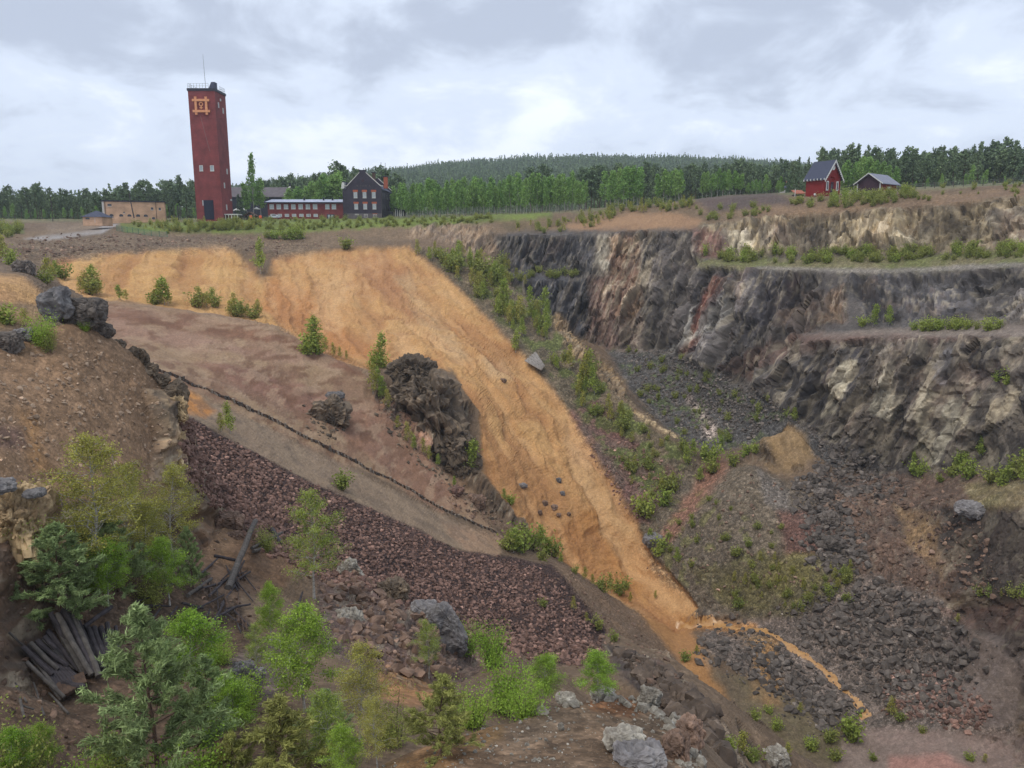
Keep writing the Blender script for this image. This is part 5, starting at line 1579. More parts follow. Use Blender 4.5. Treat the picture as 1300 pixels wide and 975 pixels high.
# near trees, one by one: kind, foot, height in photograph pixels
for key, x, y, hp, wd, cat, name, lab in (
 ('olive_birch', 122, 752, 200, 1.15, 'tree', 'birch_tree', 'tall slender olive birch with white trunk standing against the near left knoll'),
 ('olive_birch', 168, 722, 135, 1.25, 'tree', 'birch_tree', 'thin olive leaved birch just right of the tall white birch'),
 ('olive_birch', 222, 722, 128, 1.35, 'tree', 'birch_tree', 'birch with thin pale trunk below the crag of the near left knoll'),
 ('bright_birch', 140, 775, 95, 1.1, 'tree', 'birch_tree', 'bright green young birch at the foot of the tall white birch'),
 ('bright_birch', 214, 768, 88, 1.15, 'tree', 'birch_tree', 'bright green bushy birch right of the dark pines in the left gully'),
 ('near_pine', 82, 800, 145, 1.35, 'tree', 'pine_tree', 'dark green spreading pine below the pale left crag'),
 ('near_pine', 152, 752, 105, 1.25, 'tree', 'pine_tree', 'dark pine half hidden behind the bright green young birches'),
 ('near_pine', 246, 748, 84, .7, 'tree', 'pine_tree', 'thin dark pine sapling left of the fallen timber pole'),
 ('near_pine', 200, 1005, 246, 1.08, 'tree', 'pine_tree', 'large blue green pine in front of the leaning log cribbing'),
 ('bright_birch', 246, 895, 128, 1.25, 'tree', 'birch_tree', 'bright green birch close behind the large blue green pine'),
 ('near_pine', 268, 930, 105, 1.2, 'tree', 'pine_tree', 'lower dark pine crowding the right flank of the large pine'),
 ('near_birch', 397, 760, 136, 1.2, 'tree', 'birch_tree', 'multi stemmed birch standing before the red rubble slope'),
 ('bright_birch', 345, 822, 88, .75, 'tree', 'birch_tree', 'narrow bright green birch below the fallen timber pole'),
 ('bright_birch', 388, 905, 138, 1.2, 'tree', 'birch_tree', 'full bright green birch in the middle of the lower thicket'),
 ('near_pine', 410, 960, 95, 1.2, 'tree', 'pine_tree', 'dark pine under the full bright green birch'),
 ('olive_birch', 456, 938, 128, 1.2, 'tree', 'birch_tree', 'olive birch with white trunk below the heap of brown rocks'),
 ('near_birch', 545, 862, 80, .9, 'tree', 'birch_tree', 'small birch in front of the big smooth grey slab'),
 ('olive_pine', 360, 1010, 135, 1.5, 'tree', 'pine_tree', 'yellowish young pine at the bottom edge left of the ledge'),
 ('olive_pine', 562, 958, 108, 1.3, 'tree', 'pine_tree', 'small olive pine rooted at the left end of the foreground ledge'),
 ('near_bush', 594, 830, 40, 1.1, 'bush', 'birch_bush', 'left one of two bright green bushes right of the smooth grey slab'),
 ('near_bush', 625, 846, 56, .9, 'bush', 'birch_bush', 'right one of two bright green bushes right of the smooth grey slab'),
 ('bright_birch', 690, 900, 74, 1.2, 'tree', 'birch_bush', 'tallest bright green birch bush behind the left part of the foreground ledge'),
 ('near_bush', 640, 908, 66, 1.1, 'bush', 'birch_bush', 'middle green bush behind the left part of the foreground ledge'),
 ('near_bush', 600, 922, 58, 1.1, 'bush', 'birch_bush', 'low green bush between the olive pine and the birch bushes'),
 ('near_bush', 665, 912, 50, 1.2, 'bush', 'birch_bush', 'green bush touching the rim of the foreground ledge'),
 ('bright_birch', 757, 892, 74, 1.2, 'tree', 'birch_bush', 'single vivid green birch behind the top of the foreground ledge'),
 ('near_olive_bush', 30, 1000, 100, 1.0, 'bush', 'birch_bush', 'green shrub in the bottom left corner'),
 ('bright_birch', 60, 985, 75, 1.0, 'tree', 'birch_bush', 'small green birch at the bottom left beside the corner shrub'),
 ('near_olive_bush', 160, 1010, 75, .9, 'bush', 'birch_bush', 'yellow green shrub under the large blue green pine at the bottom'),
 ('near_olive_bush', 50, 735, 80, 1.0, 'bush', 'willow_bush', 'sparse yellowish shrub at the foot of the pale left crag'),
 ('near_olive_bush', 105, 690, 50, 1.2, 'bush', 'willow_bush', 'sparse olive shrub left of the tall white birch'),
 ('bright_birch', 300, 940, 90, 1.2, 'tree', 'birch_tree', 'green birch at the bottom between the large pine and the yellowish pine'),
 ('near_birch', 420, 985, 120, 1.2, 'tree', 'birch_tree', 'dark green birch at the bottom edge right of the yellowish pine'),
 ('near_bush', 120, 1000, 62, 1.2, 'bush', 'birch_bush', 'leafy bush at the bottom edge left of the yellow green shrub'),
 ('bright_birch', 20, 1010, 95, 1.1, 'tree', 'birch_tree', 'birch cut by the bottom left corner of the photo'),
 ('near_bush', 245, 1010, 80, 1.2, 'bush', 'birch_bush', 'dark green bush at the bottom edge under the right side of the large pine'),
 ('olive_pine', 300, 1015, 95, 1.3, 'tree', 'pine_tree', 'yellowish pine top at the bottom edge left of the larger yellowish pine'),
 ('bright_birch', 440, 1000, 90, 1.1, 'tree', 'birch_tree', 'light birch at the bottom edge next to the left end of the ledge'),
 ('olive_birch', 480, 975, 95, 1.1, 'tree', 'birch_tree', 'airy olive birch left of the small olive pine'),
 ('near_birch', 325, 860, 70, 1.1, 'tree', 'birch_tree', 'small birch left of the full bright green birch'),
 ('olive_birch', 190, 735, 100, 1.2, 'tree', 'birch_tree', 'olive birch between the dark pines and the bushy green birch'),
 ('near_olive_bush', 190, 770, 45, 1.3, 'bush', 'willow_bush', 'olive bush between the cribbing and the bright bushy birch'),
 ('near_olive_bush', 500, 945, 60, 1.2, 'bush', 'willow_bush', 'olive bush between the white trunked birch and the small olive pine'),
 ('near_bush', 310, 905, 50, 1.2, 'bush', 'birch_bush', 'dark leaved bush on the bank right of the large pine'),
 ('near_bush', 280, 842, 34, 1.2, 'bush', 'birch_bush', 'small green bush right of the bright birch behind the large pine'),
 ('near_olive_bush', 340, 700, 30, 1.2, 'bush', 'willow_bush', 'olive shrub on the heap left of the multi stemmed birch'),
 ('near_bush', 52, 438, 40, 1.0, 'bush', 'willow_bush', 'dark green shrub in front of the dark boulders on the near knoll'),
 ('near_olive_bush', 62, 446, 30, .9, 'bush', 'willow_bush', 'yellow flowering shrub below the dark boulders on the near knoll'),
 ('near_bush', 82, 398, 18, 1.0, 'bush', 'willow_bush', 'tuft of green leaves growing on the taller dark boulder'),
 ('near_bush', 108, 420, 14, 1.2, 'bush', 'willow_bush', 'small green plant under the lower dark boulder'),
 ('green_bush', 12, 412, 26, 1.3, 'bush', 'willow_bush', 'green bush at the left edge above the near knoll'),
 ('olive_sapling', 32, 414, 22, 1.3, 'bush', 'willow_bush', 'yellowish bush beside the left edge bush above the near knoll'),
 ('sapling', 293, 551, 40, .9, 'tree', 'birch_sapling', 'lone sapling on the grey sand above the red rubble'),
 ('olive_sapling', 281, 549, 25, .9, 'tree', 'birch_sapling', 'smaller sapling close left of the lone one above the red rubble'),
 ('bush', 433, 622, 26, 1.1, 'bush', 'willow_bush', 'round olive bush on the sand below the timber edging'),
):
    plant_px(key, x, y, hp, lab, cat, name, wide=wd)

# saplings on the sand and the slopes
def many(items, key, cat, name, lab, group, wide=1.0):
    for k, (x, y, hp) in enumerate(items):
        kk = key if isinstance(key, str) else key[k % len(key)]
        plant_px(kk, x, y, hp, lab, cat, name, group, wide=wide)
many([(60,358,30),(72,352,20),(108,372,26),(118,372,34),(126,374,20),(152,380,18),(201,386,26),(209,387,34),(254,389,25),(268,389,23),(299,400,27),(308,401,18),(326,403,22)],
     ('olive_sapling', 'sapling'), 'tree', 'birch_sapling', 'small birch sapling along the foot of the left sand face', 'saplings below the left sand face', 1.35)
many([(58,360,20),(66,358,22),(80,354,20),(103,373,20),(113,373,22),(123,375,18),(197,387,20),(213,388,20),(250,390,20),(262,390,19),(274,390,16),(292,402,20),(304,402,20),(314,403,17),(322,404,17),(160,382,14)],
     ('bush', 'olive_sapling'), 'bush', 'willow_bush', 'olive bush among the saplings along the foot of the left sand face', 'bushes below the left sand face', 1.25)
many([(390,449,26),(406,449,24),(476,468,22),(488,467,20)], 'green_bush', 'bush', 'willow_bush', 'green bush at the foot of one of the two big saplings below the sand fan', 'bushes by the big saplings', 1.1)
plant_px('sapling', 331, 348, 44, 'dull green narrow tree in the notch between the two sand faces', 'tree', 'birch_sapling', wide=.8)
plant_px('sapling', 398, 447, 44, 'fullest bushy sapling at the edge of the brown slope below the main sand fan', 'tree', 'birch_sapling', wide=1.5)
plant_px('sapling', 482, 466, 42, 'upright sapling on the sand just left of the dark rock outcrop', 'tree', 'birch_sapling', wide=1.0)
many([(413,448,20),(424,453,18),(432,455,15),(440,457,12)], 'olive_sapling', 'tree', 'birch_sapling', 'tiny sapling in the row right of the fullest sapling on the brown slope', 'tiny saplings on the edge of the brown slope')
many([(474,500,38),(484,508,30),(492,520,26),(480,488,22),(518,562,26),(526,572,20),(545,585,20),(556,592,16),(538,578,22),(577,618,14),(505,545,18)], ('olive_sapling', 'sapling'), 'tree', 'birch_sapling',
     'sapling among the stones at the left foot of the dark rock outcrop', 'saplings left of the dark outcrop')
plant_px('sapling', 597, 599, 40, 'green sapling at the lower right corner of the dark rock outcrop', 'tree', 'birch_sapling', wide=1.1)
many([(642,698,26),(652,702,32),(662,700,34),(672,698,36),(684,698,32),(692,702,26),(702,706,22),(640,636,16),(648,640,14),(690,712,16),(712,716,15)], ('bush', 'sapling', 'green_bush'), 'bush', 'willow_bush',
     'green bush in the clump at the lower end of the timber edging', 'bushes below the timber edging', 1.1)
many([(742,736,17),(766,752,22),(775,754,26),(787,754,24),(752,742,14),(730,728,12),(800,765,14),(796,748,10),(832,760,11),(690,770,14),(728,775,18),(760,800,20),(745,790,14),(780,815,16)], ('olive_sapling', 'bush'), 'bush', 'willow_bush',
     'small bush at the edge of the sand near the foot of the fan', 'small bushes at the fan foot')
plant_px('bush', 438, 316, 16, 'round bush on top of the main sand fan', 'bush', 'willow_bush', wide=1.4)
many([(350,303,12),(362,304,14),(372,304,16),(383,303,14),(340,302,10)], 'green_bush', 'bush', 'willow_bush', 'green bush in the clump above the notch between the sand faces', 'bushes above the sand notch', 1.3)
def inside(x, y, poly):
    c = False
    for i in range(len(poly)):
        (x1, y1), (x2, y2) = poly[i], poly[i-1]
        if (y1 > y) != (y2 > y) and x < (x2-x1)*(y-y1)/(y2-y1)+x1: c = not c
    return c
def scatter_px(poly, n, seed):
    r = random.Random(seed)
    xs = [q[0] for q in poly]; ys = [q[1] for q in poly]
    out = []
    while len(out) < n:
        x, y = r.uniform(min(xs), max(xs)), r.uniform(min(ys), max(ys))
        if inside(x, y, poly): out.append((x, y))
    return out, r
def patch(poly, n, h0, h1, key, cat, name, lab, group, seed, wide=1.0):
    pts, r = scatter_px(poly, n, seed)
    many([(x, y, r.uniform(h0, h1)) for x, y in pts], key, cat, name, lab, group, wide)
many([(640,392,36),(660,412,36),(690,396,30),(742,492,46),(755,502,36),(722,470,32),(655,448,28),(735,505,24),(748,478,34),(610,372,26),(575,338,22),(530,325,20),(545,332,18)], ('sapling', 'olive_sapling'), 'tree', 'birch_sapling',
     'larger pale stemmed sapling on the dark ridge between sand and pit', 'larger saplings on the ridge between sand and pit')
patch([(535,312),(575,318),(640,352),(695,398),(700,430),(660,430),(600,372),(560,340)], 68, 12, 26, ('olive_sapling', 'sapling', 'bush'), 'bush', 'birch_sapling', 'small sapling on the upper part of the dark ridge between sand and pit', 'saplings on the upper ridge', 1.2)
patch([(690,420),(715,440),(765,495),(800,530),(790,560),(730,510),(690,450)], 26, 10, 24, ('olive_sapling', 'bush', 'sapling'), 'bush', 'birch_sapling', 'small sapling on the lower part of the dark ridge between sand and pit', 'saplings on the lower ridge', 1.2)
patch([(800,530),(850,560),(880,590),(840,650),(815,640),(780,590)], 22, 8, 18, ('bush', 'olive_sapling'), 'bush', 'willow_bush', 'low bush on the reddish slope above the foot of the sand fan', 'low bushes above the fan foot', 1.2)
many([(825,692,22),(820,656,34),(852,622,24),(872,592,26),(902,588,30),(932,592,20),(888,612,20),(842,642,24),(868,572,18),(915,572,20),(945,580,18),(925,560,14),(860,715,20),(835,705,24),(905,600,22),(880,580,22),(958,575,14),(1000,530,14),(1008,535,18)], ('sapling', 'green_bush', 'bush'), 'bush', 'birch_sapling',
     'green sapling in the hollow between the dark rubble floor and the grey mound', 'saplings in the hollow behind the grey mound', 1.1)
patch([(850,640),(950,610),(1010,690),(900,720),(840,720)], 20, 6, 13, 'bush', 'bush', 'willow_bush', 'low bush on the flank of the grey mound', 'low bushes on the grey mound', 1.3)
patch([(930,705),(1080,725),(1075,768),(1020,782),(925,775)], 46, 8, 18, ('bush', 'olive_sapling'), 'bush', 'willow_bush', 'yellowish bush on the green terrace below the grey mound', 'bushes on the green terrace', 1.3)
patch([(895,324),(1000,323),(1200,318),(1300,312),(1300,327),(1100,335),(920,334)], 120, 7, 15, ('bush', 'green_bush', 'bush'), 'bush', 'willow_bush', 'bush on the green upper bench of the right wall', 'bushes on the upper bench', 1.3)
plant_px('sapling', 1108, 415, 28, 'left one of two slim saplings on the lower bench', 'tree', 'birch_sapling')
plant_px('sapling', 1128, 414, 26, 'right one of two slim saplings on the lower bench', 'tree', 'birch_sapling')
many([(1095,414,13),(1172,420,16),(1182,420,18),(1192,419,16),(1205,418,14),(1215,418,17),(1228,418,14),(1255,420,18),(1265,418,14),(1160,419,12),(1240,418,10),(1278,488,22),(1268,484,14)], 'green_bush', 'bush', 'willow_bush',
     'bright bush on the lower bench of the right wall', 'bushes on the lower bench', 1.1)
many([(1165,604,22),(1160,588,15),(1208,606,24),(1230,608,26),(1244,580,28),(1258,612,22),(1270,616,24),(1282,612,26),(1292,606,32),(1222,590,18),(1300,615,30),(1195,612,12),(1300,590,20)], ('green_bush', 'sapling', 'bush'), 'bush', 'willow_bush',
     'bush along the foot of the pale streaked right cliff', 'bushes at the foot of the right cliff', 1.1)
many([(1245,757,14),(1256,757,15),(1272,758,12),(1288,757,18),(1300,758,18),(1062,748,16),(1075,765,14),(1050,752,12),(1130,908,24),(1142,915,14),(1082,938,34),(1072,930,20),(1050,940,22),(1030,952,18),(1015,905,14),(960,915,16),(975,905,12),(942,958,32),(955,965,22),(930,950,18),(885,830,12),(870,840,14),(985,925,16),(1000,960,20),(1060,965,18),(1230,965,12),(1250,968,12),(1110,965,12),(1170,930,10),(1215,790,12)],
     ('bush', 'green_bush', 'olive_sapling'), 'bush', 'willow_bush', 'bush on the stony pit floor at the lower right', 'bushes on the lower pit floor', 1.2)
patch([(785,446),(850,446),(930,480),(1000,525),(960,550),(880,560),(800,500)], 46, 5, 11, ('bush', 'green_bush'), 'bush', 'willow_bush', 'low bush on the dark rubble floor below the back wall', 'low bushes on the dark rubble floor', 1.3)
patch([(652,344),(740,346),(742,354),(660,354)], 14, 7, 12, 'bush', 'bush', 'willow_bush', 'bush on the ledge of the dark back wall', 'bushes on the back wall ledge', 1.3)
patch([(620,330),(660,335),(668,365),(640,360)], 12, 10, 18, ('olive_sapling', 'bush'), 'bush', 'birch_sapling', 'sapling at the left corner of the dark back wall', 'saplings at the left corner of the back wall', 1.2)
# bushes along the rim
patch([(160,284),(330,283),(335,292),(205,297)], 120, 5, 10, ('green_bush', 'bush', 'olive_sapling'), 'bush', 'willow_bush', 'bush in the green strip before the tower', 'bushes before the tower', 1.4)
patch([(330,280),(560,277),(625,274),(625,284),(450,290),(340,294)], 190, 3, 7, ('bush', 'green_bush'), 'bush', 'willow_bush', 'low bush along the plateau edge before the red and dark buildings', 'low bushes along the plateau edge', 1.5)
patch([(740,268),(830,262),(880,258),(880,268),(800,272),(745,292),(735,285)], 55, 6, 13, ('bush', 'olive_sapling'), 'bush', 'willow_bush', 'bush on the loose bank above the back wall', 'bushes on the bank above the back wall', 1.4)
patch([(850,266),(960,262),(1000,275),(900,282)], 26, 5, 9, 'bush', 'bush', 'willow_bush', 'low dull bush on the bank below the dark heap', 'low bushes below the dark heap', 1.4)
patch([(1000,250),(1060,250),(1100,248),(1160,243),(1160,258),(1060,266),(1000,262)], 60, 7, 13, ('bush', 'green_bush', 'bush'), 'bush', 'willow_bush', 'bush on the bank below the red house and the barn', 'bushes below the red house', 1.4)
patch([(1160,240),(1300,232),(1300,250),(1160,258)], 22, 4, 8, 'bush', 'bush', 'willow_bush', 'low bush on the bare bank right of the barn', 'low bushes right of the barn', 1.5)
patch([(0,286),(28,285),(30,300),(0,304)], 14, 8, 16, ('green_bush', 'bush'), 'bush', 'willow_bush', 'bush beside the gravel road at the left edge', 'bushes at the left edge of the road', 1.4)
many([(4,332,32),(12,336,20),(0,318,20)], ('olive_sapling', 'green_bush'), 'bush', 'willow_bush', 'tall bush at the left edge below the gravel road', 'tall bushes at the left edge', 1.3)
patch([(660,284),(740,276),(740,292),(700,296),(650,296)], 30, 4, 9, ('bush', 'olive_sapling'), 'bush', 'willow_bush', 'low bush on the brown bank left above the back wall', 'low bushes left above the back wall', 1.4)

# trees on the plateau: foot by distance, top by height in the photograph
def far_tree(key, x, Y, top, lab, group, name, tilt=0.0, wide=1.0):
    X = P(x, 270, Y)[0]
    z = ground(X, Y)
    h = P(x, top, Y)[2] - z
    if key == 'far_spruce' and name == 'pine_tree':
        name, lab, group = 'spruce_tree', lab.replace('pine', 'spruce'), group.replace('pines', 'spruces') if group else None
    return plant(key, (X, Y, z - .1), max(h, 3.0), lab, 'tree', name, group, wide=wide, tilt=tilt)
def belt(n, x0, x1, Y0, Y1, prof, jit, key, lab, group, name, seed, tilt=0.0, wide=1.0):
    r = random.Random(seed)
    for k in range(n):
        x = x0 + (x1-x0)*(k + r.uniform(.1, .9))/n
        top = np.interp(x, [q[0] for q in prof], [q[1] for q in prof]) + r.uniform(-.3, 1.0)*jit
        kk = key if isinstance(key, str) else key[r.randrange(len(key))]
        far_tree(kk, x, r.uniform(Y0, Y1), top, lab, group, name, tilt + r.gauss(0, .02), wide*r.uniform(.85, 1.2))
LP = [(-60,240),(0,240),(50,237),(95,240),(125,245),(150,236),(175,230),(205,235),(230,222),(250,232)]
belt(84, -70, 262, 345, 430, LP, 13, ('far_pine', 'far_pine', 'far_spruce'), 'dark pine in the wood behind the pale brick hall', 'pines behind the pale hall', 'pine_tree', 1)
belt(26, -60, 250, 318, 345, [(-60,262),(0,258),(100,262),(250,258)], 8, 'far_birch', 'low pale birch at the edge of the wood behind the pale hall', 'birches at the left wood edge', 'birch_tree', 2)
belt(34, 262, 505, 395, 450, [(262,236),(300,240),(345,229),(400,219),(430,213),(505,214)], 8, ('far_pine', 'far_spruce', 'far_pine'), 'dark pine in the wood behind the red and dark brick buildings', 'pines behind the brick buildings', 'pine_tree', 3)
belt(16, 365, 440, 345, 362, [(365,240),(400,230),(425,217),(440,222)], 7, 'far_birch', 'leafy tree behind the roof of the long red building', 'leafy trees behind the red building', 'birch_tree', 4, wide=1.2)
far_tree('far_birch', 322, 322, 194, 'tall slim birch with sparse top between tower and red building', None, 'birch_tree', wide=.55)
for x_, t_, l_ in ((314,232,'left leafy tree at the foot of the tall slim birch'), (331,226,'right leafy tree at the foot of the tall slim birch')):
    far_tree('far_birch', x_, 326, t_, l_, None, 'birch_tree', wide=1.1)
far_tree('far_spruce', 306, 320, 246, 'small dark spruce right of the tower base', None, 'spruce_tree', wide=1.3)
far_tree('far_pine', 430, 372, 206, 'tree with thin open crown standing above the roof of the red building', None, 'pine_tree', wide=1.1)
belt(64, 497, 745, 300, 332, [(497,236),(540,230),(580,226),(640,224),(700,221),(728,219),(745,228)], 16, 'far_birch', 'slim pale stemmed birch in the planted grove behind the fence', 'birches of the planted grove', 'birch_tree', 5, wide=.9)
belt(30, 497, 745, 332, 350, [(497,232),(580,226),(700,222),(745,226)], 6, 'far_birch', 'birch in the back rows of the planted grove', 'birches at the back of the grove', 'birch_tree', 6)
for x_, t_, l_ in ((673,213,'left one of two dark pines rising behind the birch grove'), (689,210,'right one of two dark pines rising behind the birch grove')):
    far_tree('far_pine', x_, 368, t_, l_, None, 'pine_tree', wide=1.1)
belt(62, 735, 1005, 345, 420, [(735,216),(760,212),(790,208),(850,211),(900,209),(945,203),(975,206),(1005,206)], 11, ('far_pine', 'far_spruce', 'far_pine'), 'dark pine in the middle wood above the back wall', 'pines of the middle wood', 'pine_tree', 7, wide=.9)
for a_, b_, t_, n_, l_, g_ in ((768,815,209,10,'birch in the round clump above the middle of the back wall','birches of the round clump'),
                               (832,868,213,7,'birch in the small clump right of the round clump','birches of the small clump'),
                               (890,940,212,9,'birch standing on the dark heap above the back wall','birches on the dark heap'),
                               (945,1003,222,10,'low birch left of the red house','birches left of the red house')):
    belt(n_, a_, b_, 285, 312, [(a_, t_+6), ((a_+b_)/2, t_), (b_, t_+5)], 7, 'far_birch', l_, g_, 'birch_tree', int(a_), wide=1.05)
RP = [(990,206),(1020,196),(1040,190),(1060,190),(1085,186),(1105,187),(1130,192),(1150,187),(1180,188),(1200,183),(1230,184),(1262,178),(1300,180),(1380,176)]
belt(86, 1000, 1385, 278, 330, RP, 14, ('far_pine', 'far_spruce', 'far_pine', 'far_spruce'), 'wind bent pine in the wood along the right rim', 'pines of the right wood', 'pine_tree', 8, tilt=.06, wide=.9)
belt(40, 1040, 1385, 318, 360, [(1040,200),(1385,190)], 10, 'far_pine', 'dark pine deep in the wood along the right rim', 'inner pines of the right wood', 'pine_tree', 9)
belt(14, 1055, 1135, 268, 280, [(1055,212),(1080,200),(1110,200),(1135,214)], 8, 'far_birch', 'green birch between the red house and the barn', 'birches behind the barn', 'birch_tree', 10, wide=1.1)
belt(8, 1150, 1300, 265, 278, [(1150,228),(1235,210),(1300,226)], 8, 'far_birch', 'pale young birch before the dark pines of the right wood', 'birches of the right wood edge', 'birch_tree', 11)
far_tree('far_spruce', 1037, 262, 186, 'tallest narrow dark tree rising behind the roof of the red house', None, 'spruce_tree', wide=.9)

# bushes too small and many to count: one undergrowth
def undergrowth():
    r = np.random.default_rng(5)
    V, F0, F1, Cc, b = [], [], [], [], 0
    for key, p, h, wide in UNDER:
        me, _, h0 = PROTO[key][int(r.integers(len(PROTO[key])))]
        v = np.empty(len(me.vertices)*3, np.float32); me.vertices.foreach_get('co', v); v = v.reshape(-1, 3)
        f = np.empty(len(me.loops), np.int32); me.loops.foreach_get('vertex_index', f); f = f.reshape(-1, 4)
        mi = np.empty(len(me.polygons), np.int32); me.polygons.foreach_get('material_index', mi)
        cc = np.empty(len(me.vertices)*4, np.float32); me.color_attributes['Col'].data.foreach_get('color', cc); cc = cc.reshape(-1, 4)[:, :3].copy()
        a = r.uniform(0, 6.28); s = h/h0
        R3 = np.array([[math.cos(a), -math.sin(a), 0], [math.sin(a), math.cos(a), 0], [0, 0, 1]]) * np.array([[s*wide, s*wide, s]])
        V.append(v @ R3.T + np.array(p) - [0, 0, .05])
        cc[:, 1] = np.clip(cc[:, 1]*.45 + r.uniform(0, .9), 0, 1.4); F0.append(f[mi == 0] + b); F1.append(f[mi == 1] + b); Cc.append(cc); b += len(v)
    me = raw_mesh('undergrowth', np.concatenate(V), [(np.concatenate(F0), 0), (np.concatenate(F1), 1)], [M['twig_bark'], M['bush_leaf']], col=np.concatenate(Cc))
    o = bpy.data.objects.new('undergrowth', me); C.objects.link(o)
    tag(o, 'low scattered undergrowth on benches, banks and pit floor', 'undergrowth', kind='stuff')
undergrowth()

# the wooded ridge beyond: one mass
def forest():
    r = np.random.default_rng(99)
    Vs, Fs, Cs, base = [], [], [], 0
    for (Ya, Yb, step, nq, sz) in ((425, 760, 5.0, 46, 1.7), (760, 1250, 7.0, 24, 2.6), (1250, 1640, 6.5, 20, 2.4)):
        xs = np.arange(-.80*Yb, .80*Yb, step); ys = np.arange(Ya, Yb, step)
        X, Y = np.meshgrid(xs, ys)
        X = X.ravel() + r.uniform(-.5, .5, X.size)*step; Y = Y.ravel() + r.uniform(-.5, .5, Y.size)*step
        t = X / Y
        k = (np.abs(t) < .80) & (r.uniform(0, 1, len(X)) < .85)
        # thin out what the nearer rows and the rise of the hill hide anyway
        X, Y = X[k], Y[k]
        Z = height(X, Y)
        h = (11 + 7*fbm(np.stack([X, Y, 0*X], axis=1), 60, 3, 44) + r.normal(0, 2.6, len(X))).clip(5, 22); n = len(X)
        u = r.uniform(0, 1, (n, nq)) ** .75
        a = r.uniform(0, 2*np.pi, (n, nq))
        rad = (.16*h)[:, None] * (1-u*.9) * np.sqrt(r.uniform(.2, 1, (n, nq)))
        c = np.stack([X[:, None] + rad*np.cos(a), Y[:, None] + rad*np.sin(a), Z[:, None] + h[:, None]*(.22 + .78*u)], axis=-1).reshape(-1, 3)
        tone = np.repeat(r.uniform(.75, 1.25, n), nq)
        V, F, cc = leaf_quads(c, sz, r, .7, np.tile([[0, 0, 1.0]], (len(c), 1)), tone)
        cc[:, 1] = np.repeat(np.repeat((r.uniform(0, 1, n) < .12) * .9, nq), 4)
        Vs.append(V); Fs.append(F + base); Cs.append(cc); base += len(V)
    print('forest faces', base // 4)
    me = raw_mesh('forest', np.concatenate(Vs), [(np.concatenate(Fs), 0)], [M['far_pine']], col=np.concatenate(Cs))
    o = bpy.data.objects.new('forest', me); C.objects.link(o)
    tag(o, 'dark conifer forest covering the distant ridge', 'forest', kind='stuff')
forest()

# ------------------------------------------------------------------ rocks
def rock_mat(name, c, c2, c3=None, scale=1.5, bump=.6, rough=.85):
    m, nt, b = nodes_mat(name)
    at = ladd(nt, 'ShaderNodeVertexColor'); at.layer_name = 'Col'
    tc = ladd(nt, 'ShaderNodeTexCoord')
    n = ladd(nt, 'ShaderNodeTexNoise'); n.inputs['Scale'].default_value = scale; n.inputs['Detail'].default_value = 9; n.inputs['Roughness'].default_value = .68
    nt.links.new(tc.outputs['Object'], n.inputs['Vector'])
    r = ladd(nt, 'ShaderNodeValToRGB')
    r.color_ramp.elements[0].position = .34; r.color_ramp.elements[0].color = (*lin(c2), 1)
    r.color_ramp.elements[1].position = .60; r.color_ramp.elements[1].color = (*lin(c), 1)
    if c3 is not None:
        e_ = r.color_ramp.elements.new(.70); e_.color = (*lin(c3), 1)
    nt.links.new(n.outputs['Fac'], r.inputs[0])
    mx = ladd(nt, 'ShaderNodeMixRGB', blend_type='MULTIPLY'); mx.inputs[0].default_value = 1
    nt.links.new(r.outputs[0], mx.inputs[1]); nt.links.new(at.outputs[0], mx.inputs[2])
    oi = ladd(nt, 'ShaderNodeObjectInfo')
    mr = ladd(nt, 'ShaderNodeMapRange'); mr.inputs['To Min'].default_value = .75; mr.inputs['To Max'].default_value = 1.25
    nt.links.new(oi.outputs['Random'], mr.inputs[0])
    sc = ladd(nt, 'ShaderNodeVectorMath', operation='SCALE'); nt.links.new(mx.outputs[0], sc.inputs[0]); nt.links.new(mr.outputs[0], sc.inputs['Scale'])
    nt.links.new(sc.outputs[0], b.inputs['Base Color'])
    bp = ladd(nt, 'ShaderNodeBump'); bp.inputs['Strength'].default_value = bump; bp.inputs['Distance'].default_value = .15
    nt.links.new(n.outputs['Fac'], bp.inputs['Height']); nt.links.new(bp.outputs[0], b.inputs['Normal'])
    b.inputs['Roughness'].default_value = rough; b.inputs['Specular IOR Level'].default_value = .3
    return m
M['red_rock'] = rock_mat('red brown rock', (128,100,88), (88,68,60), (158,134,120))
M['dark_rock'] = rock_mat('dark slate rock', (108,99,91), (72,66,62), (146,136,126))
M['ridge_rock'] = rock_mat('dark ridge rock', (100,86,74), (66,57,50), (134,120,106))
M['knoll_rock'] = rock_mat('knoll stones', (156,134,112), (120,100,84), (186,172,154))
M['brown_rock'] = rock_mat('brown rock', (128,104,88), (88,72,62), (160,142,124))
M['pale_rock'] = rock_mat('pale rock', (176,160,142), (136,118,102), (206,198,186))
M['grey_rock'] = rock_mat('grey rock', (122,118,116), (92,88,88), (160,158,154))
M['outcrop_rock'] = rock_mat('dark brown outcrop rock', (108,94,78), (72,64,56), (142,124,100), .6, .9)
M['tan_rock'] = rock_mat('tan crag rock', (186,162,124), (124,102,78), (210,192,160), .7, .8)
M['lichen_rock'] = rock_mat('pale lichen rock', (150,144,132), (104,96,86), (200,196,186), 2.5)
HULLS = []
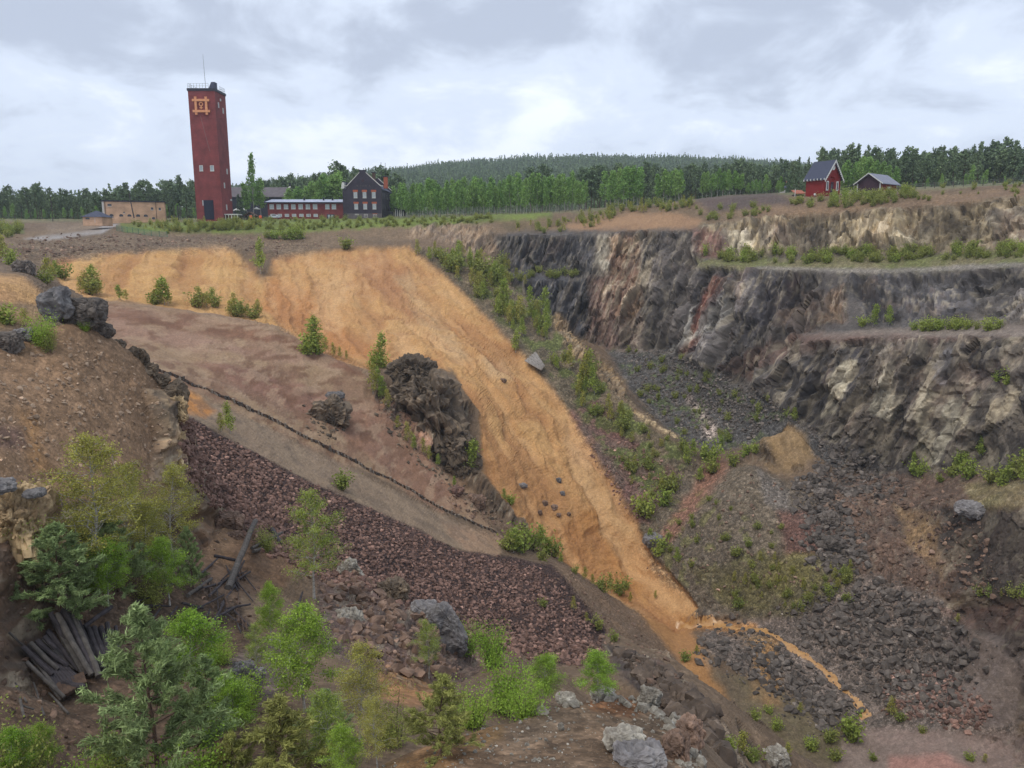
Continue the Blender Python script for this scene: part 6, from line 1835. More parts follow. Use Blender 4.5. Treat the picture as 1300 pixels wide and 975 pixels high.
for k in range(14):
    r_ = np.random.default_rng(300+k)
    bm = bmesh.new()
    n_ = 13 + k % 6
    pts_ = r_.normal(size=(n_, 3)); pts_ /= np.linalg.norm(pts_, axis=1, keepdims=True)
    pts_ = np.sign(pts_)*np.abs(pts_)**.75 * r_.uniform(.8, 1.1, (n_, 1)) * np.array([1, r_.uniform(.65, .95), r_.uniform(.5, .8)]) * .5
    for q in pts_: bm.verts.new(q)
    res = bmesh.ops.convex_hull(bm, input=bm.verts)
    bmesh.ops.delete(bm, geom=[v for v in bm.verts if not v.link_faces], context='VERTS')
    bmesh.ops.triangulate(bm, faces=bm.faces)
    bmesh.ops.recalc_face_normals(bm, faces=bm.faces)
    bm.verts.index_update()
    HULLS.append((np.array([v.co[:] for v in bm.verts]), np.array([[v.index for v in f.verts] for f in bm.faces])))
    bm.free()
def rotm(r):
    q = r.normal(size=4); q /= np.linalg.norm(q)
    w, x, y, z = q
    return np.array([[1-2*(y*y+z*z), 2*(x*y-z*w), 2*(x*z+y*w)], [2*(x*y+z*w), 1-2*(x*x+z*z), 2*(y*z-x*w)], [2*(x*z-y*w), 2*(y*z+x*w), 1-2*(x*x+y*y)]])
RMESH = {}
def rock_mesh(k, m):
    if (k, m) not in RMESH:
        v, f = HULLS[k]
        RMESH[(k, m)] = raw_mesh('stone', v, [(f, 0)], [M[m]], col=np.ones((len(v), 3)))
    return RMESH[(k, m)]
def stones(polys, n, smin, smax, m, name, label, cat, group, stuff_name, stuff_label, seed, single=290, ymin=0, ymax=1e9, power=2.2, flat=.85, sink=.25, avoid=None, fuzz=3.0):
    """loose stones in an area: the largest each an object, the small rest one mass"""
    r = np.random.default_rng(seed)
    L = []
    for poly, share in polys:
        pl = np.asarray(poly, float)
        want, got, tries = int(n*share), 0, 0
        while got < want and tries < want*30:
            tries += 1
            x, y = r.uniform(pl[:,0].min()-fuzz*2, pl[:,0].max()+fuzz*2), r.uniform(pl[:,1].min()-fuzz*2, pl[:,1].max()+fuzz*2)
            if not inside(x + r.normal(0, fuzz), y + r.normal(0, fuzz*.7), poly) or (avoid and inside(x, y, avoid)): continue
            p = hit(x, y)
            if p is None or not (ymin < p.y < ymax): continue
            got += 1
            L.append((p, smin + (smax-smin)*r.uniform(0, 1)**power))
    L.sort(key=lambda q: -q[1]/q[0].length)
    V, F, Cc, b = [], [], [], 0
    for k, (p, s) in enumerate(L):
        h = int(r.integers(len(HULLS)))
        R3 = rotm(r)
        sc3 = np.array([s, s*r.uniform(.8, 1), s*flat])
        if k < single:
            o = bpy.data.objects.new(name, rock_mesh(h, m)); C.objects.link(o)
            o.matrix_world = Matrix.Translation(p + Vector((0, 0, s*(.3-sink)))) @ Matrix.Diagonal((*sc3, 1)) @ Matrix(R3.tolist()).to_4x4()
            tag(o, label, cat, group)
        else:
            v, f = HULLS[h]
            V.append((v @ R3.T) * sc3 + np.array(p) + [0, 0, s*(.3-sink)]); F.append(f + b); b += len(v)
            Cc.append(np.repeat(np.exp(r.normal(0, .33))*np.ones((1, 3)), len(v), axis=0))
    if V:
        me = raw_mesh(stuff_name, np.concatenate(V), [(np.concatenate(F), 0)], [M[m]], col=np.concatenate(Cc))
        o = bpy.data.objects.new(stuff_name, me); C.objects.link(o)
        tag(o, stuff_label, 'rubble', kind='stuff')
TAN = [(955,560),(972,540),(997,530),(1022,540),(1036,566),(1034,598),(1004,612),(980,604)]
RUB = [(230,528),(300,566),(400,617),(500,662),(580,700),(690,722),(745,780),(765,835),(740,846),(650,832),(560,790),(480,752),(400,731),(320,692),(236,606)]
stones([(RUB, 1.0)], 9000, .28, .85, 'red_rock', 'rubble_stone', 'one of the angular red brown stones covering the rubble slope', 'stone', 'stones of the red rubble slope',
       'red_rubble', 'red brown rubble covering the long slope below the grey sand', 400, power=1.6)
stones([([(1008,600),(1052,578),(1075,640),(1095,720),(1045,722),(1018,650)], .26), ([(1000,775),(1090,735),(1180,760),(1240,830),(1200,900),(1120,880),(1050,835)], .42),
        ([(890,803),(960,806),(1000,830),(1010,890),(960,865),(900,835)], .1), ([(1000,835),(1090,905),(1060,930),(1005,890)], .1), ([(1060,570),(1130,600),(1130,640),(1060,620)], .1)],
       5600, .42, 2.3, 'dark_rock', 'dark_block', 'one of the dark angular blocks strewn over the right pit floor', 'boulder', 'dark blocks on the pit floor',
       'dark_rubble', 'dark broken rock between the larger blocks on the pit floor', 401, power=6, avoid=TAN, fuzz=13)
stones([([(785,450),(850,446),(930,480),(1000,522),(1060,568),(1000,585),(940,548),(880,560),(820,520)], 1)], 2600, .35, 1.5, 'dark_rock', 'x', '', '', '', 'floor_rubble', 'fine dark rubble covering the upper pit floor below the back wall', 402, single=0, power=3.5, avoid=TAN)
stones([([(1130,850),(1200,850),(1265,900),(1240,928),(1120,905)], .6), ([(800,560),(850,590),(830,660),(800,655),(740,570)], .4)], 700, .3, 1.3, 'red_rock', 'x', '', '', '', 'reddish_rubble', 'reddish rubble patches at the fan foot and on the lower pit floor', 403, single=0)
stones([([(778,824),(850,853),(902,905),(918,970),(880,975),(850,900),(800,850)], 1)], 420, .3, 2.0, 'ridge_rock', 'jagged_rock', 'jagged brown rock in the dark ridge right of the foreground ledge', 'rock', 'jagged rocks of the near dark ridge',
       'ridge_rubble', 'small broken rock of the ridge', 404, single=170, ymin=30, ymax=90, power=2.5)
stones([([(410,735),(470,725),(520,775),(590,785),(605,850),(545,865),(470,850),(420,800)], 1)], 420, .25, 1.5, 'brown_rock', 'heap_rock', 'brown rock in the tumbled heap below the red rubble slope', 'rock', 'rocks of the brown heap',
       'heap_rubble', 'small stones between the rocks of the brown heap', 405, single=150, ymin=25, ymax=72, power=3)
stones([([(0,440),(60,425),(130,430),(200,490),(225,560),(190,610),(90,610),(0,630)], 1)], 1300, .06, .5, 'knoll_rock', 'pale_stone', 'pale stone lying on the bare face of the near left knoll', 'stone', 'pale stones on the near knoll',
       'pale_gravel', 'small pale stones scattered over the near left knoll', 406, single=120, ymin=25, ymax=66, power=4, sink=.32)
stones([([(480,975),(570,940),(650,912),(730,885),(800,878),(850,905),(890,975)], 1)], 700, .02, .16, 'lichen_rock', 'ledge_stone', 'small pale stone lying on the foreground ledge', 'stone', 'stones on the foreground ledge',
       'ledge_gravel', 'fine grey gravel strewn over the foreground ledge', 407, single=90, ymin=8, ymax=24, power=4, sink=.3)
stones([([(820,640),(955,595),(1060,650),(1090,730),(1040,780),(900,780),(820,720)], .5), ([(680,690),(800,780),(880,860),(850,900),(740,790),(700,720)], .25), ([(560,610),(640,660),(700,710),(640,690),(570,640)], .25)], 900, .2, 1.2, 'brown_rock', 'loose_rock', 'brown loose rock lying on the grey mound or the brown slope', 'rock', 'loose brown rocks',
       'loose_rubble', 'small loose stones on the brown slopes about the pit bottom', 408, single=90, power=5)
stones([([(0,640),(100,650),(230,650),(300,690),(340,760),(330,860),(260,940),(0,960)], 1)], 700, .06, .5, 'brown_rock', 'x', '', '', '', 'gully_rubble', 'brown stones and clods on the floor of the wooded gully', 409, single=0, ymin=18, ymax=64, power=3)
stones([([(20,302),(150,298),(330,302),(420,308),(340,322),(285,309),(150,315),(30,330)], 1)], 700, .3, 1.5, 'brown_rock', 'x', '', '', '', 'rim_rubble', 'brown broken stones along the rim above the sand faces', 410, single=0, ymin=140, power=4)
stones([([(1040,600),(1160,610),(1240,640),(1280,760),(1180,760),(1100,720)], 1)], 800, .3, 1.6, 'brown_rock', 'x', '', '', '', 'slope_rubble', 'brown broken rock on the slope below the right cliff', 411, single=0, ymin=90, power=4)

stones([([(470,470),(500,500),(520,560),(560,600),(630,640),(640,670),(590,640),(540,600),(490,540)], .7), ([(385,515),(435,500),(440,545),(420,560),(390,540)], .3)], 420, .25, 1.3, 'outcrop_rock', 'x', '', '', '', 'outcrop_rubble', 'broken brown rock about the foot of the outcrops on the slope', 412, single=0, ymin=100, ymax=175, power=3, fuzz=5)
stones([([(640,908),(720,880),(800,868),(862,905),(897,975),(862,985),(842,918),(790,892),(720,897),(650,922)], 1)], 230, .05, .5, 'lichen_rock', 'rim_rock', 'pale lichen spotted rock along the broken rim of the foreground ledge', 'rock', 'rocks along the ledge rim',
       'rim_gravel', 'small pale rock along the rim of the ledge', 413, single=90, ymin=8, ymax=24, power=3.5, fuzz=3)
def rock_mass(name, label, cat, x, y, wpx, hpx, m, seed, Y=None, deep=.7, rot=0.0, lift=.15, block=.55, sub=5, tilt=0.0, cut=1.0, rough=.10, sq=.65):
    """one boulder or crag: a squared lump broken by joints, as wide and high as it stands in the photograph"""
    p = Vector(P(x, y, Y)) if Y else hit(x, y)
    s = px_size(p)
    W, H = wpx*s, hpx*s
    bm = bmesh.new()
    bmesh.ops.create_icosphere(bm, subdivisions=sub, radius=1.0)
    V = np.array([v.co[:] for v in bm.verts]); F = np.array([[v.index for v in f.verts] for f in bm.faces]); bm.free()
    S = np.sign(V)*np.abs(V)**sq
    S *= np.array([W/2, W*deep/2, H/2])
    off = seed*13.7
    size = min(W, H)
    f1, f2, r1, t1 = worley(S+off, size*(.24 if sub > 5 else .30)*np.array([.8, .8, 1.4]), seed)
    g1, g2, r2, t2 = worley(S+off, size*(.075 if sub > 5 else .11)*np.array([.8, .8, 1.3]), seed+1)
    n = fbm(S+off, size*.5, 5, seed+2)
    n2 = fbm(S+off, size*.12, 3, seed+3)
    N = V
    d = size*(block*(.22*(r1-.5) + .11*t1 + .08*(r2-.5) + .07*t2 - .06*np.exp(-(f2-f1)*14) - .03*np.exp(-(g2-g1)*12)) + (.16 if sub > 5 else .20)*n*cut + rough*.3*n2)
    S = S + N*d[:, None]
    col = np.exp((r1-.5)*.5 + (r2-.5)*.35)[:, None]*np.ones((1, 3))
    me = raw_mesh(name, S, [(F, 0)], [M[m]], col=col)
    o = bpy.data.objects.new(name, me); C.objects.link(o)
    o.location = p + Vector((0, 0, lift*H))
    o.rotation_euler = (0, tilt, rot)
    return tag(o, label, cat)
rock_mass('dark_boulder', 'taller rounded dark grey boulder on the head of the near left knoll', 'boulder', 72, 395, 38, 42, 'grey_rock', 1, 52, .8, .3, .2, .22, tilt=-.25, rough=.04)
rock_mass('dark_boulder', 'lower broken dark boulder right of the rounded one on the near knoll', 'boulder', 108, 404, 52, 36, 'dark_rock', 2, 53, .7, .1, .2, .4, tilt=.1, rough=.05)
rock_mass('dark_boulder', 'small dark rock stepping down right of the two knoll boulders', 'boulder', 130, 420, 26, 18, 'dark_rock', 3, 54, .7, .2, .1, tilt=.5)
rock_mass('dark_boulder', 'low dark rock at the left edge of the knoll head', 'boulder', 8, 438, 40, 26, 'dark_rock', 4, 47.5, .7, .1, .1)
rock_mass('dark_boulder', 'low grey rock between the left edge and the yellow flowering shrub', 'boulder', 30, 428, 26, 18, 'grey_rock', 5, 49, .7, .1, .1)
rock_mass('dark_rock_pile', 'dark rock at the left edge below the gravel road', 'rock', 30, 346, 26, 20, 'dark_rock', 6, None, .7, .1, .2, .7)
rock_mass('knoll_crag', 'pale upright crag at the right end of the near left knoll', 'crag', 211, 556, 44, 104, 'tan_rock', 7, 56.3, .9, .2, .0, .6, 6)
rock_mass('knoll_crag', 'dark broken rock capping the pale crag of the near left knoll', 'crag', 219, 504, 34, 34, 'outcrop_rock', 8, 56.6, .9, .3, .0, .8)
rock_mass('knoll_crag', 'small brown rock on the slope edge above the pale crag', 'crag', 174, 458, 26, 26, 'outcrop_rock', 9, 56, .9, .3, .05, .8)
for k, (x, y, w, h, Yk, lab) in enumerate(((224,522,26,34,56.9,'tan block below the dark cap of the pale crag'), (216,590,30,34,55.6,'tan block at the foot of the pale crag'), (198,600,26,26,54.5,'small tan block left of the foot of the pale crag'),
        (196,520,22,20,56.0,'tan stone on the slope edge left of the pale crag'), (228,556,16,40,57.3,'narrow tan pillar on the outer side of the pale crag'))):
    rock_mass('knoll_crag', lab, 'crag', x, y, w, h, 'tan_rock', 70+k, Yk-1.2, .8, .3*k, .0, 1.1, 5)
for k, (x, y, w, h, Yk, lab) in enumerate(((150,438,18,12,55,'small dark rock on the knoll ridge below the stepping boulder'), (190,470,20,16,56,'dark rock on the knoll ridge above the cap of the crag'), (205,482,18,14,56.6,'dark rock on the knoll ridge touching the cap of the crag'))):
    rock_mass('knoll_rock', lab, 'rock', x, y, w, h, 'outcrop_rock', 80+k, Yk, .8, .4*k, .0, .9, 4)
rock_mass('left_crag', 'pale tan cracked crag at the left edge below the knoll', 'crag', 18, 690, 95, 150, 'tan_rock', 10, 33, .8, .1, .0, .6, 6)
rock_mass('slab_rock', 'flat grey slab on top of the pale tan crag at the left edge', 'rock', 44, 626, 26, 10, 'grey_rock', 11, 32.2, .9, .4, .0, .3)
rock_mass('slab_rock', 'grey block at the very left edge on top of the pale tan crag', 'rock', 6, 616, 24, 18, 'grey_rock', 12, 32.0, .9, .4, .0, .3)
rock_mass('rock_outcrop', 'big dark brown jagged outcrop between the brown slope and the sand fan', 'outcrop', 545, 534, 90, 140, 'outcrop_rock', 13, 152, .8, -.3, -.05, .7, 6, tilt=-.42)
rock_mass('rock_outcrop', 'upper dark knob of the jagged outcrop at the sand edge', 'outcrop', 524, 480, 56, 54, 'outcrop_rock', 14, 153, .8, -.3, -.02, .7, 6)
rock_mass('rock_outcrop', 'lower dark shoulder of the jagged outcrop above the green sapling', 'outcrop', 576, 576, 62, 60, 'outcrop_rock', 15, 149, .8, -.3, -.03, .7, 6, tilt=-.3)
rock_mass('slope_outcrop', 'small dark ledge of broken rock on the brown slope above the timber edging', 'outcrop', 412, 528, 56, 38, 'outcrop_rock', 16, None, .8, 0, .0, .9, 5, tilt=-.5)
rock_mass('slope_outcrop', 'flat grey stone at the top right of the small dark ledge', 'rock', 425, 505, 24, 9, 'grey_rock', 17, None, .8, 0, .3, .4)
rock_mass('slope_boulder', 'reddish boulder above the lower end of the timber edging', 'boulder', 580, 627, 16, 13, 'red_rock', 18, None, .8, .3, .25, .4)
rock_mass('slope_boulder', 'larger grey brown boulder just above the lower end of the timber edging', 'boulder', 603, 642, 26, 20, 'brown_rock', 19, None, .8, .3, .2, .4)
for k, (x, y, w, h, lab) in enumerate(((709,611,8,9,'highest grey boulder lying on the lower sand'), (714,627,7,7,'small grey boulder just under the highest one on the lower sand'), (692,640,8,9,'dark boulder left in the row on the lower sand'),
        (703,645,11,8,'widest dark boulder in the row on the lower sand'), (685,652,8,8,'leftmost boulder low in the group on the lower sand'), (709,654,8,5,'flat boulder below the widest one on the lower sand'), (722,653,7,5,'flat dark boulder at the right end of the row on the lower sand'), (664,617,12,7,'pale slab half sunk in the sand left of the grey boulders'), (639,484,8,7,'round brown boulder high on the sand below the pale sheet'))):
    rock_mass('sand_boulder', lab, 'boulder', x, y, w*.95, h*.8, 'grey_rock' if k in (0, 1, 7) else 'brown_rock', 20+k, None, .8, .3*k, .12, .5, 4)
rock_mass('dark_boulder', 'dark grey boulder at the foot of the sand fan beside green bushes', 'boulder', 829, 690, 25, 16, 'grey_rock', 30, None, .8, .2, .25, .4)
rock_mass('smooth_rock', 'big smooth grey slab standing right of the brown rock heap', 'rock', 566, 806, 44, 78, 'grey_rock', 31, 55, .7, .2, .05, .18, 6, tilt=-.35, rough=.03)
rock_mass('smooth_rock', 'grey rock leaning on the left top of the big smooth slab', 'rock', 543, 778, 44, 26, 'grey_rock', 32, 55.5, .7, .2, .0, .3, 5, tilt=.2)
rock_mass('heap_boulder', 'pale topped boulder on the crest of the brown rock heap', 'boulder', 443, 728, 30, 30, 'lichen_rock', 33, 62, .8, .4, .05, .5, 5, tilt=-.5)
rock_mass('heap_boulder', 'dark stump like rock at the right of the heap crest', 'boulder', 500, 752, 34, 30, 'outcrop_rock', 34, 63, .8, .4, .05, .6, 5)
rock_mass('heap_boulder', 'large pale grey angular boulder in the middle of the brown heap', 'boulder', 440, 798, 38, 40, 'lichen_rock', 35, 48.5, .8, .4, .1, .45, 5, tilt=.5)
rock_mass('heap_boulder', 'round reddish boulder right of the large pale angular one', 'boulder', 502, 808, 24, 22, 'red_rock', 36, 50, .9, .1, .1, .3)
rock_mass('heap_boulder', 'pale red boulder below the round reddish one in the heap', 'boulder', 488, 824, 18, 22, 'red_rock', 37, 48.5, .9, .1, .1, .3)
rock_mass('heap_boulder', 'brown broken boulder at the left foot of the heap', 'boulder', 428, 826, 40, 34, 'brown_rock', 38, 46, .9, .3, .0, .7)
rock_mass('gully_rock', 'brown slab of bare rock above the fallen timber pole', 'rock', 290, 664, 38, 24, 'brown_rock', 39, 60, .9, .3, .0, .5, 5)
rock_mass('gully_rock', 'brown angular block left of the fallen timber pole', 'rock', 296, 686, 26, 22, 'brown_rock', 40, 58, .9, .3, .0, .5, 5)
rock_mass('grey_bank_rock', 'sloping grey rock bank right of the dark hollow below the pine', 'rock', 302, 872, 42, 74, 'grey_rock', 41, 29.5, .8, .2, -.05, .5, 6, tilt=.6)
# foreground ledge rocks
rock_mass('ledge_rock', 'dark boulder with pale top lying on the foreground ledge', 'boulder', 812, 962, 66, 40, 'grey_rock', 42, 14.5, .8, .2, -.1, .4, 5)
rock_mass('ledge_rock', 'pale lichen covered rock behind the dark boulder on the ledge', 'boulder', 792, 938, 50, 24, 'lichen_rock', 43, 15.0, .8, .2, .0, .4, 5)
for k, (x, y, w, h, Yk, lab) in enumerate(((718,886,26,9,17.9,'pale rock on the back rim of the ledge left of its top'), (765,880,30,13,18.6,'pale rock on the back rim of the ledge near the vivid green birch'), (825,886,26,26,18.4,'tall pale lichen rock at the right top of the ledge'),
        (686,904,14,12,17.3,'small pale rock on the left half of the ledge rim'), (712,922,8,7,16.0,'white pebble like stone in the middle of the ledge'), (875,935,40,46,16.5,'grey broken rock on the right flank of the ledge'), (858,955,40,50,15.4,'grey rock face at the lower right corner of the ledge'))):
    rock_mass('ledge_rock', lab, 'rock', x, y, w, h, 'lichen_rock' if k < 5 else 'brown_rock', 50+k, Yk, .8, .2*k, .0, .5, 5)
rock_mass('white_block', 'white grey block lying on the pit floor at the bottom edge', 'boulder', 984, 966, 34, 26, 'lichen_rock', 60, None, .8, .5, .1, .5)
rock_mass('dark_boulder', 'largest dark boulder in the chute below the tan mound', 'boulder', 1052, 664, 24, 20, 'dark_rock', 61, None, .8, .2, .25, .35)
rock_mass('dark_boulder', 'broad dark boulder lower in the chute below the tan mound', 'boulder', 1058, 694, 30, 16, 'dark_rock', 62, None, .8, .2, .25, .35)
rock_mass('dark_boulder', 'dark boulder beside the upper chute left of the brown slope', 'boulder', 1045, 632, 22, 15, 'dark_rock', 63, None, .8, .2, .25, .35)
rock_mass('right_knob', 'grey flat topped rock knob on the brown crag at the right edge', 'rock', 1238, 650, 46, 18, 'grey_rock', 64, None, .8, .2, .2, .4)

# ------------------------------------------------------------------ old timber
def near_hit(x, y, f=.985):
    return hit(x, y) * f
def log(label, x0, y0, x1, y1, wpx, name='old_log', m='dark_wood', f=.985, f1=None, group=None, square=False):
    a, b = near_hit(x0, y0, f), near_hit(x1, y1, f1 or f)
    r = wpx*px_size((a+b)/2)/2
    mb = MB()
    if square:
        mb.beam(a, b, 2*r, 2*r)
    else:
        n = 7
        pts = [a.lerp(b, k/(n-1)) + Vector((random.gauss(0, .12*r), random.gauss(0, .12*r), random.gauss(0, .12*r))) for k in range(n)]
        mb.tube(pts, [r*random.uniform(.88, 1.08) for _ in range(n)], 9)
    c = (a+b)/2
    mb.v = [(v[0]-c.x, v[1]-c.y, v[2]-c.z) for v in mb.v]
    o = mb.build(name, M[m], None, smooth=False)
    o.location = c
    return tag(o, label, 'log', group)
Zx = lambda X: 20 + X/6.5
Zy = lambda Y_: 750 + Y_/6.5
for k, (a, b, c_, d, w, lab) in enumerate((
    (440,130,690,700,8,'longest leaning log with a pale mossy tip in the log cribbing'), (340,195,620,690,8,'thick leaning log second from the longest one in the cribbing'), (385,150,655,680,7,'leaning log between the two thickest logs of the cribbing'),
    (285,185,450,480,6,'thin leaning log at the upper left of the cribbing'), (120,430,350,650,6,'grey log low on the left side of the cribbing'), (60,460,300,700,6,'outermost grey log at the left of the cribbing'),
    (90,590,400,880,5,'long thin log along the lower left edge of the cribbing'), (180,430,430,625,6,'log crossing just above the low grey log of the cribbing'), (230,385,330,480,5,'short dark stub in the hollow of the cribbing'),
    (590,300,725,645,7,'first of the dark upright boards right of the longest log'), (640,305,765,625,7,'second dark upright board right of the longest log'), (700,305,805,640,7,'third dark upright board right of the longest log'), (755,270,830,610,7,'dark upright board nearest the large pine'),
    (380,760,560,800,9,'dark squared beam along the foot of the cribbing'), (560,300,790,130,6,'dark beam lying above the upright boards'), (250,590,345,560,5,'short crosspiece in the middle of the cribbing'))):
    log(lab, Zx(a), Zy(b), Zx(c_), Zy(d), w, 'crib_log', 'grey_wood' if k in (0,1,4,6) else 'dark_wood', .975 if k < 9 else .98)
for k in range(9):
    log('dark log lying close beside others in the lower tier of the cribbing', Zx(150+k*30), Zy(520+k*10), Zx(330+k*28), Zy(800-k*6), 5.2, 'crib_log', 'dark_wood', .982, group='lower tier of the cribbing')
def along(pl, t):
    f = t*(len(pl)-1); k = min(int(f), len(pl)-2); f -= k
    return pl[k][0]*(1-f) + pl[k+1][0]*f, pl[k][1]*(1-f) + pl[k+1][1]*f
FAN0 = [(60,470),(120,425),(230,385),(300,210),(440,150),(590,290),(700,300),(830,260)]
FAN1 = [(400,890),(380,710),(440,610),(560,690),(690,700),(730,650),(810,640),(850,600)]
rq = random.Random(12)
for k in range(30):
    t_ = (k + rq.uniform(.1, .9))/30
    (xa, ya), (xb, yb) = along(FAN0, t_), along(FAN1, min(1, max(0, t_ + rq.gauss(0, .015))))
    log('dark weathered plank packed in the fan of the collapsed log cribbing', Zx(xa), Zy(ya + rq.uniform(0, 60)), Zx(xb), Zy(yb), rq.uniform(3.2, 5.5), 'crib_plank', 'dark_wood' if k % 4 else 'grey_wood', .986, group='planks of the collapsed cribbing', square=k % 2 == 0)
for k in range(7):
    log('short upright plank in the low board row at the foot of the cribbing', Zx(350+k*32), Zy(770-k*14), Zx(390+k*30), Zy(880-k*18), 5, 'crib_plank', 'brown_wood', .98, group='planks at the foot of the cribbing', square=True)
log('long pale grey fallen pole leaning across the brown heap', 324, 661, 289, 747, 7.5, 'fallen_pole', 'grey_wood', .965, .985)
log('upper grey beam right of the fallen pole', 358, 676, 320, 696, 4, 'old_timber', 'grey_wood', .98)
log('lower grey beam right of the fallen pole', 356, 685, 322, 700, 4, 'old_timber', 'grey_wood', .98)
log('dark plank stuck under the beams right of the fallen pole', 346, 672, 356, 690, 6, 'old_timber', 'dark_wood', .985)
log('grey pole lying left of the fallen pole at the gully edge', 268, 735, 238, 756, 4.5, 'old_timber', 'grey_wood', .98)
log('dark splintered beam left of the foot of the brown slab rock', 272, 705, 302, 712, 4, 'old_timber', 'dark_wood', .98)
log('dark beam lying crossways in the hollow below the pine', 274, 886, 306, 874, 4, 'old_timber', 'dark_wood', .98)
log('dark upright stick at the left of the multi stemmed birch foot', 372, 790, 384, 752, 3, 'old_timber', 'dark_wood', .975)
log('upright dark plank sticking out of the brown heap below the fallen pole', 302, 735, 302, 790, 4, 'old_timber', 'brown_wood', .98)
rs = random.Random(77)
for k in range(26):
    x, y = rs.uniform(262, 312), rs.uniform(715, 790)
    a_ = rs.uniform(-.6, .6) + (1.2 if x > 285 else 1.9)
    l_ = rs.uniform(14, 34)
    log('splintered dark stick in the tangle of rotten timber below the fallen pole', x, y, x+l_*math.cos(a_), y+l_*math.sin(a_), rs.uniform(1.4, 3.0), 'rotten_stick', 'brown_wood' if k % 2 else 'dark_wood', .985, group='rotten timber tangle')

M['pale_wood'] = mat('pale bleached wood', (150,138,124), (112,102,92), 3)
for k in range(34):
    x, y = rs.uniform(150, 300), rs.uniform(735, 800)
    if k % 3 == 0: x, y = rs.uniform(10, 70), rs.uniform(800, 900)
    a_ = rs.gauss(-.5 if x > 120 else .8, .4)
    l_ = rs.uniform(16, 44)
    log('dark fallen stick lying about the floor of the wooded gully', x, y, x+l_*math.cos(a_), y+l_*math.sin(a_), rs.uniform(1.6, 3.6), 'fallen_stick', 'dark_wood' if k % 3 else 'grey_wood', .985, group='sticks of the gully floor')
def timber_edging():
    px = [(190,466),(215,476),(240,487),(270,499),(300,512),(350,535),(400,561),(450,586),(500,612),(530,628),(560,646),(600,664),(632,677)]
    pts = [hit(*q) for q in px]
    t = thing('timber_edging', 'long dark low timber edging running down the sand slope', 'edging', pts[0])
    o = pts[0]
    L = [0]
    for a, b in zip(pts, pts[1:]): L.append(L[-1] + (b-a).length)
    def at(d):
        j = min(max(0, int(np.searchsorted(L, d))-1), len(pts)-2)
        q = pts[j].lerp(pts[j+1], (d-L[j])/(L[j+1]-L[j]))
        q.z = ground(q.x, q.y)
        return q
    n = 95
    r = random.Random(5)
    rail = MB()
    prev = None
    for k in range(n):
        q = at(L[-1]*(k+.5)/n) + Vector((r.gauss(0, .1), r.gauss(0, .1), 0))
        if prev is not None:
            rail.beam(prev - o + Vector((0,0,.14)), q - o + Vector((0,0,.14)), .3, .4)
        prev = q
        b = q - o
        h = r.uniform(.3, .7)
        MB().beam(b + Vector((.05,-.3,-.2)), b + Vector((r.gauss(.0,.12), -.36+r.gauss(0,.1), h)), r.uniform(.2, .34), r.uniform(.18, .3)).build('stake', M['pale_wood'] if r.random() < .6 else M['grey_wood'], t)
    rail.build('rail', M['brown_wood'], t)
timber_edging()
def pale_sheet():
    q = [hit(666,458), hit(680,446), hit(692,464), hit(687,470)]
    a, b, c_, d = [v * .985 for v in q]
    t0 = (a+b+c_+d)/4
    nu, nv = 40, 6
    V, n = [], ((b-a).cross(d-a)).normalized()
    if n.z < 0: n = -n
    for lay in (0, -.12):
        for i in range(nv):
            for j in range(nu):
                u, v = j/(nu-1), i/(nv-1)
                p = (a*(1-u)+b*u)*(1-v) + (d*(1-u)+c_*u)*v
                V.append(p - t0 + n*(.2*math.sin(u*2*math.pi*5) + lay))
    F, m_ = [], nu*nv
    for i in range(nv-1):
        for j in range(nu-1):
            k = i*nu+j
            F += [(k, k+1, k+nu+1, k+nu), (m_+k, m_+k+nu, m_+k+nu+1, m_+k+1)]
    for i in range(nv-1):
        for j in (0, nu-1):
            k = i*nu+j; F.append((k, k+nu, m_+k+nu, m_+k))
    for j in range(nu-1):
        for i in (0, nv-1):
            k = i*nu+j; F.append((k, m_+k, m_+k+1, k+1))
    o = MB().add(V, F).build('metal_sheet', mat('dull ribbed sheet', (158,152,146), (126,120,114), 1.5))
    o.location = t0
    tag(o, 'pale ribbed sheet lying at the edge of the sand and the dark ridge', 'sheet')
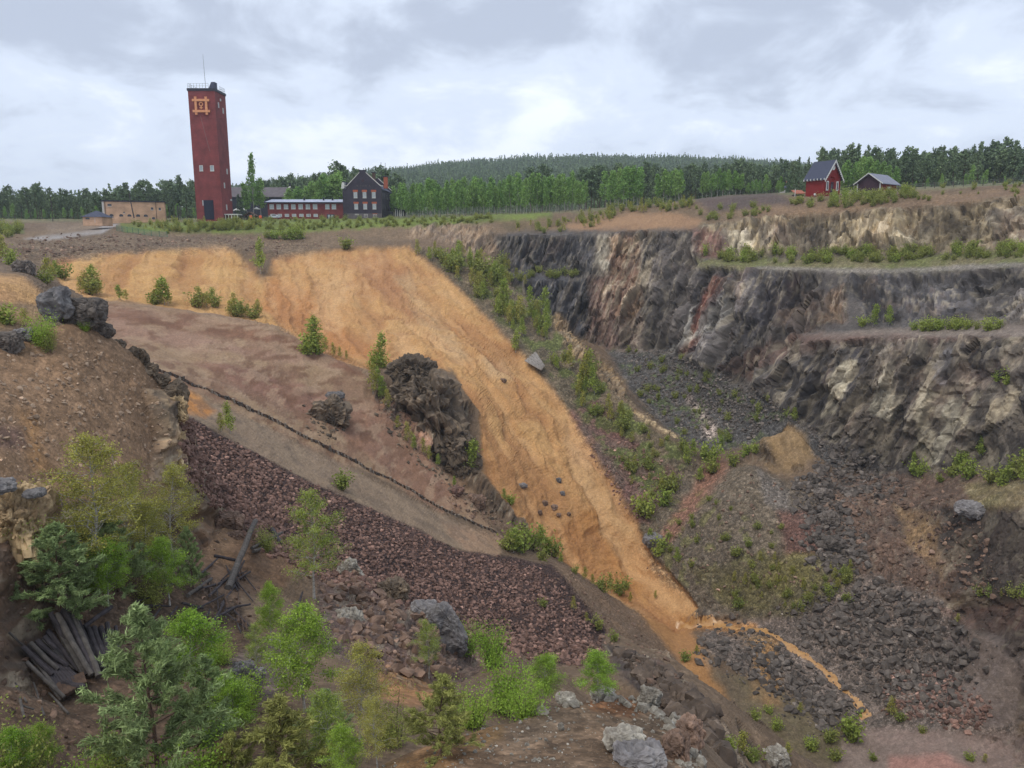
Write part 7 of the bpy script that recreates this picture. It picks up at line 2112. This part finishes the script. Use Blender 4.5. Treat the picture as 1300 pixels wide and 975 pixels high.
pale_sheet()

# ------------------------------------------------------------------ ochre stream over the pit floor
def stream():
    px = [(858,790),(880,791),(905,793),(930,796),(960,800),(985,808),(1003,819),(1020,832),(1040,847),(1055,858),(1068,870),(1080,884),(1090,897),(1100,912)]
    pts = [hit(*q) for q in px]
    L = [0]
    for a, b in zip(pts, pts[1:]): L.append(L[-1] + (b-a).length)
    n, m_ = 110, 7
    V = []
    r = random.Random(3)
    for k in range(n):
        d = L[-1]*k/(n-1); j = min(max(0, int(np.searchsorted(L, d))-1), len(pts)-2)
        f = (d-L[j])/(L[j+1]-L[j])
        q = pts[j].lerp(pts[j+1], f)
        tdir = (pts[j+1]-pts[j]).normalized()
        side = Vector((tdir.y, -tdir.x, 0)).normalized()
        w = (.8 + .3*math.sin(k*.31) + .2*math.sin(k*.83)) * (1.0 if k > 8 else .7)
        q += side*.25*math.sin(k*.23)
        for i in range(m_):
            p = q + side*w*(i/(m_-1)-.5)*1.5
            V.append((p.x, p.y, ground(p.x, p.y) + .10 - .10*abs(i/(m_-1)-.5)*2))
    F = [(k*m_+i, k*m_+i+1, (k+1)*m_+i+1, (k+1)*m_+i) for k in range(n-1) for i in range(m_-1)]
    o = MB().add(V, F).build('stream', mat('ochre water', (188,146,94), (164,120,72), 1.5, .3, .2, .5), None, smooth=True)
    o['kind'] = 'structure'
stream()

# ------------------------------------------------------------------ damp air
def haze():
    o = MB().box(-4400, 4400, -60, 3300, -90, 190).build('haze', bpy.data.materials.new('haze'))
    m = o.data.materials[0]
    m.use_nodes = True
    nt = m.node_tree
    nt.nodes.clear()
    out = nt.nodes.new('ShaderNodeOutputMaterial')
    v = nt.nodes.new('ShaderNodeVolumePrincipled')
    v.inputs['Color'].default_value = (.80, .88, 1.0, 1)
    v.inputs['Density'].default_value = HAZE
    v.inputs['Anisotropy'].default_value = .2
    nt.links.new(v.outputs[0], out.inputs['Volume'])
    tag(o, 'thin damp haze over the whole valley', 'haze', kind='stuff')
HAZE = .00016
haze()
